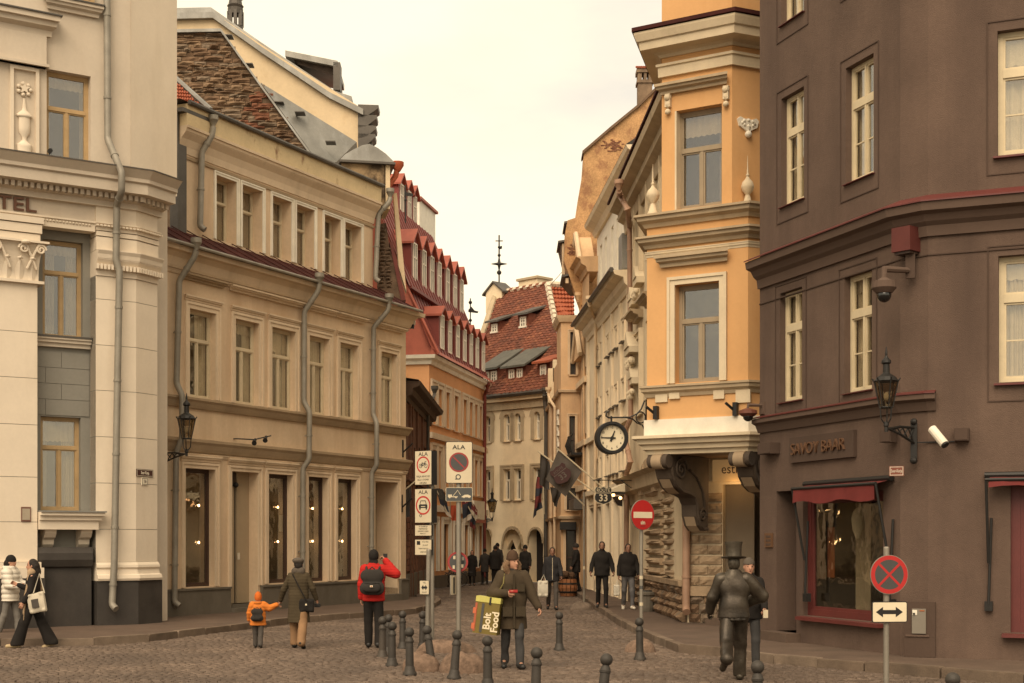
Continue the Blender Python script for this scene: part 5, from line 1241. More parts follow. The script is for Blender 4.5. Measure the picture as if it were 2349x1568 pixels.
MB(PF).box(-.05, .6, .02, .3, PF.uv(1293, 1216)[1], PF.uv(1293, 1198)[1]).build('black_sign_board', IRON, ph)
# stepped cream gable pieces beside it
for (u0, u1, v0, v1, lab) in ((1257, 1290, 905, 848, ''), (1268, 1290, 858, 828, '')):
    A, B = at(u0, v0, 62), at(u1, v1, 62); MB().box(A.x, B.x, 61.6, 62.4, A.z - .4, B.z).build('scalloped_gable', EC, ph)
A, B = at(1255, 1330, 63), at(1270, 905, 63); MB().box(A.x + .1, B.x + .15, 62.8, 64, 0, B.z).build('pilaster', PEACHT, ph)
downpipe(PL, ph, [(1258, 905, .3), (1262, 918, .25), (1273, 935, .1), (1272, 1300, .1)], PEACHT, .06, bands=False, spout=False)

# ---- house D: shabby gable, boxed eaves
FD = Fr((2.72, 57.6), (.065, -1))
dh = thing('shabby_gable_house', (3.4, 57, 0), 'tall house with a crumbling orange firewall gable above the right row', 'building')
gd = lambda u, v, Y=56.5: (at(u, v, Y).x, at(u, v, Y).z)
GD = Fr((0, 56.5), (1, 0))
MB(GD).prism([gd(*q) for q in ((1512, 195), (1466, 240), (1402, 292), (1340, 345), (1336, 400), (1327, 452), (1320, 500), (1302, 506), (1297, 532), (1294, 600), (1330, 700), (1512, 700))], -.9, 0).build('firewall', SHAB, dh)
strip(GD, [gd(1336, 348), gd(1402, 291), gd(1466, 239), gd(1514, 192)], -1.1, .12, .12, BRWD, 'tile_coping', dh)
rr = random.Random(9)
for cu_, cv_, nr_, nc_ in ((1404, 334, 9, 7), (1312, 575, 9, 3)):
    for j in range(nr_):
        for i in range(nc_):
            e_ = abs(i - nc_ / 2 + .5) / nc_ + abs(j - nr_ / 2 + .5) / nr_
            if rr.random() < 1.25 - 1.5 * e_:
                a, z = gd(cu_, cv_); a += (i - nc_ / 2 + .5 * (j % 2)) * .125; z += (j - nr_ / 2) * .055; MB(GD).box(a, a + .112, 0, .014 + rr.uniform(0, .014), z, z + .045).build('exposed_brick', BRKB[rr.randrange(3)], dh)
(a0, z0), (a1, z1) = gd(1469, 235), gd(1502, 138); q = thing('brick_chimney', at(1485, 235, 57.5), 'brick chimney with two openings and a red tile cap above the crumbling gable', 'chimney')
CHB = M('sooty_chimney_brick', (.24, .165, .105), .9, .25, 3, .4, 30, dirt=(.1, .07, .05), damt=.6)
zm = gd(1470, 172)[1]; MB(GD).box(a0, a1, -1.6, -1.0, z0 - 1, zm).build('stack', CHB, q); MB(GD).box(a0 - .05, a1 + .05, -1.65, -.95, zm, zm + .12).build('ledge', CHB, q)
zo = gd(1470, 158)[1]; 
for x0, x1 in ((a0, a0 + .14), (a0 + .24, a0 + .34), (a1 - .14, a1)): MB(GD).box(x0 - .01, x1 + .01, -1.6, -1.0, zm + .12, zm + .3 + .12).build('pier', CHB, q)
MB(GD).box(a0 - .06, a1 + .06, -1.65, -.95, zm + .42, zm + .58).build('cap_course', CHB, q)
for i in range(8): a = a0 - .08 + i * (a1 - a0 + .16) / 8; MB(GD).tube([(a + .04, -.9, zm + .6), (a + .04, -1.3, zm + .74)], .05, 6).build('cap_tile', TILE, q)
zD = FD.uv(1340, 612, 0)[1]; LD = 3.4
wall(FD, 0, LD, T - .1, zD, [], 'street_wall', PEACH, dh)
z0 = gd(1300, 600)[1]
# boxed wooden eaves stepping out over the street
for (u0, u1, v0, v1, Y) in ((1284, 1318, 640, 552, 58.2), (1298, 1330, 560, 508, 57.6), (1292, 1318, 660, 630, 57.0)):
    A, B = at(u0, v0, Y), at(u1, v1, Y)
    b = MB(); b.add([(A.x + .35, Y - .2, A.z), (B.x + .3, Y - .2, A.z), (B.x + .3, Y - .2, B.z), (A.x, Y - .2, B.z - .12), (A.x + .35, Y + 2, A.z), (B.x + .3, Y + 2, A.z), (B.x + .3, Y + 2, B.z), (A.x, Y + 2, B.z - .12)], [(0, 1, 2, 3), (4, 7, 6, 5), (0, 3, 7, 4), (3, 2, 6, 7), (0, 4, 5, 1)]); b.build('boxed_eaves', BRWD, dh)
    for i in range(3): MB().box(A.x + .08 + i * .24, A.x + .2 + i * .24, Y - .32, Y - .2, A.z + .12, B.z - .2).build('eaves_bracket', PEACHT, dh)
    strip(Fr((0, Y - .3), (1, 0)), [(A.x - .08, B.z - .1), (B.x + .35, B.z + .06)], -2, .12, .08, TIN_D, 'eaves_flashing', dh)
# pediments seen edge on
MB().sweep([FD.P(0, 0, 0), FD.P(LD, 0, 0)], [(-.4, zD - .5), (.06, zD - .5), (.12, zD - .3), (.3, zD - .2), (.34, zD - .02), (.5, zD + .05), (-.4, zD + .1)]).build('cornice', PEACH, dh)
for a_, z_, m in ((1.5, zD + .1, PEACH), (1.7, zD - 3.6, PEACH)):
    MB(FD).prism([(a_ - 1.2, z_), (a_ + 1.2, z_), (a_, z_ + 1.1)], -.3, .28).build('pediment', m, dh)
    for s_ in (-1, 1): MB(FD).tube([(a_ + s_ * 1.35, .3, z_), (a_, .3, z_ + 1.25)], .1, 6).build('pediment_moulding', PEACHT, dh)
for v0, v1 in ((760, 850), (900, 1000), (1040, 1110)):
    h = fh(FD, 1341, 1346, v0, v1, .2); window(FD, dh, (h[0], h[1] + .3, h[2], h[3], 0), DKFR, .03, simple=True, tr=.5, fw=.05, leaves=1, surround=PEACHT, sw=.15)
for v in (740, 880, 1020, 1120): 
    z = FD.uv(1340, v)[1]; MB(FD).box(0, LD, 0, .2, z - .12, z + .1).build('string_course', PEACHT, dh)
bal = MB(FD); z = FD.uv(1338, 1000)[1]
for i in range(9): bal.tube([(.3 + i * .22, .5, z - .7), (.3 + i * .22, .62, z - .35), (.3 + i * .22, .5, z)], .015, 5)
bal.tube([(.2, .5, z), (2.2, .5, z)], .03, 6); bal.box(.2, 2.2, 0, .55, z - .8, z - .7); bal.build('balcony_railing', IRON, dh)
downpipe(FD, dh, [(1326, 690, .4), (1330, 705, .3), (1340, 740, .12), (1340, 1310, .12)], PEACH, .06, bands=False, spout=False)
MB(FD).box(LD - 2.6, LD - .8, .0, .5, 3.2, 3.6).build('shop_canopy', TIN_D, dh)

# ---- house C: long cream facade with narrow windows, set-back white storey above
FC_ = Fr((2.91, 54.5), (.0627, -1)); uc = lambda u, v, p=0: FC_.uv(u, v, p)
cr = thing('cream_row_house', FC_.P(5, 0, 0), 'long cream facade with narrow windows and white attic storey in the right row', 'building')
zC = uc(1400, 640, .5)[1]; LC = 11.3
cols = [FC_.a(u) for u in (1374, 1383, 1397, 1406.5, 1416, 1432)]
def crow(v0, v1, ur): return [(a - .26, a + .26, uc(ur, v1)[1], uc(ur, v0)[1], .2) for a in cols]
c1 = crow(772, 815, 1400); c2 = crow(905, 944, 1395); c3 = crow(1050, 1092, 1395)
gds = [(.9, 2.3, T, 3.2, .4), (3.3, 4.4, T + .4, 3.2, .3), (5.4, 6.7, T + .4, 3.3, .3), (7.6, 8.9, T, 3.3, .4), (9.6, 10.7, T + .4, 3.3, .3)]
wall(FC_, 0, LC, T - .1, zC, c1 + c2 + c3 + gds, 'street_wall', CRM, cr)
for h in c1 + c2 + c3: window(FC_, cr, h, WHITE, 0, simple=True, tr=.36, fw=.04, leaves=1, sill=TIN_D, sill_out=.14, surround=CRM, sw=.14)
for h in gds: window(FC_, cr, h, DKFR, 0, simple=True, tr=.3, fw=.07, surround=CRM, sw=.16, name='shop_window')
for v in (700, 760): pass
MB().sweep([FC_.P(0, 0, 0), FC_.P(LC, 0, 0)], [(-.3, zC - .55), (.06, zC - .55), (.1, zC - .4), (.2, zC - .3), (.24, zC - .12), (.5, zC - .04), (.55, zC + .08), (-.3, zC + .12)]).build('cornice', CRM, cr)
MB(FC_).tube([(0, .6, zC + .1), (LC, .6, zC + .1)], .08, 6).build('gutter', TIN_D, cr)
z = uc(1410, 912)[1] + .75
for z in (uc(1400, 985)[1], uc(1400, 1120)[1]): MB(FC_).box(0, LC, 0, .14, z - .1, z + .08).build('string_course', CRM, cr)
for a in (.3, 2.8, 4.9, 7.15, 9.25, 11.0): MB(FC_).box(a - .18, a + .18, 0, .08, T, zC - .6).build('pilaster', CRM, cr)
b = MB(FC_); b.quad((0, 0, zC), (0, -3, zC + .6), (LC, -3, zC + .6), (LC, 0, zC)); b.build('roof_slope', TIN_D, cr, fix=False)
pS = -.35; zS = FC_.uv(1400, 420, pS + .4)[1]
sw_ = [(a - .3, a + .3, zC + .9, zS - .9, .15) for a in (1.2, 2.6, 4.4, 5.8, 7.6, 9.0)]
wall(FC_, 0, LC, zC, zS, sw_, 'attic_storey', WHITE, cr, pS)
for h in sw_: window(FC_, cr, h, WHITE, pS, simple=True, tr=.36, fw=.05, leaves=1)
MB().sweep([FC_.P(0, pS, 0), FC_.P(LC, pS, 0)], [(-.2, zS - .4), (.1, zS - .4), (.2, zS - .2), (.45, zS - .05), (.5, zS + .06), (-.2, zS + .1)]).build('attic_cornice', CRM, cr)
b = MB(FC_); b.quad((0, pS + .5, zS + .08), (LC, pS + .5, zS + .08), (LC, pS - 3, zS + 2.4), (0, pS - 3, zS + 2.4)); b.build('attic_roof', TIN_D, cr, fix=False)
lad = MB(FC_); 
for a in (8.6, 9.0): lad.tube([(a, pS + .3, zS + .25), (a, pS - 2.2, zS + 2.2)], .03, 5)
for i in range(6): t_ = i / 5; lad.tube([(8.6, pS + .3 - 2.5 * t_, zS + .25 + 1.95 * t_), (9.0, pS + .3 - 2.5 * t_, zS + .25 + 1.95 * t_)], .025, 5)
lad.build('roof_ladder', IRON, cr)
MB(FC_).box(9.6, 10.4, pS - .2, pS + .5, zC + .3, zC + 1.4).build('zinc_box', TIN, cr)
downpipe(FC_, cr, [(1352, 700, .6), (1355, 712, .5), (1366, 735, .14), (1365, 1330, .14)], PEACHT, .06, bands=False, spout=False)
PIPE_P = M('pink_beige_pipe', (.36, .22, .145), .55, .15, 3, .05, 30, dirt=(.22, .13, .085), damt=.5)

# ---- orange corner house with its oriel
OR = M('orange_render', (.62, .35, .15), .85, .05, 1, .12, 55, dirt=(.48, .225, .065), damt=.35)
ORC = M('stone_cream_trim', (.62, .51, .35), .8, .08, 2, .1, 45, dirt=(.36, .28, .18), damt=.45)
ORG = M('grimy_cream_trim', (.42, .325, .21), .85, .12, 2, .12, 45, dirt=(.24, .18, .115), damt=.5)
RST = M('rock_faced_sandstone', (.36, .26, .165), .95, .18, 4, .6, 30, dirt=(.17, .12, .08), damt=.6, streak=.8)
FO = Fr((3.57, 44), (.035, -1)); uo = lambda u, v, p=0: FO.uv(u, v, p)
oh = thing('oriel_house', (4.2, 33, 0), 'bright orange corner house with a jutting oriel and cream cornices', 'building')
LO = 11.75; zO = uo(1470, 310, .55)[1]
ow = [(a - .5, a + .5, z0, z0 + 2.2, .2) for a in (3.2, 6.0, 8.6) for z0 in (5.6, 9.6)]
wall(FO, 0, LO, T - .1, zO, ow, 'street_wall', ORC, oh)
for h in ow: window(FO, oh, h, WHITE, 0, simple=True, tr=.36, fw=.06, surround=ORC, sw=.2, sp=.08, sill=ORG); hood(FO, oh, h[0] - .35, h[1] + .35, h[3] + .5, .22, .4, ORG)
MB().sweep([FO.P(0, 0, 0), FO.P(LO, 0, 0)], [(-.3, zO - .9), (.08, zO - .9), (.12, zO - .6), (.3, zO - .5), (.3, zO - .3), (.55, zO - .2), (.58, zO - .02), (-.3, zO + .04)]).build('eaves_cornice', ORG, oh)
MB(FO).box(-.1, LO, -.2, .62, zO + .04, zO + .1).build('eaves_flashing', TINRED, oh)
for (u, v, s_) in ((1462, 800, .7), (1464, 690, .55), (1464, 870, .55), (1474, 640, .5)):
    a, z = uo(u, v); b = MB(FO); b.prism([(a - .8 * s_, z), (a + .8 * s_, z), (a, z + .7 * s_)], 0, .5 * s_); b.box(a - .9 * s_, a + .9 * s_, 0, .45 * s_, z - .18, z - .01)
    for k in range(5): b.ball((a - .6 * s_ + k * .3 * s_, .22, z - .4 - .12 * (k % 2)), .17 * s_, 8, 6)
    b.build('stucco_ornament', ORC, oh)
# rusticated ground storey on the street side
rr = random.Random(12)
zr0, zr1 = uo(1530, 1325)[1], uo(1530, 1118)[1]
MB(FO).box(0, LO, .002, .06, T - .1, uo(1530, 1330)[1]).build('base_backing', MORT, oh)
for c0, c1 in ((1481, 1514), (1522, 1547)):
    a0, a1 = FO.a(c0, .1), FO.a(c1, .1); n = 9; hh = (zr1 - zr0) / n
    for k in range(n): rough_block(MB(FO), 0, 0, 0, 0, 0, 0, rr) if False else None; b = MB(FO); rough_block(b, a0, a1, zr0 + k * hh + .05, zr0 + (k + 1) * hh - .03, .0, .2, rr, 4, 3, .45); b.build('rusticated_block', RST, oh)
a0, a1 = FO.a(1547), LO; MB(FO).box(a0 + .02, a1 + .1, 0, .1, zr0, zr1 + .3).build('smooth_pilaster', ORC, oh)
for i in range(11):
    t0 = math.pi * i / 11; am, zz = FO.a(1500), zr1 - .1
    a0, a1, r0, r1 = t0 + .03, math.pi * (i + 1) / 11 - .03, 1.15, 1.75
    q = [(am + r0 * math.cos(a0), zz + r0 * .5 * math.sin(a0)), (am + r1 * math.cos(a0), zz + r1 * .55 * math.sin(a0)), (am + r1 * math.cos(a1), zz + r1 * .55 * math.sin(a1)), (am + r0 * math.cos(a1), zz + r0 * .5 * math.sin(a1))]
    MB(FO).prism(q, .0, .22 + rr.uniform(-.03, .03)).build('voussoir', RST, oh)
z = uo(1530, 1100)[1]; MB(FO).sweep if False else None
MB().sweep([FO.P(0, 0, 0), FO.P(LO, 0, 0)], [(-.1, z - .5), (.1, z - .5), (.14, z - .2), (.3, z - .1), (.34, z + .2), (.5, z + .3), (-.1, z + .36)]).build('string_course', ORG, oh)
zl = uo(1530, 1327)[1]; MB().sweep([FO.P(0, 0, 0), FO.P(LO, 0, 0)], [(-.1, zl - .1), (.2, zl - .1), (.22, zl + .02), (-.1, zl + .06)]).build('base_ledge', RST, oh)
k = 0; z = T
while z < zl - .15:
    h = rr.uniform(.16, .24); a = 2.0
    while a < LO:
        w = rr.uniform(.22, .5); b = MB(FO); rough_block(b, a + .01, min(a + w, LO) - .01, z + .01, z + h - .01, .05, rr.uniform(.08, .16), rr, 3, 2, .4); b.build('base_stone', LIME[rr.choice((0, 0, 2, 1))], oh, fix=False); a += w
    z += h
# frontal entrance wall
FF = Fr(FO.P(LO, 0, 0).to_2d()[:], (.9, -.43)); uf = lambda u, v, p=0: FF.uv(u, v, p)
aR = FF.a(1760); aD0 = FF.a(1658); aD1 = FF.a(1724); zF = uf(1650, 1010)[1]
wall(FF, 0, aR, T - .1, zF, [(aD0, aR - .02, T + .15, uf(1660, 1112)[1], .25)], 'entrance_wall', ORC, oh)
nrow = 9; zb0 = uf(1600, 1345)[1]; zb1 = uf(1600, 1130)[1]; hh = (zb1 - zb0) / nrow
for k in range(nrow):
    for c0, c1 in ((FF.a(1583), FF.a(1625)), (FF.a(1625), FF.a(1657))) if k % 2 else ((FF.a(1583), FF.a(1605)), (FF.a(1605), FF.a(1657))):
        b = MB(FF); rough_block(b, c0 + .008, c1 - .008, zb0 + k * hh + .025, zb0 + (k + 1) * hh - .02, .0, .07, rr, 5, 3, .6); b.build('rusticated_block', RST, oh)
MB(FF).box(FF.a(1581), aD0, 0, .12, zb0 - .22, zb0).build('base_ledge', RST, oh)
z = T
while z < zb0 - .3:
    h = .21; a = FF.a(1581)
    while a < aD0: w = rr.uniform(.25, .45); b = MB(FF); rough_block(b, a + .01, min(a + w, aD0) - .01, z + .01, z + h - .01, 0, .12, rr, 3, 2, .4); b.build('base_stone', LIME[rr.choice((0, 2, 1))], oh, fix=False); a += w
    z += h
GREYP = M('grey_beige_panel', (.2, .155, .105), .7, .06, 2, .05, 40)
MB(FF).box(aD0, aD1, -.25, -.2, T + .15, uf(1660, 1112)[1]).build('door_panel', GREYP, oh); MB(FF).box(aD0 - 1, aR + 1, -.8, -.75, T - .1, uf(1660, 1112)[1] + .1).build('dark_doorway', ROOM, oh)  # dark sheet closes the doorway, its gloom given by colour
LIT = flat('lit_sign_face', (.36, .25, .12), .5, emit=(1, .6, .25), es=.05)
zs0, zs1 = uf(1638, 1106, .05)[1], uf(1638, 1056, .05)[1]; MB(FF).box(FF.a(1638), aR, .0, .12, zs0, zs1).build('lightbox', LIT, oh); sgn = oh.children[-1]
aT, zT2 = uf(1681, 1077, .13); text('estra', .30, FF, aT, .121, zT2, DKFR, sgn, ext=.003, sx=.9)
sl = bpy.data.lights.new('sign_glow', 'POINT'); sl.energy = 3; sl.color = (1, .6, .25); so = bpy.data.objects.new('sign_glow', sl); COL.objects.link(so); so.location = FF.P(FF.a(1690), .35, zs0 - .1)
MB(FF).box(FF.a(1640), aR, .0, .7, T - .1, T + .12).build('entrance_step', PAVE, oh)
MB(FF).box(FF.a(1655), aR, .0, .35, T + .12, T + .27).build('entrance_step', PAVE, oh)
# oriel
A_ = Vector((2.894, 30.5)); B_ = Vector((4.87, 29.3)); FBY = Fr(A_[:], (B_ - A_)[:]); ub = lambda u, v, p=0: FBY.uv(u, v, p)
wB = FBY.a(1716); pI = -.12
def oriel_path(a0, a1, p):
    q0, q1 = FBY.P(a0, p, 0), FBY.P(a1, p, 0); return [(q0.x + .55, q0.y + 2.4), (q0.x, q0.y), (q1.x, q1.y), (q1.x + 1.35, q1.y + .62)]
z_b0 = ub(1490, 966)[1]; z_b1 = ub(1490, 500)[1]; z_top = 16.2
h_lo = fh(FBY, 1549, 1651, 655, 880, .26); h_up = fh(FBY, 1548, 1656, 256, 482, .26, pI); h_up = (*h_up[:2], h_up[2], h_up[3], .26)
wall(FBY, 0, wB, z_b0 - .1, z_b1, [h_lo], 'oriel_wall', OR, oh)
pth = oriel_path(0, wB, 0)
def cants(path, z0, z1, name):
    b = MB()
    for i in (0, 2): (x0, y0), (x1, y1) = path[i], path[i + 1]; b.quad((x0, y0, z0), (x1, y1, z0), (x1, y1, z1), (x0, y0, z1))
    return b.build(name, OR, oh, fix=False)
cants(pth, z_b0 - .1, z_b1, 'oriel_side')
aU0, aU1 = FBY.a(1518, pI), FBY.a(1679, pI); pthu = oriel_path(aU0, aU1, pI)
wall(FBY, aU0, aU1, z_b1 - .1, z_top, [h_up], 'oriel_wall', OR, oh, pI); cants(pthu, z_b1 - .1, z_top, 'oriel_side')
ORF = M('taupe_window_paint', (.3, .235, .155), .55, .08, 3, .05, 40)
window(FBY, oh, h_lo, ORF, 0, tr=.37, fw=.075, curtain=CURT_D, curt=(.2, .22), surround=ORC, sw=.17, sp=.04)
window(FBY, oh, h_up, ORF, pI, tr=.40, fw=.075, curtain=CURT_D, curt=(.2, .22))
MB(FBY).box(h_up[0], h_up[0] + .04, pI - .25, pI + .004, h_up[2], h_up[3]).build('cream_reveal', ORC, oh)
def obelt(path, zt, h, out, mat, name, prof=((0, .2), (.3, .35), (.5, .75), (.8, .8), (.82, 1))):
    return MB().sweep(path, [(-.3, zt - h)] + [(out * o_, zt - h + h * t) for t, o_ in prof] + [(out, zt), (-.3, zt + .03)]).build(name, mat, oh)
z_ = ub(1484, 498)[1]; obelt(pth, z_, .26, .26, ORG, 'oriel_ledge'); obelt(pth, ub(1484, 548)[1], .24, .24, ORG, 'oriel_ledge'); obelt(pth, ub(1484, 580)[1], .12, .05, ORC, 'oriel_belt')
obelt(pth, ub(1484, 888)[1], .24, .16, ORG, 'sill_ledge')
for u in (1517, 1706): a, z = ub(u, 900); MB(FBY).box(a - .12 if u < 1600 else a - .16, a + .16, 0, .05, z - .22, z + .05).build('sill_block', ORC, oh)
for u in (1549, 1651): a, z = ub(u, 905); MB(FBY).box(a - .12, a + .12, .0, .06, z - .1, z + .1).build('sill_block', ORC, oh)
za_, zb2 = ub(1484, 967)[1], ub(1484, 1044)[1]; H = za_ - zb2
obelt(pth, za_ + .02, H * .48, .06, WHITE, 'oriel_base', ((0, 1), (.9, 1)))
obelt(pth, za_ - H * .46, H * .54, .3, ORC, 'oriel_base_cornice', ((0, .0), (.22, .05), (.26, .3), (.5, .36), (.55, .62), (.8, .7), (.84, 1)))
b = MB(); b.add([(x, y, zb2 + .01) for x, y in oriel_path(.05, wB - .05, -.05)] + [(FF.P(aR, 0, 0).x, FF.P(aR, 0, 0).y, zb2 + .01)], [(0, 1, 2, 3, 4)]); b.build('oriel_soffit', BRWD, oh, fix=False)
obelt(pthu, ub(1520, 151, pI)[1], .27, .12, ORC, 'oriel_belt', ((0, .6), (.75, .65), (.8, 1)))
zc = ub(1460, 60, .4)[1] - .15
obelt(pthu, zc, .46, .55, ORC, 'oriel_cornice', ((0, .08), (.12, .15), (.2, .3), (.22, .78), (.55, .82), (.6, .9), (.9, 1)))
obelt(pthu, zc + .1, .08, .59, TINRED, 'cornice_flashing', ((0, 1),))
b = MB(); b.sweep(oriel_path(aU0 + .3, aU1 - .3, pI - .3), [(-1, zc), (.0, zc), (.0, 17), (-1, 17)]); b.build('attic_wall', OR, oh)
hood(FBY, oh, FBY.a(1511, pI), FBY.a(1679, pI), ub(1520, 221, pI)[1], .2, .24, ORG, pI, 'window_hood')
hood(FBY, oh, FBY.a(1510), FBY.a(1680), ub(1520, 612)[1] - .04, .24, .24, ORG, 0, 'window_hood')
for u, v in ((1535, 216), (1668, 197)):
    a, z = ub(u, v, pI); b = MB(FBY); b.ball((a, pI + .08, z - .1), .08, 8, 6); b.ball((a, pI + .06, z - .24), .06, 8, 6, sz=1.5); b.ball((a, pI + .07, z - .4), .065, 8, 6); b.box(a - .06, a + .06, pI, pI + .1, z - .3, z - .02); b.build('hood_console', ORC, oh, smooth=True)
CN = Fr(pthu[2], (1.35, .62))
a, z = CN.uv(1714, 290); b = MB(CN); b.prism([(a - .26, z + .12), (a - .2, z + .17), (a - .08, z + .13), (a, z + .15), (a + .08, z + .13), (a + .2, z + .17), (a + .26, z + .12), (a + .22, z - .02), (a + .1, z - .08), (a, z - .14), (a - .1, z - .08), (a - .22, z - .02)], 0, .05)
for k in range(9): t_ = k * 2 * math.pi / 8; b.ball((a + .15 * math.cos(t_), .05, z + .05 + .06 * math.sin(t_)), .032, 8, 6)
b.ball((a, .04, z - .18), .075, 10, 8); b.lathe([(.02, -.14), (.06, -.02)], (a, .03, z), 8); b.build('stucco_rosette', WHITE, oh, smooth=True)
def finial(q, s_=1.0):
    t = MB(Matrix.Translation(q)); t.lathe([(.15 * s_, 0), (.16 * s_, .05), (.1 * s_, .16 * s_), (.06 * s_, .3 * s_), (.05 * s_, .33 * s_), (.07 * s_, .36 * s_), (.13 * s_, .44 * s_), (.145 * s_, .5 * s_), (.15 * s_, .52 * s_), (.12 * s_, .62 * s_), (.05 * s_, .7 * s_), (.03 * s_, .74 * s_), (.045 * s_, .78 * s_), (.02 * s_, .82 * s_), (.012 * s_, 1.0 * s_), (.004, 1.22 * s_)], (0, 0, 0), 14); return t.build('finial', ORC, oh, smooth=True)
q = CN.P(CN.a(1715, .12), .12, z_b1 - .02); finial(q, .92); finial(FBY.P(FBY.a(1493), -.1, z_b1), .95)
# scroll brackets carrying the oriel
DK = M('dark_painted_bracket', (.085, .062, .045), .75, .2, 3, .15, 30)
BEI = M('bracket_face', (.34, .25, .16), .8, .1, 3, .1, 30)
inn = Vector((.62, .785, 0)); side = Vector((.785, -.62, 0))
def scroll_bracket(a_at, s_=1.0):
    o_ = FBY.P(a_at, .02, zb2 - .005); Mx = Matrix(((inn.x, side.x, 0, o_.x), (inn.y, side.y, 0, o_.y), (0, 0, 1, o_.z), (0, 0, 0, 1)))
    pr = [(.0, 0), (-.02, -.14), (.04, -.26), (.14, -.3), (.22, -.5), (.38, -.68), (.62, -.8), (.9, -.84), (1.1, -.9), (1.22, -1.05), (1.24, -1.3), (1.34, -1.5), (1.5, -1.62), (1.66, -1.6), (1.7, -1.3), (1.72, -.9), (1.72, 0)]
    b = MB(Mx); b.prism(pr, -.2, .2); r = b.build('scroll_bracket', DK, oh)
    b = MB(Mx)
    for c, r0, n in (((.55, -.3), .26, 34), ((1.45, -1.28), .16, 26)):
        b.tube([(c[0] + (r0 * (1 - i / n)) * math.cos(i * .42), .215, c[1] + (r0 * (1 - i / n)) * math.sin(i * .42)) for i in range(n)], .026, 6)
    b.tube([(x, .21, z + .03) for x, z in pr[3:14]], .035, 6); b.tube([(.9, .21, -.3), (1.2, .21, -.45), (1.45, .21, -.75), (1.55, .21, -1.1)], .03, 6); b.build('scroll_relief', DK, r, smooth=True)
    MB(Mx).tube([(.02, -.24, -.14), (.02, .24, -.14)], .15, 14).build('front_roll', DK, r, smooth=True)
    MB(Mx).tube([(.0, -.12, -.15), (.0, .12, -.15)], .165, 14).build('lit_roll_band', BEI, r, smooth=True)  # paler sleeve puts the lit front of the roll into the colour
    b = MB(Mx); f = [(x - .02, z - .02) for x, z in pr[4:7]]
    for i in range(len(f) - 1): b.quad((f[i][0], -.13, f[i][1]), (f[i + 1][0], -.13, f[i + 1][1]), (f[i + 1][0], .13, f[i + 1][1]), (f[i][0], .13, f[i][1]))
    b.build('front_panel', BEI, r, fix=False); b = MB(Mx)
    f = [(x - .025, z - .01) for x, z in pr[10:13]]
    for i in range(len(f) - 1): b.quad((f[i][0], -.13, f[i][1]), (f[i + 1][0], -.13, f[i + 1][1]), (f[i + 1][0], .13, f[i + 1][1]), (f[i][0], .13, f[i][1]))
    b.build('front_panel', BEI, r, fix=False)
scroll_bracket(.30); scroll_bracket(wB - .14)
# pink pipes
downpipe(FO, oh, [(1420, 438, .75), (1422, 450, .6), (1440, 480, .5), (1444, 520, .2), (1447, 960, .2), (1436, 985, .3), (1436, 1015, .3), (1446, 1060, .3), (1438, 1085, .2), (1436, 1330, .2)], PIPE_P, .075, bands=True)
FP = Fr(FO.P(LO, 0, 0).to_2d()[:], (.9, -.43)); downpipe(FP, oh, [(1574, 1110, .15), (1574, 1395, .16)], PIPE_P, .09, head=False)

# ---------------------------------------------------------------- brown corner building
BRN = M('brown_roughcast', (.125, .083, .062), .95, .14, 1.1, .55, 60, dirt=(.078, .051, .039), damt=.85, streak=.14, dth=(.45, .72), dsc=.9)
BRNT = M('brown_trim', (.112, .074, .055), .9, .06, 1.5, .2, 60)
BRND = M('brown_panel', (.076, .049, .036), .9, .06, 1.5, .2, 60)
REDF = M('oxblood_tin', (.115, .024, .02), .5, .12, 2, .05, 30, spec=.45)
IVORY = M('ivory_frame_paint', (.6, .5, .33), .55, .08, 3, .05, 40)
K1 = Vector((6.28, 23.0)); K2 = Vector((6.62, 22.62))
FL_ = Fr((4.77, 27.37), (K1 - Vector((4.77, 27.37)))[:]); FCh = Fr(K1[:], (K2 - K1)[:]); FR_ = Fr(K2[:], (.919, -.394))
lL = (K1 - Vector((4.77, 27.37))).length; lC = (K2 - K1).length; lR = 9.0
br = thing('brown_corner_building', (7.2, 24.5, 0), 'dark brown roughcast corner building with cream window frames and a bar at street level', 'building')
ul = lambda u, v, p=0: FL_.uv(u, v, p); ur = lambda u, v, p=0: FR_.uv(u, v, p)
ZT = 17.0
hl = [fh(FL_, 1792, 1844, 228, 476, .18), fh(FL_, 1940, 2004, 158, 423, .18), fh(FL_, 1789, 1840, 674, 924, .18), fh(FL_, 1937, 2000, 637, 903, .18)]
z2 = hl[0][2] + 4.0
hl += [(hl[0][0], hl[0][1], ul(1792, 60)[1], ul(1792, 60)[1] + 2.1, .18), (hl[1][0], hl[1][1], ul(1792, 60)[1], ul(1792, 60)[1] + 2.1, .18)]
hdoor = fh(FL_, 1781, 1827, 1128, 1462, .45); hdoor = (hdoor[0], hdoor[1], T + .16, hdoor[3], .45)
hshop = fh(FL_, 1842, 2026, 1135, 1412, .16)
wall(FL_, 0, lL, T - .1, ZT, hl + [hdoor, hshop], 'side_wall', BRN, br)
hr = [(ur(2288, 72)[0], ur(2288, 72)[0] + 1.25, ur(2288, 358)[1], ur(2288, 72)[1], .2), (ur(2290, 588)[0], ur(2290, 588)[0] + 1.25, ur(2290, 878)[1], ur(2290, 588)[1], .2)]
hs2 = (FR_.a(2318), FR_.a(2318) + 2.2, ur(2318, 1452)[1], ur(2318, 1100)[1], .16)
wall(FR_, 0, lR, T - .1, ZT, hr + [hs2], 'front_wall', BRN, br)
b = MB(FCh); b.quad((0, 0, 0), (lC, 0, 0), (lC, 0, ZT), (0, 0, ZT)); b.build('corner_wall', BRN, br, fix=False)
b = MB(FL_); b.quad((0, 0, 0), (0, -6, 0), (0, -6, ZT), (0, 0, ZT)); b.build('end_wall', BRN, br, fix=False)
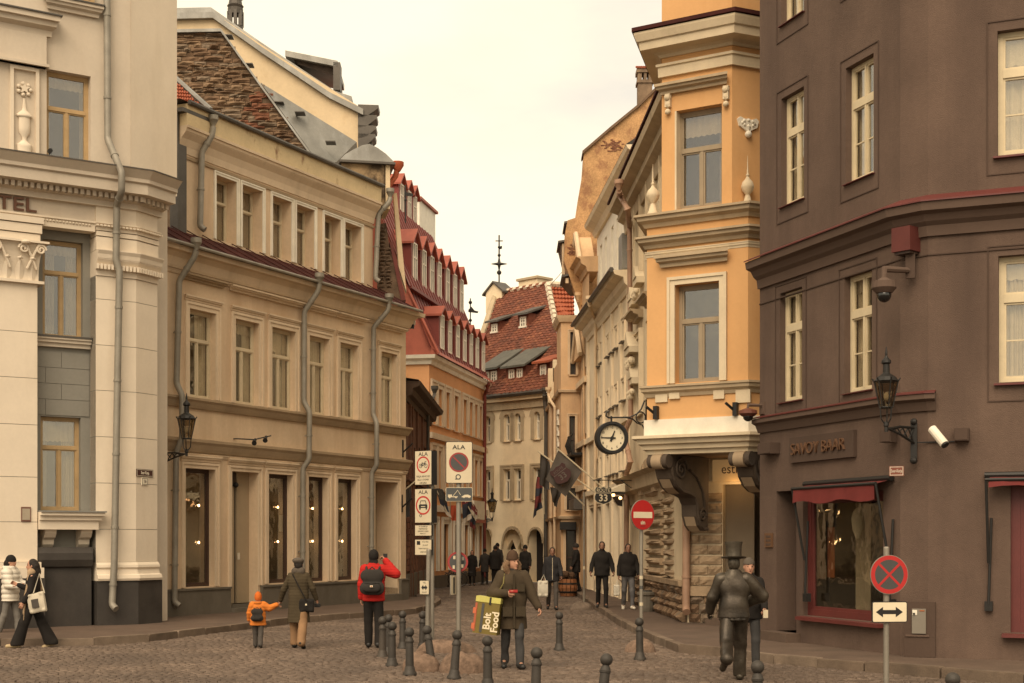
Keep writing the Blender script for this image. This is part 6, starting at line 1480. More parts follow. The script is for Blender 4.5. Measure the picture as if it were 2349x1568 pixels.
def groove(fr, h, w=.16, t=.018, p=0, zlo=.3):
    b = MB(fr); a0, a1, z0, z1 = h[0] - w, h[1] + w, h[2] - zlo, h[3] + w
    b.box(a0, a0 + t, p, p + .015, z0, z1); b.box(a1 - t, a1, p, p + .015, z0, z1); b.box(a0 + t, a1 - t, p, p + .015, z0, z0 + t); b.box(a0 + t, a1 - t, p, p + .015, z1 - t, z1); b.build('frame_moulding', BRND, br)
for h in hl: window(FL_, br, h, IVORY, 0, tr=.33, fw=.06, leaves=2, top_leaves=2, bars=1, curtain=CURT, curt=(.5, .4), sill=REDF, sill_out=.06, sill_over=.04, sill_h=.03, wide_transom=.13); groove(FL_, h)
for i, h in enumerate(hr): window(FR_, br, h, IVORY, 0, tr=.33, fw=.075, leaves=2, top_leaves=1, bars=1, curtain=CURT, curt=(.85, .14) if i == 0 else (.35, .3), sill=REDF, sill_out=.08, sill_over=.06, sill_h=.05, wide_transom=.13); groove(FR_, h)
bp_ = [FL_.P(0, 0, 0), FL_.P(lL, 0, 0), FR_.P(0, 0, 0), FR_.P(lR, 0, 0)]
zc1 = FL_.uv(1743, 588, .3)[1]
MB().sweep(bp_, [(-.2, zc1 - .52), (.05, zc1 - .52), (.07, zc1 - .36), (.14, zc1 - .3), (.2, zc1 - .2), (.3, zc1 - .16), (.32, zc1 - .03), (-.2, zc1)]).build('main_cornice', BRNT, br)
MB().sweep(bp_, [(-.1, zc1 + .16), (.35, zc1 - .028), (.35, zc1 - .005), (-.1, zc1 + .19)]).build('cornice_flashing', REDF, br)
MB().sweep(bp_, [(-.05, zc1 - .82), (.02, zc1 - .82), (.02, zc1 - .8), (-.05, zc1 - .8)]).build('moulding', BRND, br)
zs = FL_.uv(1743, 957, .2)[1]; e_ = FR_.P(.12, 0, 0)
MB().sweep([FL_.P(0, 0, 0), FL_.P(lL, 0, 0), FR_.P(0, 0, 0), e_], [(-.1, zs - .28), (.04, zs - .28), (.1, zs - .14), (.18, zs - .1), (.18, zs - .02), (-.1, zs)]).build('string_course', BRNT, br)
MB().sweep([FL_.P(0, 0, 0), FL_.P(lL, 0, 0), FR_.P(0, 0, 0), e_], [(-.05, zs + .04), (.2, zs - .018), (.2, zs + .004), (-.05, zs + .06)]).build('string_flashing', REDF, br)
# entrance and shop windows
MB(FL_).box(hdoor[0], hdoor[1], -.45, -.4, hdoor[2], hdoor[3]).build('recessed_door', BRND, br); MB(FL_).box(hdoor[0] - .1, hdoor[1] + .15, -.44, .3, T - .1, T + .16).build('door_step', PAVE, br)
MB(FL_).box(hdoor[0] + .12, hdoor[0] + .42, -.4, -.37, hdoor[2] + .1, hdoor[3] - 1).build('door_leaf', DKFR, br)
w = window(FL_, br, hshop, REDF, 0, tr=None, fw=.12, leaves=1, sill=REDF, sill_out=.14, sill_over=.05, sill_h=.08, name='shop_window', interior_d=1.2, lights=ROOM)
d = -.16
for k, (s0, s1, m) in enumerate(((.25, .45, CURT_D), (.5, .75, CURT_D))):
    c = MB(FL_); x0, x1 = [hshop[0] + (hshop[1] - hshop[0]) * s for s in (s0, s1)]; n = 24
    for i in range(n): q0, q1 = x0 + (x1 - x0) * i / n, x0 + (x1 - x0) * (i + 1) / n; f = lambda q: d - .55 - .3 * (k) + .04 * math.sin(q * 42); c.quad((q0, f(q0), hshop[2]), (q1, f(q1), hshop[2]), (q1, f(q1), hshop[3]), (q0, f(q0), hshop[3]))
    c.build('curtain', m, w, smooth=True, fix=False)
ORNG = flat('orange_poster', (.32, .1, .035), .7)
a, z = ul(1898, 1180, -.4); MB(FL_).box(a - .05, a + .17, -.45, -.43, ul(1898, 1325, -.4)[1], ul(1898, 1210, -.4)[1]).build('poster', ORNG, w)
a, z = ul(1957, 1190, -.4); b = MB(FL_); b.lathe([(.04, -.35), (.1, -.2), (.12, 0), (.09, .12), (.02, .2)], (a, -.5, z), 10); b.build('ornament', CURT, w, smooth=True)
w2 = window(FR_, br, hs2, REDF, 0, tr=None, fw=.14, leaves=1, curtain=CURT, curt=(.5, .3), sill=REDF, sill_out=.16, sill_over=.12, sill_h=.07, name='shop_window', interior_d=.9)
# plaques, house number
o = MB(FL_).box(FL_.a(1757), FL_.a(1774), .002, .03, ul(1757, 1256)[1], ul(1757, 1224)[1]).build('bronze_plaque', flat('bronze_plaque', (.16, .085, .045), .5, .3), br)
for k in range(3): MB(FL_).box(FL_.a(1760), FL_.a(1771), .03, .034, ul(1757, 1252 - k * 9)[1], ul(1757, 1247 - k * 9)[1]).build('plaque_panel', BRND, o)
sb = thing('bar_sign', FL_.P(FL_.a(1886), 0, ul(1886, 1050)[1]), 'brown plate with raised letters reading SAVOY BAAR on the brown wall', 'sign')
a0, z1 = ul(1813, 1006, .05); a1 = FL_.a(1960, .05); z0 = ul(1813, 1063, .05)[1]; MB(FL_).box(a0, a1, .0, .07, z0, z1).build('plate', BRND, sb)
COP = flat('copper_letters', (.2, .11, .065), .45, .5)
for q_, w_ in ((-.02, 'SAVOY'), (.06, 'BAAR')): text(w_, .30, FL_, (a0 + a1) / 2 + q_, .07, (z0 + z1) / 2, COP, sb, ext=.035, sx=1.02, bold=-.003, align='RIGHT' if w_ == 'SAVOY' else 'LEFT')
wallplate(FR_, .0, 2032 + 8, 2066 + 8, 1070, 1093, flat('enamel_rust', (.2, .06, .035), .4), 'Suur-Karja', SIGN_W, 'small rust red street name plate on the brown corner beside the lantern', sx=.55, size=.46)
# awnings
def awning(fr, root_label, a0, a1, zt, zv, out, drop):
    t = thing('awning', fr.P((a0 + a1) / 2, 0, zt - .3), root_label, 'awning', 'red shop awnings')
    b = MB(fr); n = 14
    top = lambda i: (a0 + (a1 - a0) * i / n)
    v = []; f = []
    for i in range(n + 1):
        a = top(i); s_ = .02 * math.sin(i * 1.7); v += [(a, .02, zt), (a, out, zt - drop + s_ * .5), (a, out + .015 + s_, zt - drop - zv + .03 * math.sin(i * .9))]
    for i in range(n):
        for k in range(2): q = i * 3 + k; f.append((q, q + 3, q + 4, q + 1))
    b.add(v, f); o = b.build('canvas', M('maroon_canvas', (.145, .024, .021), .8, .15, 4, .2, 60), t, smooth=True, fix=False)
    MB(fr).tube([(a0 - .05, out, zt - drop), (a1 + .05, out, zt - drop)], .03, 6).build('front_bar', IRON, t)
    MB(fr).tube([(a0 - .08, .06, zt + .02), (a1 + .08, .06, zt + .02)], .05, 8).build('roller', IRON, t)
    for a in (a0 - .04, a1 + .04):
        b = MB(fr); b.tube([(a, out, zt - drop), (a + .02, .1, zt - 1.35)], .022, 6); b.tube([(a + .06, .05, zt - .65), (a + .02, .09, zt - 2.0)], .022, 6); b.box(a - .04, a + .08, .0, .1, zt - 2.1, zt - 1.95); b.build('folding_arm', IRON, t)
    return t
a0, zt = ul(1824, 1113, .3); a1 = FL_.a(2010, .3)
awning(FL_, 'half rolled maroon awning over the bar window left of the electric cabinet', a0, a1, zt, .26, .34, .07)
a0, zt = ur(2268, 1092, .3); awning(FR_, 'maroon awning over the shop window at the right edge', a0, a0 + 3, zt, .12, .3, .06)
# brown junction boxes, cable, cameras, lantern, cabinet
def jbox(fr, u0, u1, v0, v1, lab, dep=.16):
    a0, z1 = fr.uv(u0, v0, dep); a1 = fr.a(u1, dep); z0 = fr.uv(u0, v1, dep)[1]; t = thing('junction_box', fr.P((a0 + a1) / 2, 0, z0), lab, 'junction box', 'brown junction boxes on the corner building')
    MB(fr).box(a0, a1, .0, dep, z0, z1).build('box_body', BRND, t); MB(fr).box(a0 + .015, a1 - .015, dep, dep + .012, z0 + .015, z1 - .015).build('box_lid', BRND, t); return t
jbox(FR_, 2013, 2041, 988, 1015, 'brown junction box under the right lantern') if False else jbox(FCh, 2018, 2044, 988, 1016, 'brown junction box just left of the right lantern bracket')
jbox(FR_, 2188, 2222, 983, 1012, 'brown junction box at the right end of the cable')
jbox(FL_, 1738, 1768, 1019, 1044, 'brown junction box beside the orange house at the wall edge', .2)
bc = thing('bullet_camera', FR_.P(FR_.a(2150), 0, ur(2150, 1005)[1]), 'white bullet camera angled down beside the right lantern', 'camera')
a, z = ur(2150, 1002, .35); MB(FR_).tube([(a - .09, .26, z + .13), (a + .12, .42, z - .13)], .07, 12).build('camera_body', WHITE, bc); MB(FR_).tube([(a + .12, .42, z - .13), (a + .135, .43, z - .148)], .06, 12).build('lens', IRON, bc); MB(FR_).tube([(a, .0, z + .02), (a, .3, z + .02)], .025, 6).build('mount', BRND, bc)
z = ur(2100, 1016)[1]; MB(FR_).tube([(FR_.a(2100), .02, z), (FR_.a(2190), .02, z)], .012, 5).build('cable', IRON, br)
dc = thing('dome_camera', FR_.P(FR_.a(2085), 0, ur(2085, 640)[1]), 'brown dome camera hanging from an arm below a red box on the corner', 'camera')
a, z = ur(2083, 600); MB(FR_).box(FR_.a(2076, .1), FR_.a(2098, .1), 0, .05, ur(2085, 640)[1], ur(2085, 580)[1]).build('wall_plate', BRND, dc)
e = FR_.P(FR_.a(2083), .05, ur(2083, 622)[1]); k = at(2028, 618, e.y - .35); MB().tube([tuple(e), tuple(k), tuple(k - Vector((0, 0, .14)))], .045, 8).build('arm', BRNT, dc)
Mk = Matrix.Translation(k - Vector((0, 0, .14)))
MB(Mk).lathe([(.06, 0), (.1, -.03), (.19, -.06), (.195, -.16), (.14, -.22), (.12, -.24)], (0, 0, 0), 16).build('housing', BRNT, dc); MB(Mk).ball((0, 0, -.27), .115, 14, 10).build('dome', flat('smoked_dome', (.01, .01, .01), .08, spec=.7), dc, smooth=True)
rb = thing('red_siren_box', FCh.P(.4, 0, FR_.uv(2075, 583)[1]), 'dark red metal box under the cornice on the brown corner', 'box')
a0, z1 = FCh.uv(2053, 527, .2); z0 = FCh.uv(2053, 582, .2)[1]; MB(FCh).box(a0, a0 + .34, .0, .3, z0, z1).build('box_body', M('dark_red_box', (.1, .025, .02), .6, .1, 3, .1, 40), rb); MB(FCh).box(a0 + .03, a0 + .31, .0, .26, z0 - .04, z0).build('box_bottom', DKFR, rb)
c2 = thing('dome_camera', FL_.P(.05, .3, ul(1743, 935)[1]), 'rust brown dome camera on a short arm between orange and brown walls', 'camera')
MB(FL_).box(.03, .2, 0, .03, ul(1743, 952)[1], ul(1743, 925)[1]).build('wall_plate', BRNT, c2); MB(FL_).tube([(.12, .02, ul(1743, 932)[1]), (.12, .32, ul(1743, 932)[1]), (.12, .32, ul(1743, 940)[1])], .03, 6).build('arm', BRNT, c2)
q = FL_.P(.12, .32, ul(1743, 940)[1]); MB(Matrix.Translation(q)).lathe([(.06, 0), (.17, -.04), (.18, -.1), (.12, -.15)], (0, 0, 0), 14).build('housing', M('rust_brown', (.13, .045, .028), .6, .1, 3, .1, 40), c2); MB(Matrix.Translation(q)).ball((0, 0, -.15), .1, 12, 8).build('dome', MATS['smoked_dome'], c2, smooth=True)
z_arm = ur(2096, 1000)[1]; al3, zl3 = FR_.uv(2033, 978, .75)
wall_lamp(FR_, 0.0, FR_.a(2096, .05), al3, z_arm, zl3, .86, 'grey iron lantern on a scrolled arm on the brown corner at right', out=.75)
a0, z1 = ur(2073, 1381, .12); a1 = FR_.a(2144, .12); ec = thing('electric_cabinet', FR_.P((a0 + a1) / 2, 0, T), 'brown electric cabinet with a grey steel door on the brown wall', 'cabinet')
MB(FR_).box(a0, a1, 0, .05, T, z1).build('cabinet_body', BRND, ec)
q0, q1 = FR_.a(2091, .12), FR_.a(2123, .12); dz0, dz1 = ur(2091, 1454, .12)[1], ur(2091, 1397, .12)[1]
o = MB(FR_).box(q0, q1, .05, .08, dz0, dz1).build('cabinet_door', M('grey_steel_door', (.2, .175, .14), .5, .06, 3, .03, 40, metal=.1), ec); MB(FR_).box(q0 + .01, q0 + .08, .08, .086, dz1 - .1, dz1 - .02).build('sticker', WHITE, o); MB(FR_).box(q0 + .12, q1 - .02, .08, .086, dz1 - .04, dz1 - .02).build('sticker', ORNG, o); MB(FR_).box(q0 + .02, q0 + .05, .08, .1, dz0 + .3, dz0 + .33).build('lock', IRON, o); MB(FR_).box(q0 - .1, q1 + .05, .05, .07, dz0 - .05, dz0 - .02).build('ledge', BRNT, ec)
# black spotlights on the oriel
for u, v, lab in ((1508, 948, 'black spotlight bracket on the left of the orange oriel base'), (1690, 940, 'black spotlight bracket on the right of the orange oriel base')):
    a, z = ub(u, v); t = thing('spotlight', FBY.P(a, 0, z), lab, 'lamp'); MB(FBY).box(a - .04, a + .05, .02, .14, z - .14, z + .14).build('housing', IRON, t); MB(FBY).tube([(a - .02, .1, z - .02), (a - .13, .28, z + .12)], .03, 6).build('visor_arm', IRON, t)
# ---------------------------------------------------------------- bollards
def bollard_parts(root):
    M0 = Matrix.Identity(4)
    MB(M0).lathe([(.105, 0), (.105, .03), (.082, .06), (.078, .1), (.064, .13)], (0, 0, 0), 18).build('foot', IRON_G, root, smooth=True)
    MB(M0).lathe([(.064, .13), (.057, .48), (.066, .485), (.068, .51), (.06, .52), (.058, .54), (.035, .575)], (0, 0, 0), 18).build('post', IRON_G, root, smooth=True)
    MB(M0).ball((0, 0, .636), .074, 18, 12).build('ball_top', IRON_G, root, smooth=True)
BOL = [  # u of the ball, v of its top, u of the foot or None, label
 (878, 1413, 877, 'upright bollard nearest the man in the red jacket, left end of the row'), (891, 1408, 890, 'bollard half hidden behind the leftmost bollard'),
 (900, 1425, 899, 'short bollard just right of the leftmost pair'), (930, 1400, 924, 'dark bollard leaning right, standing behind the row near the sign pole'),
 (942, 1438, 940, 'bollard in front of the boulder, left of the leaning one'), (970, 1401, 969, 'far bollard mostly hidden by the thin grey sign pole'),
 (1011, 1432.5, 993, 'bollard leaning right in front of the boulders'), (1051.7, 1444, 1041, 'bollard leaning right below the tall parking sign pole'),
 (1120, 1457, 1119, 'upright bollard in front of the food delivery bag'), (1236, 1483, 1228, 'bollard right of the courier cut by the lower edge'),
 (1282.6, 1402, 1283, 'lone upright bollard in the middle of the street mouth'), (1399, 1496.6, 1377, 'strongly leaning bollard cut by the lower edge left of the statue'),
 (1739, 1513, 1738, 'bollard right of the bronze statue cut by the lower edge'), (2186, 1540, 2186, 'bollard top at the lower right corner'),
 (1469, 1416, 1468, 'bollard standing right in front of the no entry sign pole')]
first = None
for u, v, uf_, lab in BOL:
    Y = F * (CH - .71) / (v - HV); X0 = (uf_ - CX) * Y / F; dX = (u - uf_) * Y / F
    if first is None:
        first = thing('bollard', (0, 0, 0), lab, 'bollard', 'iron ball-topped bollards'); bollard_parts(first); o = first
    else: o = copy_tree(first); o['label'] = lab
    o.location = (X0, Y, -.01); o.rotation_euler = (random.uniform(-.02, .02), math.atan2(dX, .64), random.uniform(0, 3))
# ---------------------------------------------------------------- granite boulders
GRAN = M('pink_granite', (.185, .122, .085), .95, .4, 9, .9, 26, dirt=(.12, .085, .06), damt=.5, streak=1)
GRAN_P = M('grey_granite', (.16, .12, .09), .9, .3, 7, .6, 34)
def boulder(u0, u1, vt, vb, lab, m, seed, depth=.8):
    Y = F * CH / (vb - HV); k = Y / F; w = (u1 - u0) * k / 2; h = (vb - vt) * k * .78; cx = ((u0 + u1) / 2 - CX) * k
    rnd = random.Random(seed); ph = [rnd.uniform(0, 6) for _ in range(6)]
    b = MB(); n, mr = 22, 9; v = []; f = []
    for i in range(mr + 1):
        t = i / mr; 
        for j in range(n):
            a = 2 * math.pi * j / n; e = 1 + .07 * math.sin(2 * a + ph[0]) + .06 * math.sin(3 * a + ph[1]) + .03 * math.sin(5 * a + ph[2] + 3 * t)
            rad = (math.cos(t * math.pi / 2) ** .62 if i < mr else .0) * (1 + rnd.uniform(-.035, .035))
            zz = -.06 + (h + .06) * math.sin(t * math.pi / 2) ** .9 * (1 + .07 * math.sin(a + ph[3]) + .05 * math.sin(3 * a + ph[4]))
            v.append((cx + w * e * rad * math.cos(a), Y + depth * w + depth * w * e * rad * math.sin(a), zz))
    for i in range(mr):
        for j in range(n): a, b_ = i * n + j, i * n + (j + 1) % n; f.append((a, b_, b_ + n, a + n))
    b.add(v, f); o = b.build('boulder', m, smooth=True); return tag(o, lab, 'boulder', 'granite boulders between the bollards')
boulder(958, 1088, 1466, 1500, 'pinkish granite boulder behind the other two by the sign poles', GRAN, 3, .7); boulder(922, 1014, 1490, 1541, 'granite boulder at the front left behind the leaning bollard', GRAN, 5)
boulder(1008, 1114, 1489, 1545, 'largest granite boulder at the front right of the group', GRAN, 8); boulder(1438, 1506, 1463, 1496, 'small granite boulder round the foot of the no entry pole', GRAN, 12); boulder(1310, 1362, 1378, 1400, 'dark flat boulder at the kerb in front of the right row', GRAN_P, 14)
# ---------------------------------------------------------------- signs
POLE = M('galvanised_pole', (.27, .24, .195), .5, .12, 3, .05, 40, metal=.5)
SRED = flat('sign_red', (.42, .022, .02), .4); SREDD = flat('faded_sign_red', (.28, .03, .028), .45); SWH = M('sign_face_white', (.56, .475, .33), .5, .06, 3, .03, 40); SGR = flat('sign_grey_blue', (.06, .058, .055), .5); SBK = flat('sign_black', (.015, .013, .012), .5); SWB = M('bright_sign_white', (.7, .6, .42), .5, .05, 3, .03, 40)
def sframe(u, Y, rot=0.0, p=0):
    q = at(u, HV, Y); return Fr((q.x, q.y), (math.cos(rot), math.sin(rot)))
def zat(v, Y): return CH - (v - HV) * Y / F
def pole(root, u, Y, v0, r, z0=-.02, lean=0):
    q = at(u, HV, Y); b = MB(); b.tube([(q.x, q.y, z0), (q.x + lean, q.y, zat(v0, Y))], r, 12); o = b.build('pole', POLE, root, smooth=True); b = MB(); b.ball((q.x + lean, q.y, zat(v0, Y)), r * 1.02, 10, 6, sz=.6); b.build('pole_cap', POLE, o); return o
def rrect(a0, a1, z0, z1, r, n=5):
    P_ = []
    for cx, cz, t0 in ((a1 - r, z1 - r, 0), (a0 + r, z1 - r, 90), (a0 + r, z0 + r, 180), (a1 - r, z0 + r, 270)):
        for i in range(n + 1): t = R(t0 + 90 * i / n); P_.append((cx + r * math.cos(t), cz + r * math.sin(t)))
    return P_
def plate(fr, root, a0, a1, z0, z1, p, face, edge=None, r=.04, bw=.012, name='sign_plate', th=.02):
    o = MB(fr).prism(rrect(a0, a1, z0, z1, r), p - th, p).build(name, edge or POLE, root)
    MB(fr).prism(rrect(a0 + bw, a1 - bw, z0 + bw, z1 - bw, max(.01, r - bw)), p, p + .003).build('sign_face', face, o); return o
# no entry sign
Y = 25.66; ne = thing('no_entry_sign', gnd(1469, 1494.5), 'round red no entry sign with a white bar on a sticker-covered pole', 'road sign'); pole(ne, 1471, Y, 1150, .034)
fr = sframe(1474.5, Y - .06, .62); k = Y / F; zc = zat(1182, Y); r = 35 * k
o = MB(fr).disc((0, zc), r, -.02, 0, 32).build('sign_disc', POLE, ne); MB(fr).disc((0, zc), r * .97, 0, .003, 32).build('red_face', SRED, o); MB(fr).box(-r * .8, r * .8, .003, .006, zc - r * .2, zc + r * .2).build('white_bar', SWB, o)
text('sin', r * .36, fr, 0, .004, zc - r * .5, SWH, o, ext=.002, bold=.003); MB(fr).box(-r * .2, r * .2, .003, .0045, zc - r * .78, zc - r * .7).build('sticker', SREDD, o)
for z, c in ((1.3, SWH), (1.12, SGR), (.82, SWH)): q = at(1471, HV, Y); MB().tube([(q.x, q.y, z), (q.x, q.y, z + .06)], .0355, 10).build('pole_sticker', c, ne)
# no stopping sign at right, with arrow plate
Y = 19.3; ns = thing('no_stopping_sign', (at(2033, HV, Y).x, Y, 0), 'round no stopping sign with red cross above a double arrow plate', 'road sign'); pole(ns, 2033, Y, 1258, .04)
fr = sframe(2040, Y - .07, .12); k = Y / F; zc = zat(1318.5, Y); r = 45 * k
o = MB(fr).disc((0, zc), r, -.02, 0, 40).build('sign_disc', POLE, ns); MB(fr).disc((0, zc), r * .97, 0, .003, 40, r * .76).build('red_ring', SRED, o); MB(fr).disc((0, zc), r * .76, 0, .003, 40).build('grey_face', SGR, o)
for s_ in (1, -1):
    w = r * .06; l = r * .76; c, n_ = math.cos(R(45)), math.sin(R(45)); MB(fr).prism([(-l * c - w * c, zc + s_ * (-l * n_ + w * n_)), (-l * c + w * c, zc + s_ * (-l * n_ - w * n_)), (l * c + w * c, zc + s_ * (l * n_ - w * n_)), (l * c - w * c, zc + s_ * (l * n_ + w * n_))], .003, .005 + .001 * s_).build('red_stroke', SRED, o)
a0, a1, z0, z1 = -41 * k, 43 * k, zat(1428, Y), zat(1380, Y); o = plate(fr, ns, a0, a1, z0, z1, 0, SWB, SBK, .03, .012, 'arrow_plate')
zc = (z0 + z1) / 2; b = MB(fr); L1 = .19; b.prism([(-L1, zc), (-L1 + .1, zc + .07), (-L1 + .1, zc + .028), (L1 - .1, zc + .028), (L1 - .1, zc + .07), (L1, zc), (L1 - .1, zc - .07), (L1 - .1, zc - .028), (-L1 + .1, zc - .028), (-L1 + .1, zc - .07)], .003, .005); b.build('double_arrow', SBK, o)
# parking zone sign on the tall pole
Y = 25.0; k = Y / F; pz = thing('parking_zone_sign', (at(1052, HV, Y).x, Y, 0), 'tall grey pole with the big white ALA no parking zone plate and a tow-away plate', 'road sign'); pole(pz, 1052, Y, 1016, .043)
fr = sframe(1052.5, Y - .07, .0); o = plate(fr, pz, -30 * k, 31.5 * k, zat(1110, Y), zat(1014, Y), 0, SWH, SBK, .035, .011)
text('ALA', .105, fr, 0, .004, zat(1027.5, Y), SBK, o, ext=.002, sx=1.15, bold=.0015); zc = zat(1061.5, Y); r = 22.5 * k
MB(fr).disc((0, zc), r, .003, .006, 32, r * .84).build('red_ring', SREDD, o); MB(fr).disc((0, zc), r * .84, .003, .0055, 32).build('grey_face', SGR, o); w = .008; l = r * .8; MB(fr).prism([(-l * .7 - w, zc + l * .7 - w), (-l * .7 + w, zc + l * .7 + w), (l * .7 + w, zc - l * .7 + w), (l * .7 - w, zc - l * .7 - w)], .0056, .007).build('red_stroke', SREDD, o)
zc = zat(1095, Y); b = MB(fr); b.disc((-.01, zc), .048, .003, .005, 16, .03); b.box(-.065, .02, .003, .006, zc - .045, zc - .03); b.build('tow_symbol', SGR, o)
o = plate(fr, pz, -30 * k, 31.5 * k, zat(1151, Y), zat(1119, Y), 0, flat('sign_slate', (.06, .062, .06), .5), SWH, .025, .008, 'tow_away_plate'); zc = zat(1140, Y)
b = MB(fr); b.box(-.19, -.02, .003, .005, zc - .012, zc + .004); b.box(-.19, -.12, .003, .005, zc + .004, zc + .035); b.tube([(-.1, .004, zc + .01), (-.02, .004, zc + .11), (.03, .004, zc + .03)], .006, 5); b.disc((-.16, zc - .015), .015, .003, .006, 12); b.disc((-.05, zc - .015), .015, .003, .006, 12)
b.prism([(.05, zc + .0), (.1, zc + .03), (.16, zc + .035), (.21, zc + .01), (.21, zc - .012), (.05, zc - .012)], .003, .005); b.disc((.09, zc - .012), .014, .003, .006, 12); b.disc((.18, zc - .012), .014, .003, .006, 12); b.build('tow_truck_symbol', SWH, o)
# round sign behind the same pole, seen edge-on plate under it
fr = sframe(1050, Y + .08, -.1); zc = zat(1290, Y); r = 24 * k; o = MB(fr).disc((0, zc), r, -.02, 0, 28).build('round_sign', SREDD, pz); MB(fr).disc((0, zc), r * .8, 0, .003, 28).build('grey_face', SGR, o)
for a, dz, m in ((-.06, .08, SWH), (.09, .06, POLE), (-.07, -.09, SWH), (.08, -.07, SWH), (.1, 0, SBK)): MB(fr).box(a - .02, a + .02, .003, .005, zc + dz - .03, zc + dz + .03).build('sticker', m, o)
text('C', .09, fr, .035, .06, zc, SWH, o, ext=.002)
fr2 = sframe(1041, Y + .02, 1.15); o = plate(fr2, pz, -.11, .11, zat(1366, Y), zat(1320, Y), 0, SWH, POLE, .02, .008, 'narrow_plate'); MB(fr2).box(-.03, .03, .003, .005, zat(1362, Y), zat(1325, Y)).build('arrow', SBK, o)
# stack of zone plates on the left pole
Y = 26.4; k = Y / F; st = thing('zone_sign_stack', (at(986, HV, Y).x, Y, 0), 'stack of white ALA plates banning bicycles and cars on one pole', 'road sign'); pole(st, 992, Y, 1040, .035)
rot = -.62; fr = sframe(971, Y - .05, rot); W_ = 20.5 * k / math.cos(.62) * .97
def bplate(v0, v1, th=.16):
    z0, z1 = zat(v1, Y), zat(v0, Y); o = MB(fr).box(-W_, W_, -th, 0, z0, z1).build('sign_case', SBK, st); MB(fr).box(-W_ + .006, W_ - .006, 0, .004, z0 + .006, z1 - .006).build('sign_face', SWH, o); return o, z0, z1
o, z0, z1 = bplate(1035, 1113); zc = zat(1067, Y); r = .155
text('ALA', .10, fr, 0, .005, zat(1043, Y), SBK, o, ext=.002, sx=1.2); MB(fr).disc((0, zc), r, .004, .006, 28, r * .83).build('red_ring', SRED, o)
b = MB(fr); [b.disc((s_ * .062, zc - .02), .04, .004, .006, 16, .03) for s_ in (-1, 1)]
for p0, p1 in (((-.062, -.02), (-.02, .03)), ((-.02, .03), (.045, .03)), ((.062, -.02), (.04, .055)), ((-.01, -.02), (.045, .03)), ((-.062, -.02), (-.01, -.02)), ((.04, .055), (.075, .055)), ((-.01, -.02), (-.025, .05))): b.tube([(p0[0], .006, zc + p0[1]), (p1[0], .006, zc + p1[1])], .006, 5)
b.build('bicycle_symbol', SGR, o)
for i, s_ in enumerate(('VALJA ARVATUD', 'ALLA 10 KM/H', 'LIIKUJAD')): text(s_, .052, fr, 0, .005, zat(1094 + i * 7.4, Y), SBK, o, ext=.001, sx=.82)
o, z0, z1 = bplate(1122, 1200); zc = zat(1160, Y); r = .175
text('ALA', .10, fr, 0, .005, zat(1130, Y), SBK, o, ext=.002, sx=1.2); MB(fr).disc((0, zc), r, .004, .006, 28, r * .83).build('red_ring', SRED, o)
b = MB(fr); b.prism([(-.1, zc - .05), (-.1, zc + .005), (-.075, zc + .02), (.075, zc + .02), (.1, zc + .005), (.1, zc - .05)], .004, .006); b.box(-.09, -.06, .004, .006, zc - .08, zc - .05); b.box(.06, .09, .004, .006, zc - .08, zc - .05)
for p0, p1 in (((-.075, .02), (-.055, .085)), ((-.055, .085), (.055, .085)), ((.055, .085), (.075, .02))): b.tube([(p0[0], .006, zc + p0[1]), (p1[0], .006, zc + p1[1])], .006, 5)
b.build('car_symbol', SBK, o); MB(fr).box(-.05, .05, .006, .0068, zc - .03, zc - .015).build('number_plate', SWH, o); MB(fr).disc((-.06, zc - .19), .03, .004, .006, 12, .018).build('sticker', SGR, o)
o, z0, z1 = bplate(1205, 1230, .04)
for i, s_ in enumerate(('VA. ELANIKE JA', 'TEENINDAVAD', 'SOIDUKID LOAGA', 'MAX 3.5 T')): text(s_, .036, fr, 0, .005, z1 - .03 - i * (z1 - z0 - .03) / 4, SBK, o, ext=.001, sx=.85)
o, z0, z1 = bplate(1238, 1274, .04)
MB(fr).box(-.15, -.07, .004, .006, z1 - .1, z1 - .03).build('tow_symbol', SBK, o)
for i, s_ in enumerate(('6-10, 18-22', 'JA LAUP', 'TAKSO PEATUS', 'LUBATUD')): text(s_, .036, fr, .05 if i < 2 else 0, .005, z1 - .045 - i * (z1 - z0 - .04) / 4, SBK, o, ext=.001, sx=.9)
# thin pole in front with a small arrow plate
Y = 25.6; k = Y / F; tp = thing('small_sign_pole', (at(981, HV, Y).x, Y, 0), 'short grey pole with a scuffed little white arrow plate', 'road sign'); pole(tp, 980, Y, 1263, .045, lean=.03)
fr = sframe(973.5, Y - .08, -.3); o = plate(fr, tp, -.09, .09, zat(1364, Y), zat(1332, Y), 0, SWH, SBK, .01, .005); zc = zat(1348, Y)
MB(fr).prism([(-.06, zc), (-.02, zc + .05), (-.02, zc + .02), (.02, zc + .02), (.02, zc + .05), (.06, zc), (.02, zc - .05), (.02, zc - .02), (-.02, zc - .02), (-.02, zc - .05)], .003, .005).build('double_arrow', SBK, o); text('TEL', .04, fr, 0, .004, zc + .085, SBK, o, ext=.001); text('KAUP', .035, fr, 0, .004, zc - .085, SBK, o, ext=.001)
# small post further along the right kerb
Y = 44; kp = thing('kerb_post', gnd(1340, 1384, 0), 'thin grey post in a flat boulder by the right kerb', 'post'); q = at(1340, HV, Y); MB().tube([(q.x, q.y, 0), (q.x, q.y, zat(1130, Y))], .035, 8).build('pole', POLE, kp); MB().tube([(q.x, q.y, 1.1), (q.x, q.y, 1.2)], .037, 8).build('sticker', SWH, kp)
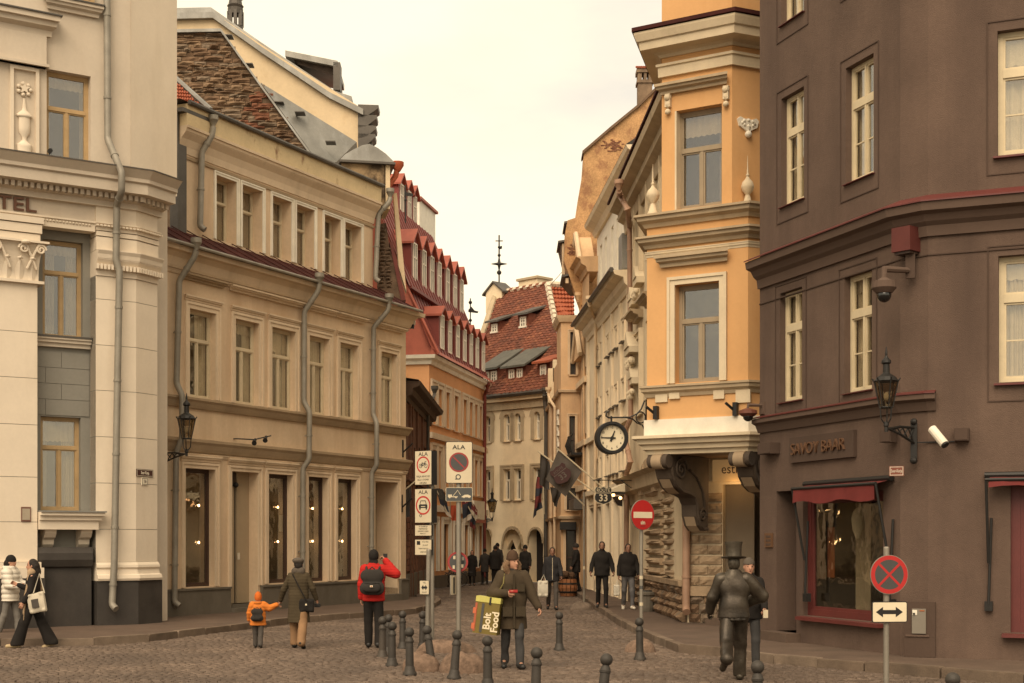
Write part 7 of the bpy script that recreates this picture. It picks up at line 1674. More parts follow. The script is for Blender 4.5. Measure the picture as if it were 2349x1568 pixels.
# ---------------------------------------------------------------- clock
Y = 30.6; ck = thing('street_clock', at(1402, 960, Y), 'round black-rimmed clock hanging from a curled iron arm, hands at quarter to one', 'clock'); fr = sframe(1402.5, Y, .18); k = Y / F; zc = zat(1005.5, Y); r = 37.5 * k
MB(fr).disc((0, zc), r, -.12, .1, 40, r * .78).build('rim', SBK, ck); o = MB(fr).disc((0, zc), r * .8, -.1, .04, 40).build('dial', SWB, ck); MB(fr).disc((0, zc), r * .96, .1, .125, 40, r * .84).build('rim_ring', SBK, ck)
for n in range(1, 13): t = R(30 * n); text(str(n), r * .2, fr, r * .64 * math.sin(t), .041, zc + r * .64 * math.cos(t), SBK, o, ext=.001, name='numeral', bold=.001)
for ang, l, w in ((22, .46, .022), (271, .66, .017)):
    t = R(ang); dx, dz = math.sin(t), math.cos(t); b = MB(fr); b.prism([(-dz * w - dx * .08, zc + dx * w - dz * .08), (dz * w - dx * .08, zc - dx * w - dz * .08), (dx * r * l + dz * w * .5, zc + dz * r * l - dx * w * .5), (dx * r * l - dz * w * .5, zc + dz * r * l + dx * w * .5)], .045, .052 + w * .2); b.build('clock_hand', SBK, ck)
MB(fr).disc((0, zc), .035, .045, .065, 14).build('hand_hub', SBK, ck)
b = MB(fr); za = zat(955, Y); b.tube([(0, 0, zc + r * .95), (0, 0, za)], .022, 6)
def upt(u, v): return ((u - 1402.5) * k / math.cos(.18), 0, zat(v, Y))
b.tube([upt(1397, 944), upt(1391, 947), upt(1390, 955), upt(1396, 959), upt(1420, 958), upt(1446, 957), upt(1462, 949), upt(1472, 938), upt(1480, 918)], .018, 6)
b.tube([upt(1430, 957), upt(1452, 961), upt(1462, 970), upt(1475, 975), upt(1484, 995)], .016, 6); b.tube([upt(1471 + 11 * math.cos(t * .5), 957 + 13 * math.sin(t * .5)) for t in range(14)], .014, 6); b.tube([upt(1484, 915), upt(1484, 1000)], .02, 6)
b.build('scroll_arm', IRON, ck, smooth=True)
# ---------------------------------------------------------------- hanging Route 33 sign
def shield(s_):
    P_ = [(-.42, .5), (-.2, .44), (0, .5), (.2, .44), (.42, .5), (.5, .34), (.44, .14), (.52, -.08), (.5, -.26), (.36, -.4), (0, -.52), (-.36, -.4), (-.5, -.26), (-.52, -.08), (-.44, .14), (-.5, .34)]
    return [(a * s_, z * s_) for a, z in P_]
Y = 40; rs = thing('route_sign', at(1383, 1105, Y), 'black shield-shaped hanging sign reading ROUTE 33', 'sign'); fr = sframe(1384, Y, .1); k = Y / F; zc = zat(1137, Y)
o = MB(fr).prism([(a, z + zc) for a, z in shield(.50)], -.05, 0).build('shield', SWH, rs); MB(fr).prism([(a, z + zc) for a, z in shield(.465)], 0, .004).build('shield_face', SBK, o)
MB(fr).box(-.21, .21, .004, .007, zc + .06, zc + .075).build('white_line', SWH, o); text('ROUTE', .14, fr, 0, .005, zc + .14, SWH, o, ext=.002, sx=.85); text('33', .27, fr, 0, .005, zc - .08, SWH, o, ext=.002, bold=.004)
b = MB(fr); q = zat(1102, Y); b.tube([(-.3, 0, q), (.85, 0, q)], .014, 5); b.tube([(.85, 0, q), (.85, 0, zat(1120, Y))], .014, 5); [b.tube([(s_, 0, q), (s_, 0, zc + .22)], .01, 5) for s_ in (-.15, .15)]; b.tube([(.5, 0, q), (.8, 0, q - .22), (.8, 0, q)], .012, 5); b.build('hanger', IRON, rs)
# canopies and heater light under them
cn = thing('small_canopy', at(1415, 1120, 41), 'pale slanted canopy with warm lights beside the route sign', 'canopy'); fr = sframe(1412, 41, .1); k = 41 / F
MB(fr).prism([((1385 - 1412) * k, zat(1130, 41)), ((1430 - 1412) * k, zat(1110, 41)), ((1430 - 1412) * k, zat(1129, 41))], -.8, .3).build('canopy_cloth', SWH, cn); MB(fr).box((1383 - 1412) * k, (1430 - 1412) * k, -.8, .32, zat(1134, 41), zat(1131, 41)).build('canopy_edge', SBK, cn)
for u, v in ((1400, 1138), (1407, 1136), (1423, 1143)): q = at(u, v, 40.7); MB().ball(tuple(q), .05, 8, 6).build('warm_lamp', flat('lamp_glow', (1, .6, .3), .5, emit=(1, .5, .2), es=2.2), cn)
b = MB(fr); b.prism([((1405 - 1412) * k, zat(1140, 41)), ((1428 - 1412) * k, zat(1138, 41)), ((1428 - 1412) * k, zat(1162, 41)), ((1418 - 1412) * k, zat(1160, 41))], -.1, 0); b.build('side_frame', SBK, cn)
# ---------------------------------------------------------------- flags
def flag(pts, Y, label, mats_stripes, pole_uv, shield_c=None, group=None, fold=.12, nx=14, ny=10, cat='flag', gap=0):
    """pts: four photograph corners (hoist top, fly top, fly bottom, hoist bottom)"""
    q = [at(u, v, Y + d) for (u, v), d in zip(pts, (0, .2, .3, .0))]
    t = thing('flag', q[0], label, cat, group)
    b = MB(); v = []; f = []
    nrm = (q[1] - q[0]).cross(q[3] - q[0]).normalized()
    for j in range(ny + 1):
        for i in range(nx + 1):
            s_, r_ = i / nx, j / ny; p = q[0].lerp(q[1], s_).lerp(q[3].lerp(q[2], s_), r_)
            v.append(tuple(p + nrm * fold * (math.sin(s_ * 9 + r_ * 2) * .6 + math.sin(r_ * 7 + s_ * 3) * .4) * (.3 + .7 * s_)))
    n = nx + 1
    for j in range(ny):
        for i in range(nx): f.append((j * n + i, j * n + i + 1, (j + 1) * n + i + 1, (j + 1) * n + i))
    b.add(v, f); b.mi = [min(len(mats_stripes) - 1, int((k // nx) / ny * len(mats_stripes))) for k in range(nx * ny)]; b.cur = 1
    o = b.build('flag_cloth', list(mats_stripes), t, smooth=True, fix=False)
    P_ = [at(u, v_, Y - .03 + d) for (u, v_), d in zip(pole_uv, (0, .4))]; MB().tube([tuple(p) for p in P_], .022, 6).build('flag_pole', SWH, t)
    return t, q
FGR = M('dark_flag_cloth', (.055, .047, .041), .9, .15, 4, .1, 60); FGR2 = M('charcoal_flag_cloth', (.105, .088, .073), .9, .15, 4, .1, 60); FRED = M('wine_flag_cloth', (.14, .03, .028), .9, .15, 4, .1, 60); FBL = M('navy_flag_cloth', (.03, .032, .042), .9, .15, 4, .1, 60); FOR_ = flat('orange_flag_cloth', (.4, .07, .03), .9); FWH = flat('white_flag_cloth', (.45, .38, .3), .9)
t, q = flag([(1281, 1033), (1335, 1082), (1297, 1140), (1252, 1100)], 41, 'large charcoal flag with a road shield and the number 33', [FGR2], [(1276, 1028), (1390, 1125)], fold=.03)
ff = Matrix.Identity(4); X = (q[1] - q[0]).normalized(); nrm = X.cross((q[0] - q[3]).normalized()).normalized(); nrm = nrm if nrm.y < 0 else -nrm
rot_dir = (q[2] - q[1]).normalized(); 
class _F: pass
def flag_frame(ang):
    Xd = Vector((math.cos(ang), 0, math.sin(ang))); Zd = Vector((-math.sin(ang), 0, math.cos(ang))); Nn = Vector((0, -1, 0)); c = (q[0] + q[1] + q[2] + q[3]) / 4 + Vector((-.05, -.13, 0)); f = _F(); f.M = Matrix(((Xd.x, Nn.x, Zd.x, c.x), (Xd.y, Nn.y, Zd.y, c.y), (Xd.z, Nn.z, Zd.z, c.z), (0, 0, 0, 1))); return f
f2 = flag_frame(R(38)); SH = flat('maroon_print', (.05, .02, .018), .8)
o = MB(f2.M).prism(shield(.52), 0, .01).build('printed_shield', SH, t); text('33', .24, f2, 0, .011, -.07, FGR2, o, ext=.002, bold=.004); text('ROUTE', .1, f2, 0, .011, .14, FGR2, o, ext=.002); MB(f2.M).box(-.22, .22, .01, .013, .055, .075).build('printed_line', FGR2, o)
flag([(1240, 1040), (1262, 1060), (1258, 1125), (1238, 1112)], 42.5, 'plain dark flag partly behind the charcoal road flag', [FGR], [(1234, 1036), (1372, 1135)], fold=.08)
flag([(1232, 1092), (1243, 1100), (1240, 1165), (1224, 1190)], 44, 'furled wine red and navy flag hanging left of the road flag', [FRED, FBL, FRED, FBL], [(1245, 1070), (1248, 1180)], fold=.1)
flag([(1262, 1118), (1290, 1120), (1275, 1165), (1268, 1150)], 43.2, 'dark flag tail drooping below the charcoal road flag', [FGR], [(1290, 1112), (1340, 1160)], fold=.08)
flag([(924, 1125), (944, 1118), (938, 1185), (924, 1195)], 45.3, 'black flag hanging on the end of the ochre house', [FGR], [(922, 1130), (952, 1105)], fold=.08)
flag([(1000, 1120), (1016, 1122), (1034, 1190), (1012, 1165)], 52, 'black and white flag drooping behind the stacked signs', [FGR, FGR, FBL, FWH], [(995, 1112), (1035, 1195)], fold=.1)
flag([(1034, 1160), (1048, 1160), (1048, 1195), (1034, 1195)], 54, 'small orange flag left of the tall sign pole', [FOR_], [(1033, 1150), (1033, 1200)], fold=.05)
flag([(1060, 1140), (1082, 1132), (1080, 1190), (1062, 1205)], 55, 'navy flag with red stripes right of the tall sign pole', [FRED, FBL, FBL, FWH], [(1058, 1135), (1092, 1195)], fold=.1)
flag([(1082, 1150), (1096, 1170), (1088, 1215), (1078, 1208)], 57, 'red and white flag at the far end of the flag row', [FRED, FWH, FBL, FRED], [(1080, 1148), (1100, 1190)], fold=.06)
# ---------------------------------------------------------------- small street things
bx = thing('barrel_planter', gnd(1304, 1369, 0), 'orange-brown slatted barrel planter at the end of the right pavement', 'planter'); Y = gnd(1304, 1369).y; k = Y / F; M0 = Matrix.Translation(gnd(1304, 1369) + Vector((0, .4, 0)))
BAR = M('orange_barrel_wood', (.25, .1, .04), .8, .25, 5, .2, 30)
for i in range(14):
    a0, a1 = 2 * math.pi * i / 14 + .03, 2 * math.pi * (i + 1) / 14 - .03; b = MB(M0); v = []
    for z, r_ in ((0, .28), (.3, .35), (.62, .3)): v += [(r_ * math.cos(a0), r_ * math.sin(a0), z), (r_ * math.cos(a1), r_ * math.sin(a1), z)]
    b.add(v, [(0, 1, 3, 2), (2, 3, 5, 4)]); b.build('stave', BAR, bx, fix=False)
MB(M0).lathe([(.3, .1), (.335, .16), (.335, .18), (.3, .14)], (0, 0, 0), 18).build('hoop', IRON, bx); MB(M0).lathe([(.34, .42), (.335, .48), (.3, .46)], (0, 0, 0), 18).build('hoop', IRON, bx)
b = MB(M0); rr = random.Random(3); [b.ball((rr.uniform(-.2, .2), rr.uniform(-.2, .2), .62 + rr.uniform(0, .2)), .12, 6, 5) for _ in range(9)]; b.build('dry_plants', M('dry_plants', (.1, .055, .03), .95, .3, 8, .4, 30), bx)
tb = thing('litter_bin', gnd(1486, 1412, T), 'dark stone litter bin against the sandstone base', 'bin'); M0 = Matrix.Translation(gnd(1486, 1404, T) + Vector((0, .25, 0))); MB(M0).lathe([(.2, 0), (.22, .1), (.23, .4), (.27, .44), (.27, .5), (.2, .52)], (0, 0, 0), 14).build('bin_body', YBASE, tb); MB(M0).lathe([(.2, .52), (.18, .55)], (0, 0, 0), 14).build('bin_rim', IRON, tb)
ab = thing('cafe_table_cluster', gnd(1040, 1342), 'dark bicycles and cafe furniture outside the mansard house', 'furniture'); rr = random.Random(6)
for i in range(4):
    q = at(1020 + i * 12, 1328, 60); b = MB(); b.M = Matrix.Translation(Vector((q.x, 60, .34)))
    b.tube([(.3 * math.cos(t * .45), 0, .3 * math.sin(t * .45)) for t in range(15)], .02, 5); b.tube([(0, 0, 0), (.2, .1, .35), (.5, .1, .3)], .02, 5); b.build('bicycle_wheel', IRON, ab)
wire = thing('overhead_wire', at(1270, 655, 60), 'thin cable crossing the sky above the retiled roof', 'cable'); MB().tube([tuple(at(1262, 655, 66)), tuple(at(1290, 624, 60))], .015, 4).build('strand', IRON, wire)
sg2 = thing('white_floodlight', at(944, 745, 45.8), 'small white floodlight under the eaves end of the ochre house', 'lamp'); q = at(944, 742, 45.2); MB(Matrix.Translation(q)).box(-.14, .12, -.1, .1, -.05, .1).build('housing', WHITE, sg2); MB(Matrix.Translation(q)).box(-.12, .08, -.08, .12, -.16, -.05).build('lamp_face', SBK, sg2)
# ---------------------------------------------------------------- figures: smooth distance-field bodies meshed with surface nets
def V3(*a): return np.array(a, float)
class Field:
    def __init__(s): s.pr = []
    def cap(s, a, b, ra, rb=None, k=.03, sy=1.0): s.pr.append(('c', np.array(a, float), np.array(b, float), ra, ra if rb is None else rb, k, sy)); return s
    def ell(s, c, r, k=.03): s.pr.append(('e', np.array(c, float), np.array(r, float), None, None, k, 1)); return s
    def mesh(s, h, cuts=(), disp=None):
        lo = np.full(3, 1e9); hi = -lo
        for t, a, b, ra, rb, k, sy in s.pr:
            if t == 'c': m = max(ra, rb) * max(1, 1 / sy) + .01; lo = np.minimum(lo, np.minimum(a, b) - m); hi = np.maximum(hi, np.maximum(a, b) + m)
            else: lo = np.minimum(lo, a - b - .01); hi = np.maximum(hi, a + b + .01)
        lo -= 3 * h + .03; hi += 3 * h + .03
        n = np.ceil((hi - lo) / h).astype(int) + 1
        g = np.full(n, 1.0); ax = [lo[i] + h * np.arange(n[i]) for i in range(3)]
        for t, a, b, ra, rb, k, sy in s.pr:
            if t == 'c': m = max(ra, rb) * max(1, 1 / sy) + k + 3 * h + .03; l0, h0 = np.minimum(a, b) - m, np.maximum(a, b) + m
            else: m = k + 3 * h + .03; l0, h0 = a - b - m, a + b + m
            i0 = np.clip(np.floor((l0 - lo) / h).astype(int), 0, n - 1); i1 = np.clip(np.ceil((h0 - lo) / h).astype(int) + 1, 1, n)
            X, Y, Z = np.meshgrid(ax[0][i0[0]:i1[0]], ax[1][i0[1]:i1[1]], ax[2][i0[2]:i1[2]], indexing='ij')
            if t == 'c':
                d = b - a; px, py, pz = X - a[0], Y - a[1], Z - a[2]; tt = np.clip((px * d[0] + py * d[1] + pz * d[2]) / max(1e-9, d.dot(d)), 0, 1)
                D = np.sqrt((px - tt * d[0]) ** 2 + ((py - tt * d[1]) / sy) ** 2 + (pz - tt * d[2]) ** 2) - (ra + tt * (rb - ra))
            else:
                q = np.sqrt(((X - a[0]) / b[0]) ** 2 + ((Y - a[1]) / b[1]) ** 2 + ((Z - a[2]) / b[2]) ** 2); D = (q - 1) * min(b) * (1 + .35 * (max(b) / min(b) - 1) * .5)
            sl = (slice(i0[0], i1[0]), slice(i0[1], i1[1]), slice(i0[2], i1[2])); G = g[sl]
            hh = np.clip(.5 + .5 * (D - G) / k, 0, 1); g[sl] = D * (1 - hh) + G * hh - k * hh * (1 - hh)
        X, Y, Z = np.meshgrid(*ax, indexing='ij')
        if disp is not None: g = g - disp(X, Y, Z)
        for (nx, ny, nz, c) in cuts: g = np.maximum(g, nx * X + ny * Y + nz * Z - c)
        return nets(g, lo, h)
def nets(g, lo, h):
    ins = g < 0; nx, ny, nz = g.shape
    cor = [(i, j, k) for i in (0, 1) for j in (0, 1) for k in (0, 1)]
    sh = lambda A, c: A[c[0]:nx - 1 + c[0], c[1]:ny - 1 + c[1], c[2]:nz - 1 + c[2]]
    cnt = sum(sh(ins, c).astype(np.int8) for c in cor); act = (cnt > 0) & (cnt < 8)
    idx = -np.ones(act.shape, int); I = np.argwhere(act); idx[act] = np.arange(len(I))
    P = np.zeros((len(I), 3)); N = np.zeros(len(I))
    for a in cor:
        for ax in range(3):
            if a[ax] == 1: continue
            b = list(a); b[ax] = 1
            ga = sh(g, a)[act]; gb = sh(g, b)[act]; m = (ga < 0) != (gb < 0); t = np.where(m, ga / np.where(m, ga - gb, 1), 0)
            q = np.array(a, float)[None].repeat(len(I), 0); q[:, ax] += t; P[m] += q[m]; N[m] += 1
    P = lo + h * (I + P / N[:, None]); Fs = []
    for ax in range(3):
        o1, o2 = [(1, 2), (2, 0), (0, 1)][ax]
        s0 = [slice(None)] * 3; s1 = [slice(None)] * 3; s0[ax] = slice(0, -1); s1[ax] = slice(1, None)
        cr = np.argwhere(ins[tuple(s0)] != ins[tuple(s1)])
        cr = cr[(cr[:, o1] > 0) & (cr[:, o2] > 0) & (cr[:, o1] < g.shape[o1] - 1) & (cr[:, o2] < g.shape[o2] - 1)]
        if not len(cr): continue
        fl = ins[tuple(cr.T)]; q = []
        for d1, d2 in ((0, 0), (-1, 0), (-1, -1), (0, -1)):
            c = cr.copy(); c[:, o1] += d1; c[:, o2] += d2; q.append(idx[tuple(c.T)])
        q = np.stack(q, 1); q[~fl] = q[~fl][:, ::-1]; Fs.append(q)
    return P, np.concatenate(Fs)

def wr(amp, fx=24, fz=33, seed=0.0):
    rs = np.random.RandomState(int(abs(seed) * 97 + fx) % 9999); D = rs.normal(size=(7, 3)); D /= np.linalg.norm(D, axis=1)[:, None]; D[:, 2] *= .75; fr = rs.uniform(.55, 1.5, 7) * (fx + fz) * .55; ph = rs.uniform(0, 6, 7)
    def f(X, Y, Z):
        wx = .03 * np.sin(9 * Z + 5 * X + ph[0]); t = 0
        for d, q, p in zip(D, fr, ph): t = t + np.sin(q * (d[0] * (X + wx) + d[1] * Y + d[2] * (Z + wx)) + p) * (18 / q)
        return amp * np.sign(t) * np.abs(t) ** .8 * .7
    return f
def quilt(amp, per): return lambda X, Y, Z: amp * (np.abs(np.sin(math.pi * Z / per)) ** .6 - .6)

class Person:
    def __init__(s, u, v, label, H=1.75, head=0.0, z=0.0, legs=((18, 8), (-14, 14)), arms=None, res=.014, group=None, cat='person', name='person', lean=0.0, turn=0.0, wide=1.0):
        s.loc = gnd(u, v, z); s.k = H / 1.75; s.res = res; s.t = thing(name, s.loc, label, cat, group); s.rot = Matrix.Rotation(head, 4, 'Z') @ Matrix.Scale(s.k, 4); s.turn = turn; s.w = wide
        hz = .92; s.hip = [V3(-.09, 0, hz), V3(.09, 0, hz)]; s.knee = []; s.ank = []; s.toe = []
        for i, (sw, bd) in enumerate(legs):
            a, b = R(sw), R(sw - bd); kn = s.hip[i] + .43 * V3(.02 * (1 if i else -1), math.sin(a), -math.cos(a)); an = kn + .42 * V3(0, math.sin(b), -math.cos(b)); s.knee.append(kn); s.ank.append(an)
            f = R(min(60, max(-10, -(sw - bd)) if sw - bd < -8 else 0)); s.toe.append(an + .17 * V3(.15 * (1 if i else -1), math.cos(f), -math.sin(f) * .8))
        dz = .085 - min(a[2] for a in s.ank)
        for L_ in (s.hip, s.knee, s.ank, s.toe):
            for p in L_: p[2] += dz
        s.top = dz; ly = math.sin(R(lean))
        s.C = lambda x, y, zz: V3(x, y + ly * max(0, zz - .92), zz + dz)
        s.sh = [s.C(-.172 * wide, 0, 1.415), s.C(.172 * wide, 0, 1.415)]; s.el = []; s.wri = []; s.hd = []
        for i in range(2):
            sg = 1 if i else -1; a = arms[i] if arms else (10 * (-1 if i else 1), 8, 18)
            if len(a) == 2: e, w = s.C(*a[0]), s.C(*a[1])
            else:
                f, ab, bd = R(a[0]), R(a[1]), R(a[2]); dr = V3(sg * math.sin(ab), math.sin(f) * math.cos(ab), -math.cos(f) * math.cos(ab)); e = s.sh[i] + .28 * dr
                f2 = f + bd; dr2 = V3(sg * math.sin(ab) * .6, math.sin(f2) * math.cos(ab), -math.cos(f2) * math.cos(ab)); w = e + .25 * dr2
            s.el.append(e); s.wri.append(w); d = (w - e) / np.linalg.norm(w - e); s.hd.append(d)
        s.head = s.C(0, .015, 1.625)
    def put(s, name, P, Fs, mat, parent=None, smooth=True):
        me = bpy.data.meshes.new(name); M_ = np.array(s.rot)[:3, :3]; P = P @ M_.T
        me.vertices.add(len(P)); me.vertices.foreach_set('co', P.reshape(-1)); me.loops.add(len(Fs) * 4); me.polygons.add(len(Fs)); me.loops.foreach_set('vertex_index', Fs.reshape(-1)); me.polygons.foreach_set('loop_start', np.arange(len(Fs)) * 4)
        me.polygons.foreach_set('use_smooth', np.ones(len(Fs), bool)); me.update(); me.validate(); return link_mesh(name, me, mat, parent or s.t)
    def fld(s, name, F_, mat, cuts=(), disp=None, res=None, parent=None):
        P, Q = F_.mesh(res or s.res, [(a, b, c, d) for a, b, c, d in cuts], disp); return s.put(name, P, Q, mat, parent)
    def hp(s, x, y, z):                                  # point in head space (turned)
        c, n = math.cos(s.turn), math.sin(s.turn); return s.head + V3(x * c - y * n, x * n + y * c, z)
    def body(s, skin, face=True, hands=(True, True), grip=(.5, .5)):
        f = Field(); h = s.hp
        f.ell(h(0, 0, .02), (.074, .092, .105)); f.ell(h(0, .022, -.05), (.054, .066, .068), .04); f.cap(s.C(0, -.01, 1.44), h(0, -.015, -.06), .058, .052)
        if face:
            f.cap(h(0, .09, .012), h(0, .108, -.028), .009, .016, .012); f.ell(h(0, .088, -.062), (.024, .014, .009), .012); f.ell(h(0, .08, .035), (.052, .014, .012), .02); f.ell(h(0, .074, -.098), (.026, .022, .018), .02)
            for sg in (-1, 1): f.ell(h(.076 * sg, -.005, -.005), (.012, .022, .034), .008)
        f.ell(s.C(0, 0, 1.28), (.165, .1, .2), .05); f.ell(s.C(0, 0, 1.05), (.145, .095, .2), .05); f.ell(s.C(0, 0, .93), (.16, .11, .13), .05)
        for i in range(2):
            f.cap(s.sh[i], s.el[i], .048, .04); f.cap(s.el[i], s.wri[i], .04, .027); f.cap(s.hip[i], s.knee[i], .072, .05); f.cap(s.knee[i], s.ank[i], .05, .036); f.cap(s.ank[i], s.toe[i] - V3(0, 0, .04), .034, .028)
        P, Q = f.mesh(s.res); 
        for i in range(2):
            if not hands[i]: continue
            d = s.hd[i]; w = s.wri[i]; sg = 1 if i else -1; lat = np.cross(d, V3(sg, 0, 0)); lat = lat / (np.linalg.norm(lat) + 1e-9); nr = np.cross(lat, d); nr = nr * (-sg if nr[0] * sg > 0 else sg) if False else nr
            pal = -V3(sg, 0, 0) + d * d[0] * sg; pal /= np.linalg.norm(pal) + 1e-9; lat = np.cross(d, pal)
            if lat[1] < 0: lat = -lat
            g = Field(); g.cap(w - d * .03, w + d * .02, .026, .03, .02); 
            for q in (-.024, -.008, .008, .024): g.cap(w + d * .015 + lat * q * .7, w + d * .085 + lat * q, .015, .0125, .012)
            for q, l in ((-.029, .062), (-.01, .075), (.01, .08), (.029, .072)):
                b0 = w + d * .085 + lat * q; cu = grip[i]; p1 = b0 + (d * math.cos(cu) + pal * math.sin(cu)) * l * .45; p2 = p1 + (d * math.cos(cu * 2) + pal * math.sin(cu * 2)) * l * .32; p3 = p2 + (d * math.cos(cu * 3) + pal * math.sin(cu * 3)) * l * .25
                g.cap(b0, p1, .0095, .009, .004); g.cap(p1, p2, .009, .0085, .004); g.cap(p2, p3, .0085, .0075, .004)
            b0 = w + d * .03 + lat * .026; p1 = b0 + (d * .5 + lat * .7 + pal * .5) * .04; g.cap(b0, p1, .013, .011, .008); g.cap(p1, p1 + (d * .8 + pal * .5) * .035, .011, .009, .004)
            P2, Q2 = g.mesh(.0055); Q = np.concatenate([Q, Q2 + len(P)]); P = np.concatenate([P, P2])
        o = s.put('body', P, Q, skin)
        if face:
            e = MB()
            for sg in (-1, 1): e.ball(tuple(h(.031 * sg, .079, .012)), .012, 8, 6)
            s.mb('eyes', e, EYE, o); m = MB(); m.ball(tuple(h(0, .098, -.062)), .02, 8, 5, sx=1.1, sy=.4, sz=.22); s.mb('mouth', m, LIP, o); b = MB()
            for sg in (-1, 1): b.tube([tuple(h(.016 * sg, .09, .034)), tuple(h(.034 * sg, .086, .04)), tuple(h(.05 * sg, .072, .034))], .006, 5)
            s.mb('eyebrows', b, HAIR, o)
        return o
    def mb(s, name, b, mat, parent=None, smooth=True):
        M_ = s.rot; b.v = [M_ @ Vector(p) + (s.loc) for p in b.v]; return b.build(name, mat, parent or s.t, smooth=smooth)
    def trousers(s, mat, r=(.088, .066, .058), wide=0, amp=.004):
        f = Field(); f.ell(s.C(0, 0, .93), (.17, .125, .15), .05)
        for i in range(2):
            e = s.ank[i] + V3(0, 0, -.02); f.cap(s.hip[i], s.knee[i], r[0], r[1], .04); f.cap(s.knee[i], e, r[1], r[2] + wide, .03)
        lo = .05; return s.fld('trousers', f, mat, [(0, 0, -1, -lo)], wr(amp, 18, 40, s.loc.x), parent=None)
    def shoes(s, mat, sole=None, big=1.0):
        for i in range(2):
            f = Field(); a, t = s.ank[i], s.toe[i]; d = (t - a); f.cap(a - d * .25 - V3(0, 0, .035), t - V3(0, 0, .045), .043 * big, .038 * big, .03); f.cap(a, a - V3(0, 0, .03), .046 * big, .046 * big, .03)
            nf = min(.0, 0); zc = min(a[2], t[2] + .03) - .083; fl = abs(d[2]) < .03
            s.fld('shoe', f, mat, [(0, 0, -1, -(.003))] if fl else [], None, .011)
    def coat(s, mat, hem=.86, flare=.19, puff=0.0, disp=None, name='jacket', sleeve=(.058, .05, .043), collar=.08, chz=1.53, open_=False, sleeves=(1, 1), hood=False, wst=0, cut_arm=True):
        f = Field(); p = puff; W = s.w
        f.ell(s.C(0, 0, 1.29), (.195 * W + p, .125 + p, .21), .06); f.ell(s.C(0, .005, 1.08), ((.178 - wst) * W + p, .122 + p, .2), .06)
        f.cap(s.C(0, 0, 1.44), s.C(-.15 * W, 0, 1.395), .075 + p * .6, .052 + p * .6, .05); f.cap(s.C(0, 0, 1.44), s.C(.15 * W, 0, 1.395), .075 + p * .6, .052 + p * .6, .05); f.cap(s.C(0, 0, 1.0), s.C(0, 0, hem - .1), .175 * W + p, flare * W + p, .05, .74); f.cap(s.C(0, -.01, 1.42), s.C(0, -.005, chz), collar, collar * .95, .03)
        if hood: f.ell(s.C(0, -.085, 1.5), (.13, .075, .075), .03)
        hz = hem + s.top
        P1, Q1 = f.mesh(s.res, [(0, 0, -1, -hz), (0, 0, 1, chz + s.top + .012)], disp)
        g = Field()
        for i in range(2):
            if sleeves[i]: g.cap(s.sh[i] + V3((-.02 if i else .02) * W, 0, -.01), s.el[i], sleeve[0] + p, sleeve[1] + p * .8, .03); g.cap(s.el[i], s.wri[i] - s.hd[i] * .015, sleeve[1] + p * .8, sleeve[2] + p * .4, .02)
        P2, Q2 = g.mesh(s.res, (), disp); o = s.put(name, P1, Q1, mat); s.put('sleeves', P2, Q2, mat, o); return o
    def cap_(s, mat, z0=.02, grow=.014, name='beanie', ribs=True, back=0.0, tall=0.0):
        f = Field(); f.ell(s.hp(0, -.006, .03 + tall), (.076 + grow, .094 + grow, .105 + grow + tall), .02); zz = s.head[2] + z0
        return s.fld(name, f, mat, [(0, back, -1, -zz + back * s.head[1])], (lambda X, Y, Z: .003 * np.sin(Z * 260)) if ribs else None, .011)
    def hair(s, mat, z0=-.03, long=0.0, name='hair'):
        f = Field(); f.ell(s.hp(0, -.014, .03), (.083, .094, .108), .02); f.ell(s.hp(0, -.06, -.02), (.078, .05, .08), .03); q = s.hp(0, 1, 0) - s.hp(0, 0, 0)
        if long: f.cap(s.hp(0, -.06, -.02), s.hp(0, -.09, -long), .085, .075, .04)
        c = float(q[:2].dot((s.hp(0, .058, 0))[:2])); return s.fld(name, f, mat, [(q[0], q[1], 0, c)] + ([] if long else [(0, 0, -1, -(s.head[2] - .075))]), lambda X, Y, Z: .004 * np.sin(X * 130 + Y * 90) * np.sin(Z * 60), .011)
    def W(s, p): return s.loc + (s.rot @ Vector(p))
SK = M('skin', (.43, .225, .145), .6, .08, 12, .05, 60, fine=.3); SKD = M('tan_skin', (.24, .125, .08), .6, .08, 12, .05, 60, fine=.3); EYE = flat('eye_dark', (.02, .014, .01), .3); LIP = flat('lip', (.25, .09, .07), .5); HAIR = M('dark_hair', (.02, .014, .01), .7, .3, 20, .3, 60)
def cloth(n, c, bump=.25, var=.14): return M(n, c, .9, var, 5, bump, 90, spec=.2)
BLK = cloth('black_cloth', (.018, .015, .013)); CHAR = cloth('charcoal_cloth', (.036, .031, .027)); NAVY = cloth('dark_navy_cloth', (.028, .026, .027)); OLIVE = cloth('olive_quilt', (.062, .046, .026)); PARKA = cloth('olive_brown_parka', (.06, .043, .026)); TAN = cloth('tan_trousers', (.25, .145, .075)); RED = cloth('red_quilt', (.42, .02, .016)); ORA = cloth('orange_quilt', (.56, .17, .03)); WHP = M('white_puffer_nylon', (.66, .6, .5), .5, .1, 4, .1, 40); GRYT = cloth('grey_trousers', (.075, .064, .055)); JEAN = cloth('dark_jeans', (.055, .052, .05)); BJEAN = M('faded_blue_jeans', (.11, .105, .105), .9, .35, 5, .2, 60, dirt=(.26, .23, .2), damt=.7, streak=.6); FUR = M('fur_trim', (.2, .12, .068), .95, .3, 14, .9, 60); BROWN_K = cloth('brown_knit', (.07, .04, .024), .5); GREY_K = cloth('grey_knit', (.1, .08, .062), .5); SHOE = flat('black_shoe', (.02, .018, .016), .5); SHOEW = flat('white_shoe', (.6, .54, .44), .6); BEI_S = flat('beige_shoe', (.45, .34, .19), .7)
SCARF = M('plaid_scarf', (.36, .25, .15), .95, .3, 9, .3, 60, dirt=(.12, .07, .045), damt=.6, streak=1)
PI = math.pi
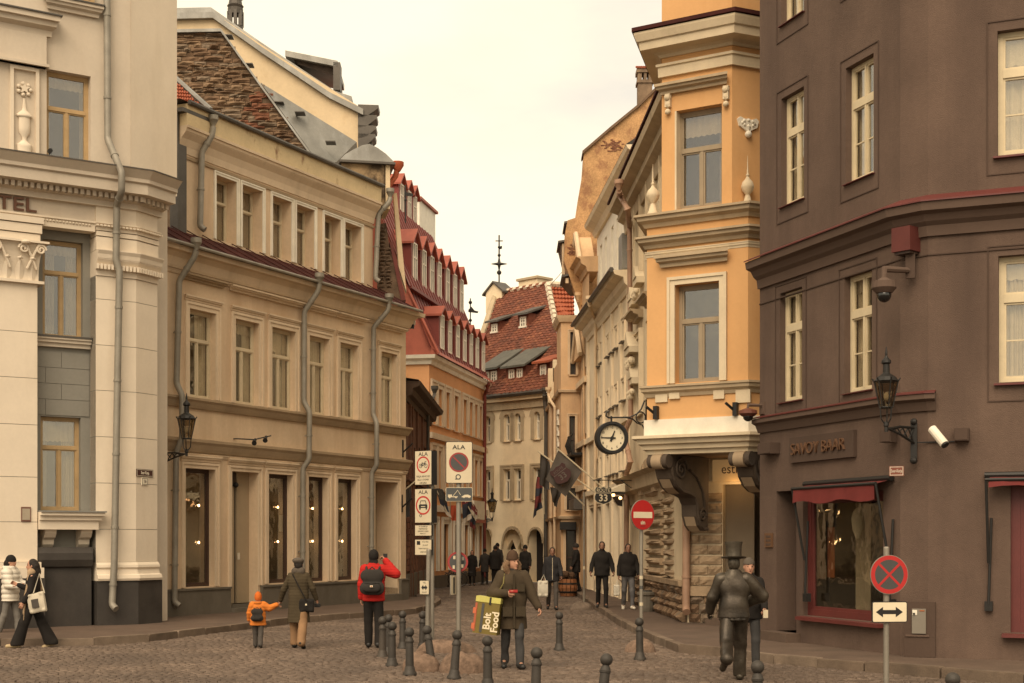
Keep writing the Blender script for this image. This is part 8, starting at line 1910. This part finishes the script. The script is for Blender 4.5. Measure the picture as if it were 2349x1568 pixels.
# woman in white puffer, at the left edge
p = Person(24, 1466, 'person in a white puffer jacket and pale jeans at the left edge', 1.68, -PI / 2 - .15, arms=((20, 4, 60), (15, 4, 70)), legs=((12, 4), (-12, 10)))
p.body(SK, hands=(1, 1)); p.trousers(cloth('pale_jeans', (.17, .155, .135)), wide=.015); p.shoes(SHOE); p.coat(WHP, .80, .185, .04, quilt(.022, .105), sleeve=(.075, .07, .055), collar=.1, chz=1.53, hood=True); p.hair(HAIR, 0, .04); p.cap_(BLK, .0, .02)
# woman in black with scarf
p2 = Person(76, 1486, 'person in wide black trousers with a plaid fringed scarf and beige shoes', 1.68, PI / 2 + .2, legs=((22, 4), (-20, 6)), arms=((5, 6, 25), (18, 10, 95)))
p2.body(SK); p2.trousers(BLK, (.1, .095, .1), .03); p2.shoes(BEI_S); p2.coat(BLK, .80, .19, .012, wr(.005)); p2.hair(HAIR, 0, .12); 
f = Field(); f.cap(p2.C(-.07, .02, 1.5), p2.C(.07, .02, 1.5), .075, .075, .05); f.cap(p2.C(-.08, .06, 1.48), p2.C(-.13, .12, 1.05), .05, .055, .03, .5); f.cap(p2.C(-.13, .12, 1.05), p2.C(-.16, .15, .72), .055, .05, .03, .45); f.cap(p2.C(.06, -.08, 1.48), p2.C(.16, -.13, 1.15), .06, .06, .03, .6); p2.fld('scarf', f, SCARF, (), wr(.006, 60, 20))
b = MB()
for i in range(7): q = p2.C(-.2 + i * .014, .14 + .004 * i, .72); b.tube([tuple(q), tuple(q + V3(.0, .01, -.14))], .006, 4)
p2.mb('scarf_fringe', b, SCARF)
CANV = M('canvas_tote', (.5, .44, .34), .9, .1, 4, .2, 60)
def soft_bag(pos, w, d, h, mat, label, name, strap=None, rz=0, patch=None, puff=.35, tilt=0, cat='bag'):
    t = thing(name, pos, label, cat); Mx = Matrix.Translation(Vector(pos)) @ Matrix.Rotation(rz, 4, 'Z') @ Matrix.Rotation(tilt, 4, 'Y'); f = Field(); r = min(w, d, h) * .38
    for x in (-1, 1):
        for z in (0, 1): f.cap((x * (w / 2 - r), 0, r + z * (h - 2 * r)), (x * (w / 2 - r) * .9, 0, r + z * (h - 2 * r)), r, r, .04, d / (2 * r))
    f.cap((-(w / 2 - r), 0, h / 2), (w / 2 - r, 0, h / 2), h / 2 * .95, h / 2 * .95, .04, d / h); P, Q = f.mesh(max(.01, min(w, h) / 26), [(0, 0, -1, 0), (0, 0, 1, h), (1, 0, 0, w / 2), (-1, 0, 0, w / 2)], wr(.006))
    b = MB(Mx); b.add([tuple(q) for q in P], [tuple(q) for q in Q]); b.build('bag_body', mat, t, smooth=True, fix=False)
    if patch: MB(Mx).box(patch[0], patch[1], -d / 2 - .012, -d / 2 * .6, patch[2], patch[3]).build('printed_patch', patch[4], t)
    if strap: MB().tube([tuple(q) for q in strap], .012, 6).build('strap', mat, t)
    return t
q = p2.W(p2.C(.2, -.05, .98)); soft_bag(gnd(98, 1486) + Vector((.0, -.22, .66)), .32, .1, .38, CANV, 'white canvas tote bag with a grey print hanging on the scarf wearer', 'tote_bag', [gnd(98, 1486) + Vector((-.1, -.22, 1.02)), gnd(90, 1486) + Vector((.05, -.14, 1.38)), gnd(98, 1486) + Vector((.1, -.2, 1.02))], -.1, (-.08, .05, .1, .26, GRYT), tilt=-.18)
# child in orange
pc = Person(592, 1486, 'small child in orange jacket and orange hat holding a hand', .98, .05, legs=((12, 6), (-12, 14)), arms=((8, 16, 12), ((.36, .02, 1.3), (.62, .03, 1.42))), res=.016, wide=1.12)
pc.k = pc.k; pc.body(SK, face=False); pc.trousers(GRYT, (.11, .09, .085)); pc.shoes(SHOE, big=1.15); pc.coat(ORA, .74, .21, .05, quilt(.012, .12), collar=.11, chz=1.52, sleeve=(.085, .075, .06), hood=True); pc.cap_(cloth('orange_knit', (.56, .13, .022), .5), -.06, .045, tall=.03)
b = MB(); b.ball(tuple(pc.hp(0, -.01, .2)), .035, 8, 6); pc.mb('pompom', b, MATS['orange_knit'])
def backpack(pn, w, h, d, z, mat, label, badge=None):
    c = pn.C(0, -.19, z); t = thing('backpack', pn.W(c), label, 'backpack'); f = Field()
    f.cap((-w * .28, -d * .4, h * .28), (w * .28, -d * .4, h * .28), h * .24, h * .24, .05, .5); f.cap((-w * .26, -d * .4, h * .7), (w * .26, -d * .4, h * .7), h * .23, h * .23, .05, .45); f.cap((-w * .22, -d * .8, h * .3), (w * .22, -d * .8, h * .3), h * .16, h * .16, .04, .5)
    P, Q = f.mesh(.013, (), wr(.003)); Mx = Matrix.Translation(pn.W(c)) @ pn.rot; b = MB(Mx); b.add([tuple(q) for q in P], [tuple(q) for q in Q]); b.build('pack_body', mat, t, smooth=True, fix=False)
    b = MB(Mx); b.tube([(-w * .4, -d * .85, h * .45), (0, -d * 1.05, h * .47), (w * .4, -d * .85, h * .45)], .006, 5); b.build('zip', IRON, t); b = MB(Mx)
    b.tube([(-.05, -d * .4, h * .93), (0, -d * .4, h * 1.0), (.05, -d * .4, h * .93)], .012, 6)
    for sg in (-1, 1): b.tube([(sg * w * .3, -d * .2, h * .9), (sg * w * .34, .12, h * 1.0), (sg * w * .36, .24, h * .8)], .02, 6)
    b.build('shoulder_strap', mat, t)
    if badge: MB(Mx).box(-.025, .025, -d * 1.08 - .02, -d * .9, h * .32, h * .38).build('white_badge', SWB, t); MB(Mx).box(-.01, .01, -d * 1.08 - .023, -d * 1.08 - .02, h * .335, h * .365).build('red_mark', SRED, t)
    return t
backpack(pc, .34, .48, .2, .86, CHAR, 'small dark backpack on the child in orange')
# woman in olive coat, hand in hand with the child
hand_t = pc.W(pc.C(.70, .03, 1.47))
pw_ = Person(685, 1487, 'person in long olive quilted coat, grey beret and tan trousers holding a child\'s hand', 1.66, 0, legs=((12, 6), (-14, 16)), arms=(((-.27, .0, 1.15), (-.43, .02, .93)), ((.27, .02, 1.16), (.33, .12, .95))))
e = (pw_.rot.inverted() @ (hand_t - pw_.loc)); 
pw_.wri[0] = V3(e.x + .02, e.y, e.z + .05); d = pw_.wri[0] - pw_.sh[0]; pw_.el[0] = pw_.sh[0] + d * .5 + V3(-.02, -.03, -.03); d2 = pw_.wri[0] - pw_.el[0]; pw_.hd[0] = d2 / np.linalg.norm(d2)
pw_.body(SK, face=True); pw_.trousers(TAN, (.095, .085, .08), .008); pw_.shoes(SHOE, big=1.15); pw_.coat(OLIVE, .50, .215, .012, quilt(.008, .06), collar=.09, chz=1.5); f = Field(); f.cap(pw_.C(-.05, -.02, 1.5), pw_.C(.05, -.02, 1.5), .085, .085, .05); pw_.fld('scarf', f, GREY_K, (), wr(.006, 60, 50)); pw_.hair(HAIR, 0)
f = Field(); f.ell(pw_.hp(-.01, -.02, .085), (.115, .12, .06), .03); f.ell(pw_.hp(0, -.005, .05), (.09, .103, .06), .03); pw_.fld('beret', f, GREY_K, (), wr(.003, 70, 60), .012)
q = pw_.W(pw_.C(.17, -.1, .70)); soft_bag(q, .27, .12, .25, BLK, 'black crossbody bag on the hip of the olive coat', 'crossbody_bag', [pw_.W(pw_.C(.18, -.16, .92)), pw_.W(pw_.C(.03, -.17, 1.2)), pw_.W(pw_.C(-.1, -.1, 1.44)), pw_.W(pw_.C(-.1, .05, 1.45))], 0, (-.015, .015, .13, .16, SWB))
t = thing('compact_camera', pw_.W(pw_.C(.35, .14, .83)), 'small black camera in the right hand of the olive coat wearer', 'camera'); MB(Matrix.Translation(t.location)).box(-.055, .055, -.03, .03, -.04, .03).build('camera_body', SBK, t); MB(Matrix.Translation(t.location)).tube([(0, -.03, 0), (0, -.06, 0)], .022, 10).build('lens', IRON, t)
# man in red jacket taking a photo
pr_ = Person(857, 1486, 'person in a bright red quilted jacket and black beanie raising a phone', 1.80, .0, legs=((7, 5), (-6, 6)), arms=((-4, 7, 14), ((.40, .05, 1.32), (.20, .18, 1.56))))
pr_.body(SK, face=False, grip=(.4, .9)); pr_.trousers(BLK, (.098, .08, .072)); pr_.shoes(SHOE, big=1.1); pr_.coat(RED, .83, .19, .022, quilt(.009, .05), collar=.08, sleeve=(.075, .066, .055)); f = Field(); f.cap(pr_.C(0, -.01, 1.46), pr_.C(0, 0, 1.55), .09, .082, .03); pr_.fld('snood', f, BLK, (), wr(.005, 40, 60)); pr_.cap_(BLK, -.06, .016)
backpack(pr_, .36, .52, .19, .93, CHAR, 'dark grey backpack with a small white badge on the red jacket', True)
t = thing('phone', pr_.W(pr_.C(.19, .25, 1.62)), 'phone held up by the person in the red jacket', 'phone'); MB(Matrix.Translation(t.location)).box(-.04, .04, -.005, .005, -.07, .07).build('phone_body', SBK, t)
# courier with the delivery bag
cd = Person(1176, 1533, 'courier in an olive parka with fur hood and brown beanie looking at a phone', 1.78, PI + .12, legs=((13, 10), (-12, 10)), arms=(((.29, .06, 1.12), (.10, .27, 1.16)), ((-.3, .02, 1.14), (-.36, .16, .93))), res=.012, turn=.55)
cd.el = [cd.C(-.29, .04, 1.14), cd.C(.31, .04, 1.15)]; cd.wri = [cd.C(-.38, .14, .93), cd.C(.12, .26, 1.16)]; cd.hd = [(cd.wri[i] - cd.el[i]) / np.linalg.norm(cd.wri[i] - cd.el[i]) for i in range(2)]
cd.body(SK, grip=(.6, .7)); cd.trousers(JEAN, (.09, .07, .062), amp=.006); cd.shoes(SHOE, big=1.15); co = cd.coat(PARKA, .60, .2, .03, wr(.008, 15, 30), collar=.1, chz=1.5, sleeve=(.072, .062, .052))
f = Field()
for i in range(15): a = 2 * PI * i / 15; f.cap(cd.hp(.125 * math.cos(a), .0 + .05 * math.sin(a) * 0 - .015, -.06 + .135 * math.sin(a) * (1 if math.sin(a) < 0 else .55)), cd.hp(.125 * math.cos(a + .42), -.015, -.06 + .135 * math.sin(a + .42) * (1 if math.sin(a + .42) < 0 else .55)), .042, .042, .02)
cd.fld('fur_hood', f, FUR, (), lambda X, Y, Z: .009 * np.sin(X * 150 + Z * 60) * np.sin(Z * 140 + Y * 90), .011); f = Field(); f.cap(cd.C(-.02, .03, 1.46), cd.hp(0, .01, -.13), .075, .07, .03); cd.fld('snood', f, CHAR, (), wr(.004, 50, 60)); cd.cap_(BROWN_K, .03, .02, tall=.02)
b = MB(); b.box(-.012, .012, .155, .2, .62, 1.45); 
for x in (-.1, .1): b.box(x - .065, x + .065, .14, .178, 1.18, 1.3); b.box(x - .075, x + .075, .165, .205, .8, .95)
for i, v_ in enumerate(b.v): b.v[i] = Vector((v_.x, v_.y * 1.0, v_.z + cd.top))
cd.mb('coat_pockets', b, cloth('parka_trim', (.05, .037, .022)), co, smooth=False)
t = thing('phone', cd.W(cd.C(.03, .33, 1.19)), 'phone with a red case in the hand of the courier', 'phone'); MB(Matrix.Translation(t.location) @ Matrix.Rotation(.5, 4, 'X')).box(-.065, .065, -.035, .035, -.006, .006).build('phone_body', flat('red_case', (.25, .01, .01), .4), t)
Y = 22.0; k = Y / F; q = at(1111, 1455, Y); bg = thing('delivery_bag', q, 'boxy yellow-green insulated delivery bag with white lettering hanging from the arm of the courier', 'bag')
Mx = Matrix.Translation(q) @ Matrix.Rotation(.12, 4, 'Y') @ Matrix.Rotation(-.18, 4, 'Z'); LIME_ = M('olive_yellow_bag', (.16, .115, .026), .6, .12, 5, .1, 40); LIMEB = M('reflective_lime', (.5, .45, .12), .5, .1, 6, .1, 40)
w, d, h = .19, .3, .49
def bulge(b, x0, x1, y0, y1, z0, z1): 
    n = 6; v = []; f = []
    return b.box(x0, x1, y0, y1, z0, z1)
MB(Mx).box(-w, w, 0, d, 0, h).build('bag_body', LIME_, bg); MB(Mx).box(-w - .006, w + .006, -.008, d + .008, h, h + .085).build('bag_lid', LIMEB, bg); MB(Mx).box(-w + .1, -w + .14, -.006, -.001, .02, h - .02).build('grey_strip', SGR, bg); MB(Mx).box(-w - .005, -w + .03, -.006, d, .03, h - .02).build('red_side', flat('bag_red', (.36, .09, .04), .6), bg)
for z in (.06, .3): MB(Mx).box(-w - .03, -w + .02, -.012, .04, z, z + .09).build('buckle', flat('bag_orange', (.5, .12, .05), .6), bg)
MB(Mx).box(.02, .05, -.012, -.008, h - .03, h + .085).build('lid_strap', SBK, bg)
class _G: pass
g_ = _G(); g_.M = Mx @ Matrix(((1, 0, 0, 0), (0, -1, 0, 0), (0, 0, 1, 0), (0, 0, 0, 1)))
text('Bolt', .155, g_, .02, .003, .2, SWB, bg, ext=.002, rot=PI / 2, bold=.004); text('Food', .155, g_, .145, .003, .2, SWB, bg, ext=.002, rot=PI / 2, bold=.004)
b = MB(); q0 = Mx @ Vector((-.02, .15, h + .08)); q1 = cd.W(cd.C(.27, .12, 1.12)); b.tube([tuple(q0), tuple(q1 + Vector((0, 0, -.05))), tuple(q1 + Vector((.03, 0, .04))), tuple(Mx @ Vector((.06, .15, h + .08)))], .014, 6); b.tube([tuple(q1), tuple(cd.W(cd.C(.16, .15, 1.3))), tuple(cd.W(cd.C(.14, .08, 1.45)))], .012, 6); b.build('carry_strap', flat('strap_olive', (.16, .13, .04), .8), bg)
# men further up the street
m7 = Person(1267, 1399, 'man in dark zipped jacket striding down the street with a white bag', 1.80, PI, legs=((17, 10), (-16, 18)), arms=((14, 10, 22), (-8, 8, 15)), res=.018)
m7.body(SKD); m7.trousers(GRYT); m7.shoes(SHOE); co = m7.coat(NAVY, .80, .185, .022, wr(.006)); m7.hair(HAIR); b = MB(); b.box(-.006, .006, .13, .158, .85 + m7.top, 1.46 + m7.top); m7.mb('zip', b, SWH, co, False)
BAGW = M('white_plastic_bag', (.55, .5, .4), .5, .12, 9, .4, 30)
q = m7.W(m7.C(.24, 0, .62)); soft_bag((q.x - .03, q.y - .12, m7.W(m7.C(0, 0, .36)).z), .3, .16, .48, BAGW, 'white plastic carrier bag in the hand of the striding man', 'carrier_bag', [(q.x - .1, q.y - .12, .82), (q.x, q.y - .06, 1.0), (q.x + .06, q.y - .12, .82)])
m8 = Person(1381, 1394, 'bearded man in a black jacket with hands in pockets on the right pavement', 1.82, PI - .05, z=T, legs=((14, 8), (-14, 14)), arms=((2, 16, 34), (2, 16, 34)), res=.018, wide=1.06); m8.body(SKD); m8.trousers(BLK); m8.shoes(SHOE); m8.coat(BLK, .84, .19, .02, wr(.006)); m8.hair(HAIR); f = Field(); f.ell(m8.hp(0, .05, -.075), (.055, .05, .045), .02); m8.fld('beard', f, HAIR, (), None, .012)
m9 = Person(1441, 1398, 'man in a black hooded top, ripped faded jeans and white trainers', 1.76, PI + .05, z=T, legs=((13, 8), (-11, 12)), arms=((8, 10, 20), (-4, 9, 20)), res=.018, wide=1.1, lean=-2); m9.body(SKD); m9.trousers(BJEAN, (.09, .07, .055)); m9.shoes(SHOEW, big=1.15); m9.coat(BLK, .88, .19, .022, wr(.006), hood=True, collar=.095); m9.hair(HAIR)
q = m9.W(m9.C(.3, .05, .7)); soft_bag((q.x - .02, q.y - .05, q.z - .34), .16, .1, .3, BAGW, 'small pale plastic bag in the hand of the man in ripped jeans', 'carrier_bag', [(q.x - .04, q.y - .05, q.z - .06), (q.x, q.y, q.z + .08), (q.x + .03, q.y - .05, q.z - .06)])
# background group
def bystander(u, v, H, head, lab, c1, c2, hem=.8, hat=None, legs=((6, 4), (-6, 6)), z=0, face=True, sk=SKD, wide=1.0):
    q = Person(u, v, lab, H, head, z=z, legs=legs, res=.024, wide=wide); q.body(sk, face=face); q.trousers(c2); q.shoes(SHOE); q.coat(c1, hem, .19, .02, wr(.005)); q.cap_(hat, -.01, .02) if hat else q.hair(HAIR, 0, .1 if hem < .7 else 0); return q
bystander(1136, 1344, 1.74, .1, 'broad figure in dark padded coat walking away behind the courier at left', BLK, BLK, .7, BLK, wide=1.15); bystander(1141, 1338, 1.84, PI, 'tall person in a black hat behind the broad dark figure', CHAR, BLK, .75, BLK); bystander(1205, 1352, 1.78, PI - .2, 'person in black with a knit cap right behind the courier shoulder', BLK, BLK, .8, BLK); bystander(1083, 1344, 1.55, PI, 'slim person in long black clothes beside the tall sign pole', BLK, BLK, .45, None, sk=SK); bystander(1112, 1342, 1.6, .2, 'dark dressed person by the red shop pipe', CHAR, BLK, .6, BLK, face=False); bystander(1322, 1358, 1.72, PI / 2, 'person in a dark coat standing by the shop door of the right row', BLK, BLK, .7, CHAR, z=T)
# person walking towards us half hidden by the statue
m11 = Person(1718, 1545, 'man in dark jacket and grey cap half hidden behind the bronze statue', 1.72, PI - .15, legs=((14, 8), (-12, 12)), arms=((20, 8, 30), (0, 6, 20)), res=.014, turn=.2); m11.body(SK, grip=(.9, .5)); m11.trousers(JEAN); m11.shoes(SHOE); m11.coat(BLK, .83, .19, .02, wr(.006)); m11.cap_(GREY_K, .04, .014)
t = thing('phone', m11.W(m11.wri[0] + m11.hd[0] * .1 + V3(0, .04, 0)), 'lit phone low in the hand beside the statue', 'phone'); MB(Matrix.Translation(t.location)).box(-.035, .035, -.01, .0, -.06, .06).build('phone_body', SWB, t)
# bronze statue of a man in a top hat, walking away
BRZ = M('weathered_bronze', (.055, .043, .031), .42, .4, 3.5, .25, 24, metal=.55, dirt=(.12, .1, .07), damt=.75, streak=.45, spec=.5)
stt = Person(1683, 1562, 'dark bronze statue of a man in a top hat striding away from the square', 1.80, -.06, legs=((-27, 40), (13, 6)), arms=((6, 18, 26), ((.40, .06, 1.17), (.20, .26, 1.05))), res=.013, cat='statue', name='statue', wide=1.08)
stt.ank[0] += V3(-.05, 0, 0); stt.toe[0] += V3(-.07, 0, 0); stt.knee[0] += V3(-.02, 0, 0)
stt.body(BRZ, face=False, grip=(.9, .9)); stt.trousers(BRZ, (.105, .088, .078), .012, .006); stt.shoes(BRZ, big=1.2); stt.coat(BRZ, .87, .198, .024, wr(.007, 14, 26, 1), sleeve=(.078, .07, .056), collar=.085, wst=.02)
f = Field(); f.cap(stt.C(0, -.005, .98), stt.C(0, -.005, .845), .178, .205, .02, .78)
stt.fld('coat_skirt', f, BRZ, [(0, 0, -1, -(.83 + stt.top)), (0, 0, 1, .985 + stt.top)], lambda X, Y, Z: .009 * np.cos(11 * np.arctan2(Y, X) + 1) * np.clip((1.0 + stt.top - Z) / .15, 0, 1)); stt.hair(BRZ)
h0 = stt.hp(0, -.01, .07); b = MB(Matrix.Translation(Vector(h0)) @ Matrix.Rotation(-.06, 4, 'X')); b.lathe([(.085, -.01), (.165, .0), (.178, .016), (.165, .022), (.112, .022), (.108, .06), (.112, .16), (.126, .215), (.126, .225), (.11, .222)], (0, 0, 0), 24, 1.12); stt.mb('top_hat', b, BRZ)
stt.t.scale = (1, 1, 1)
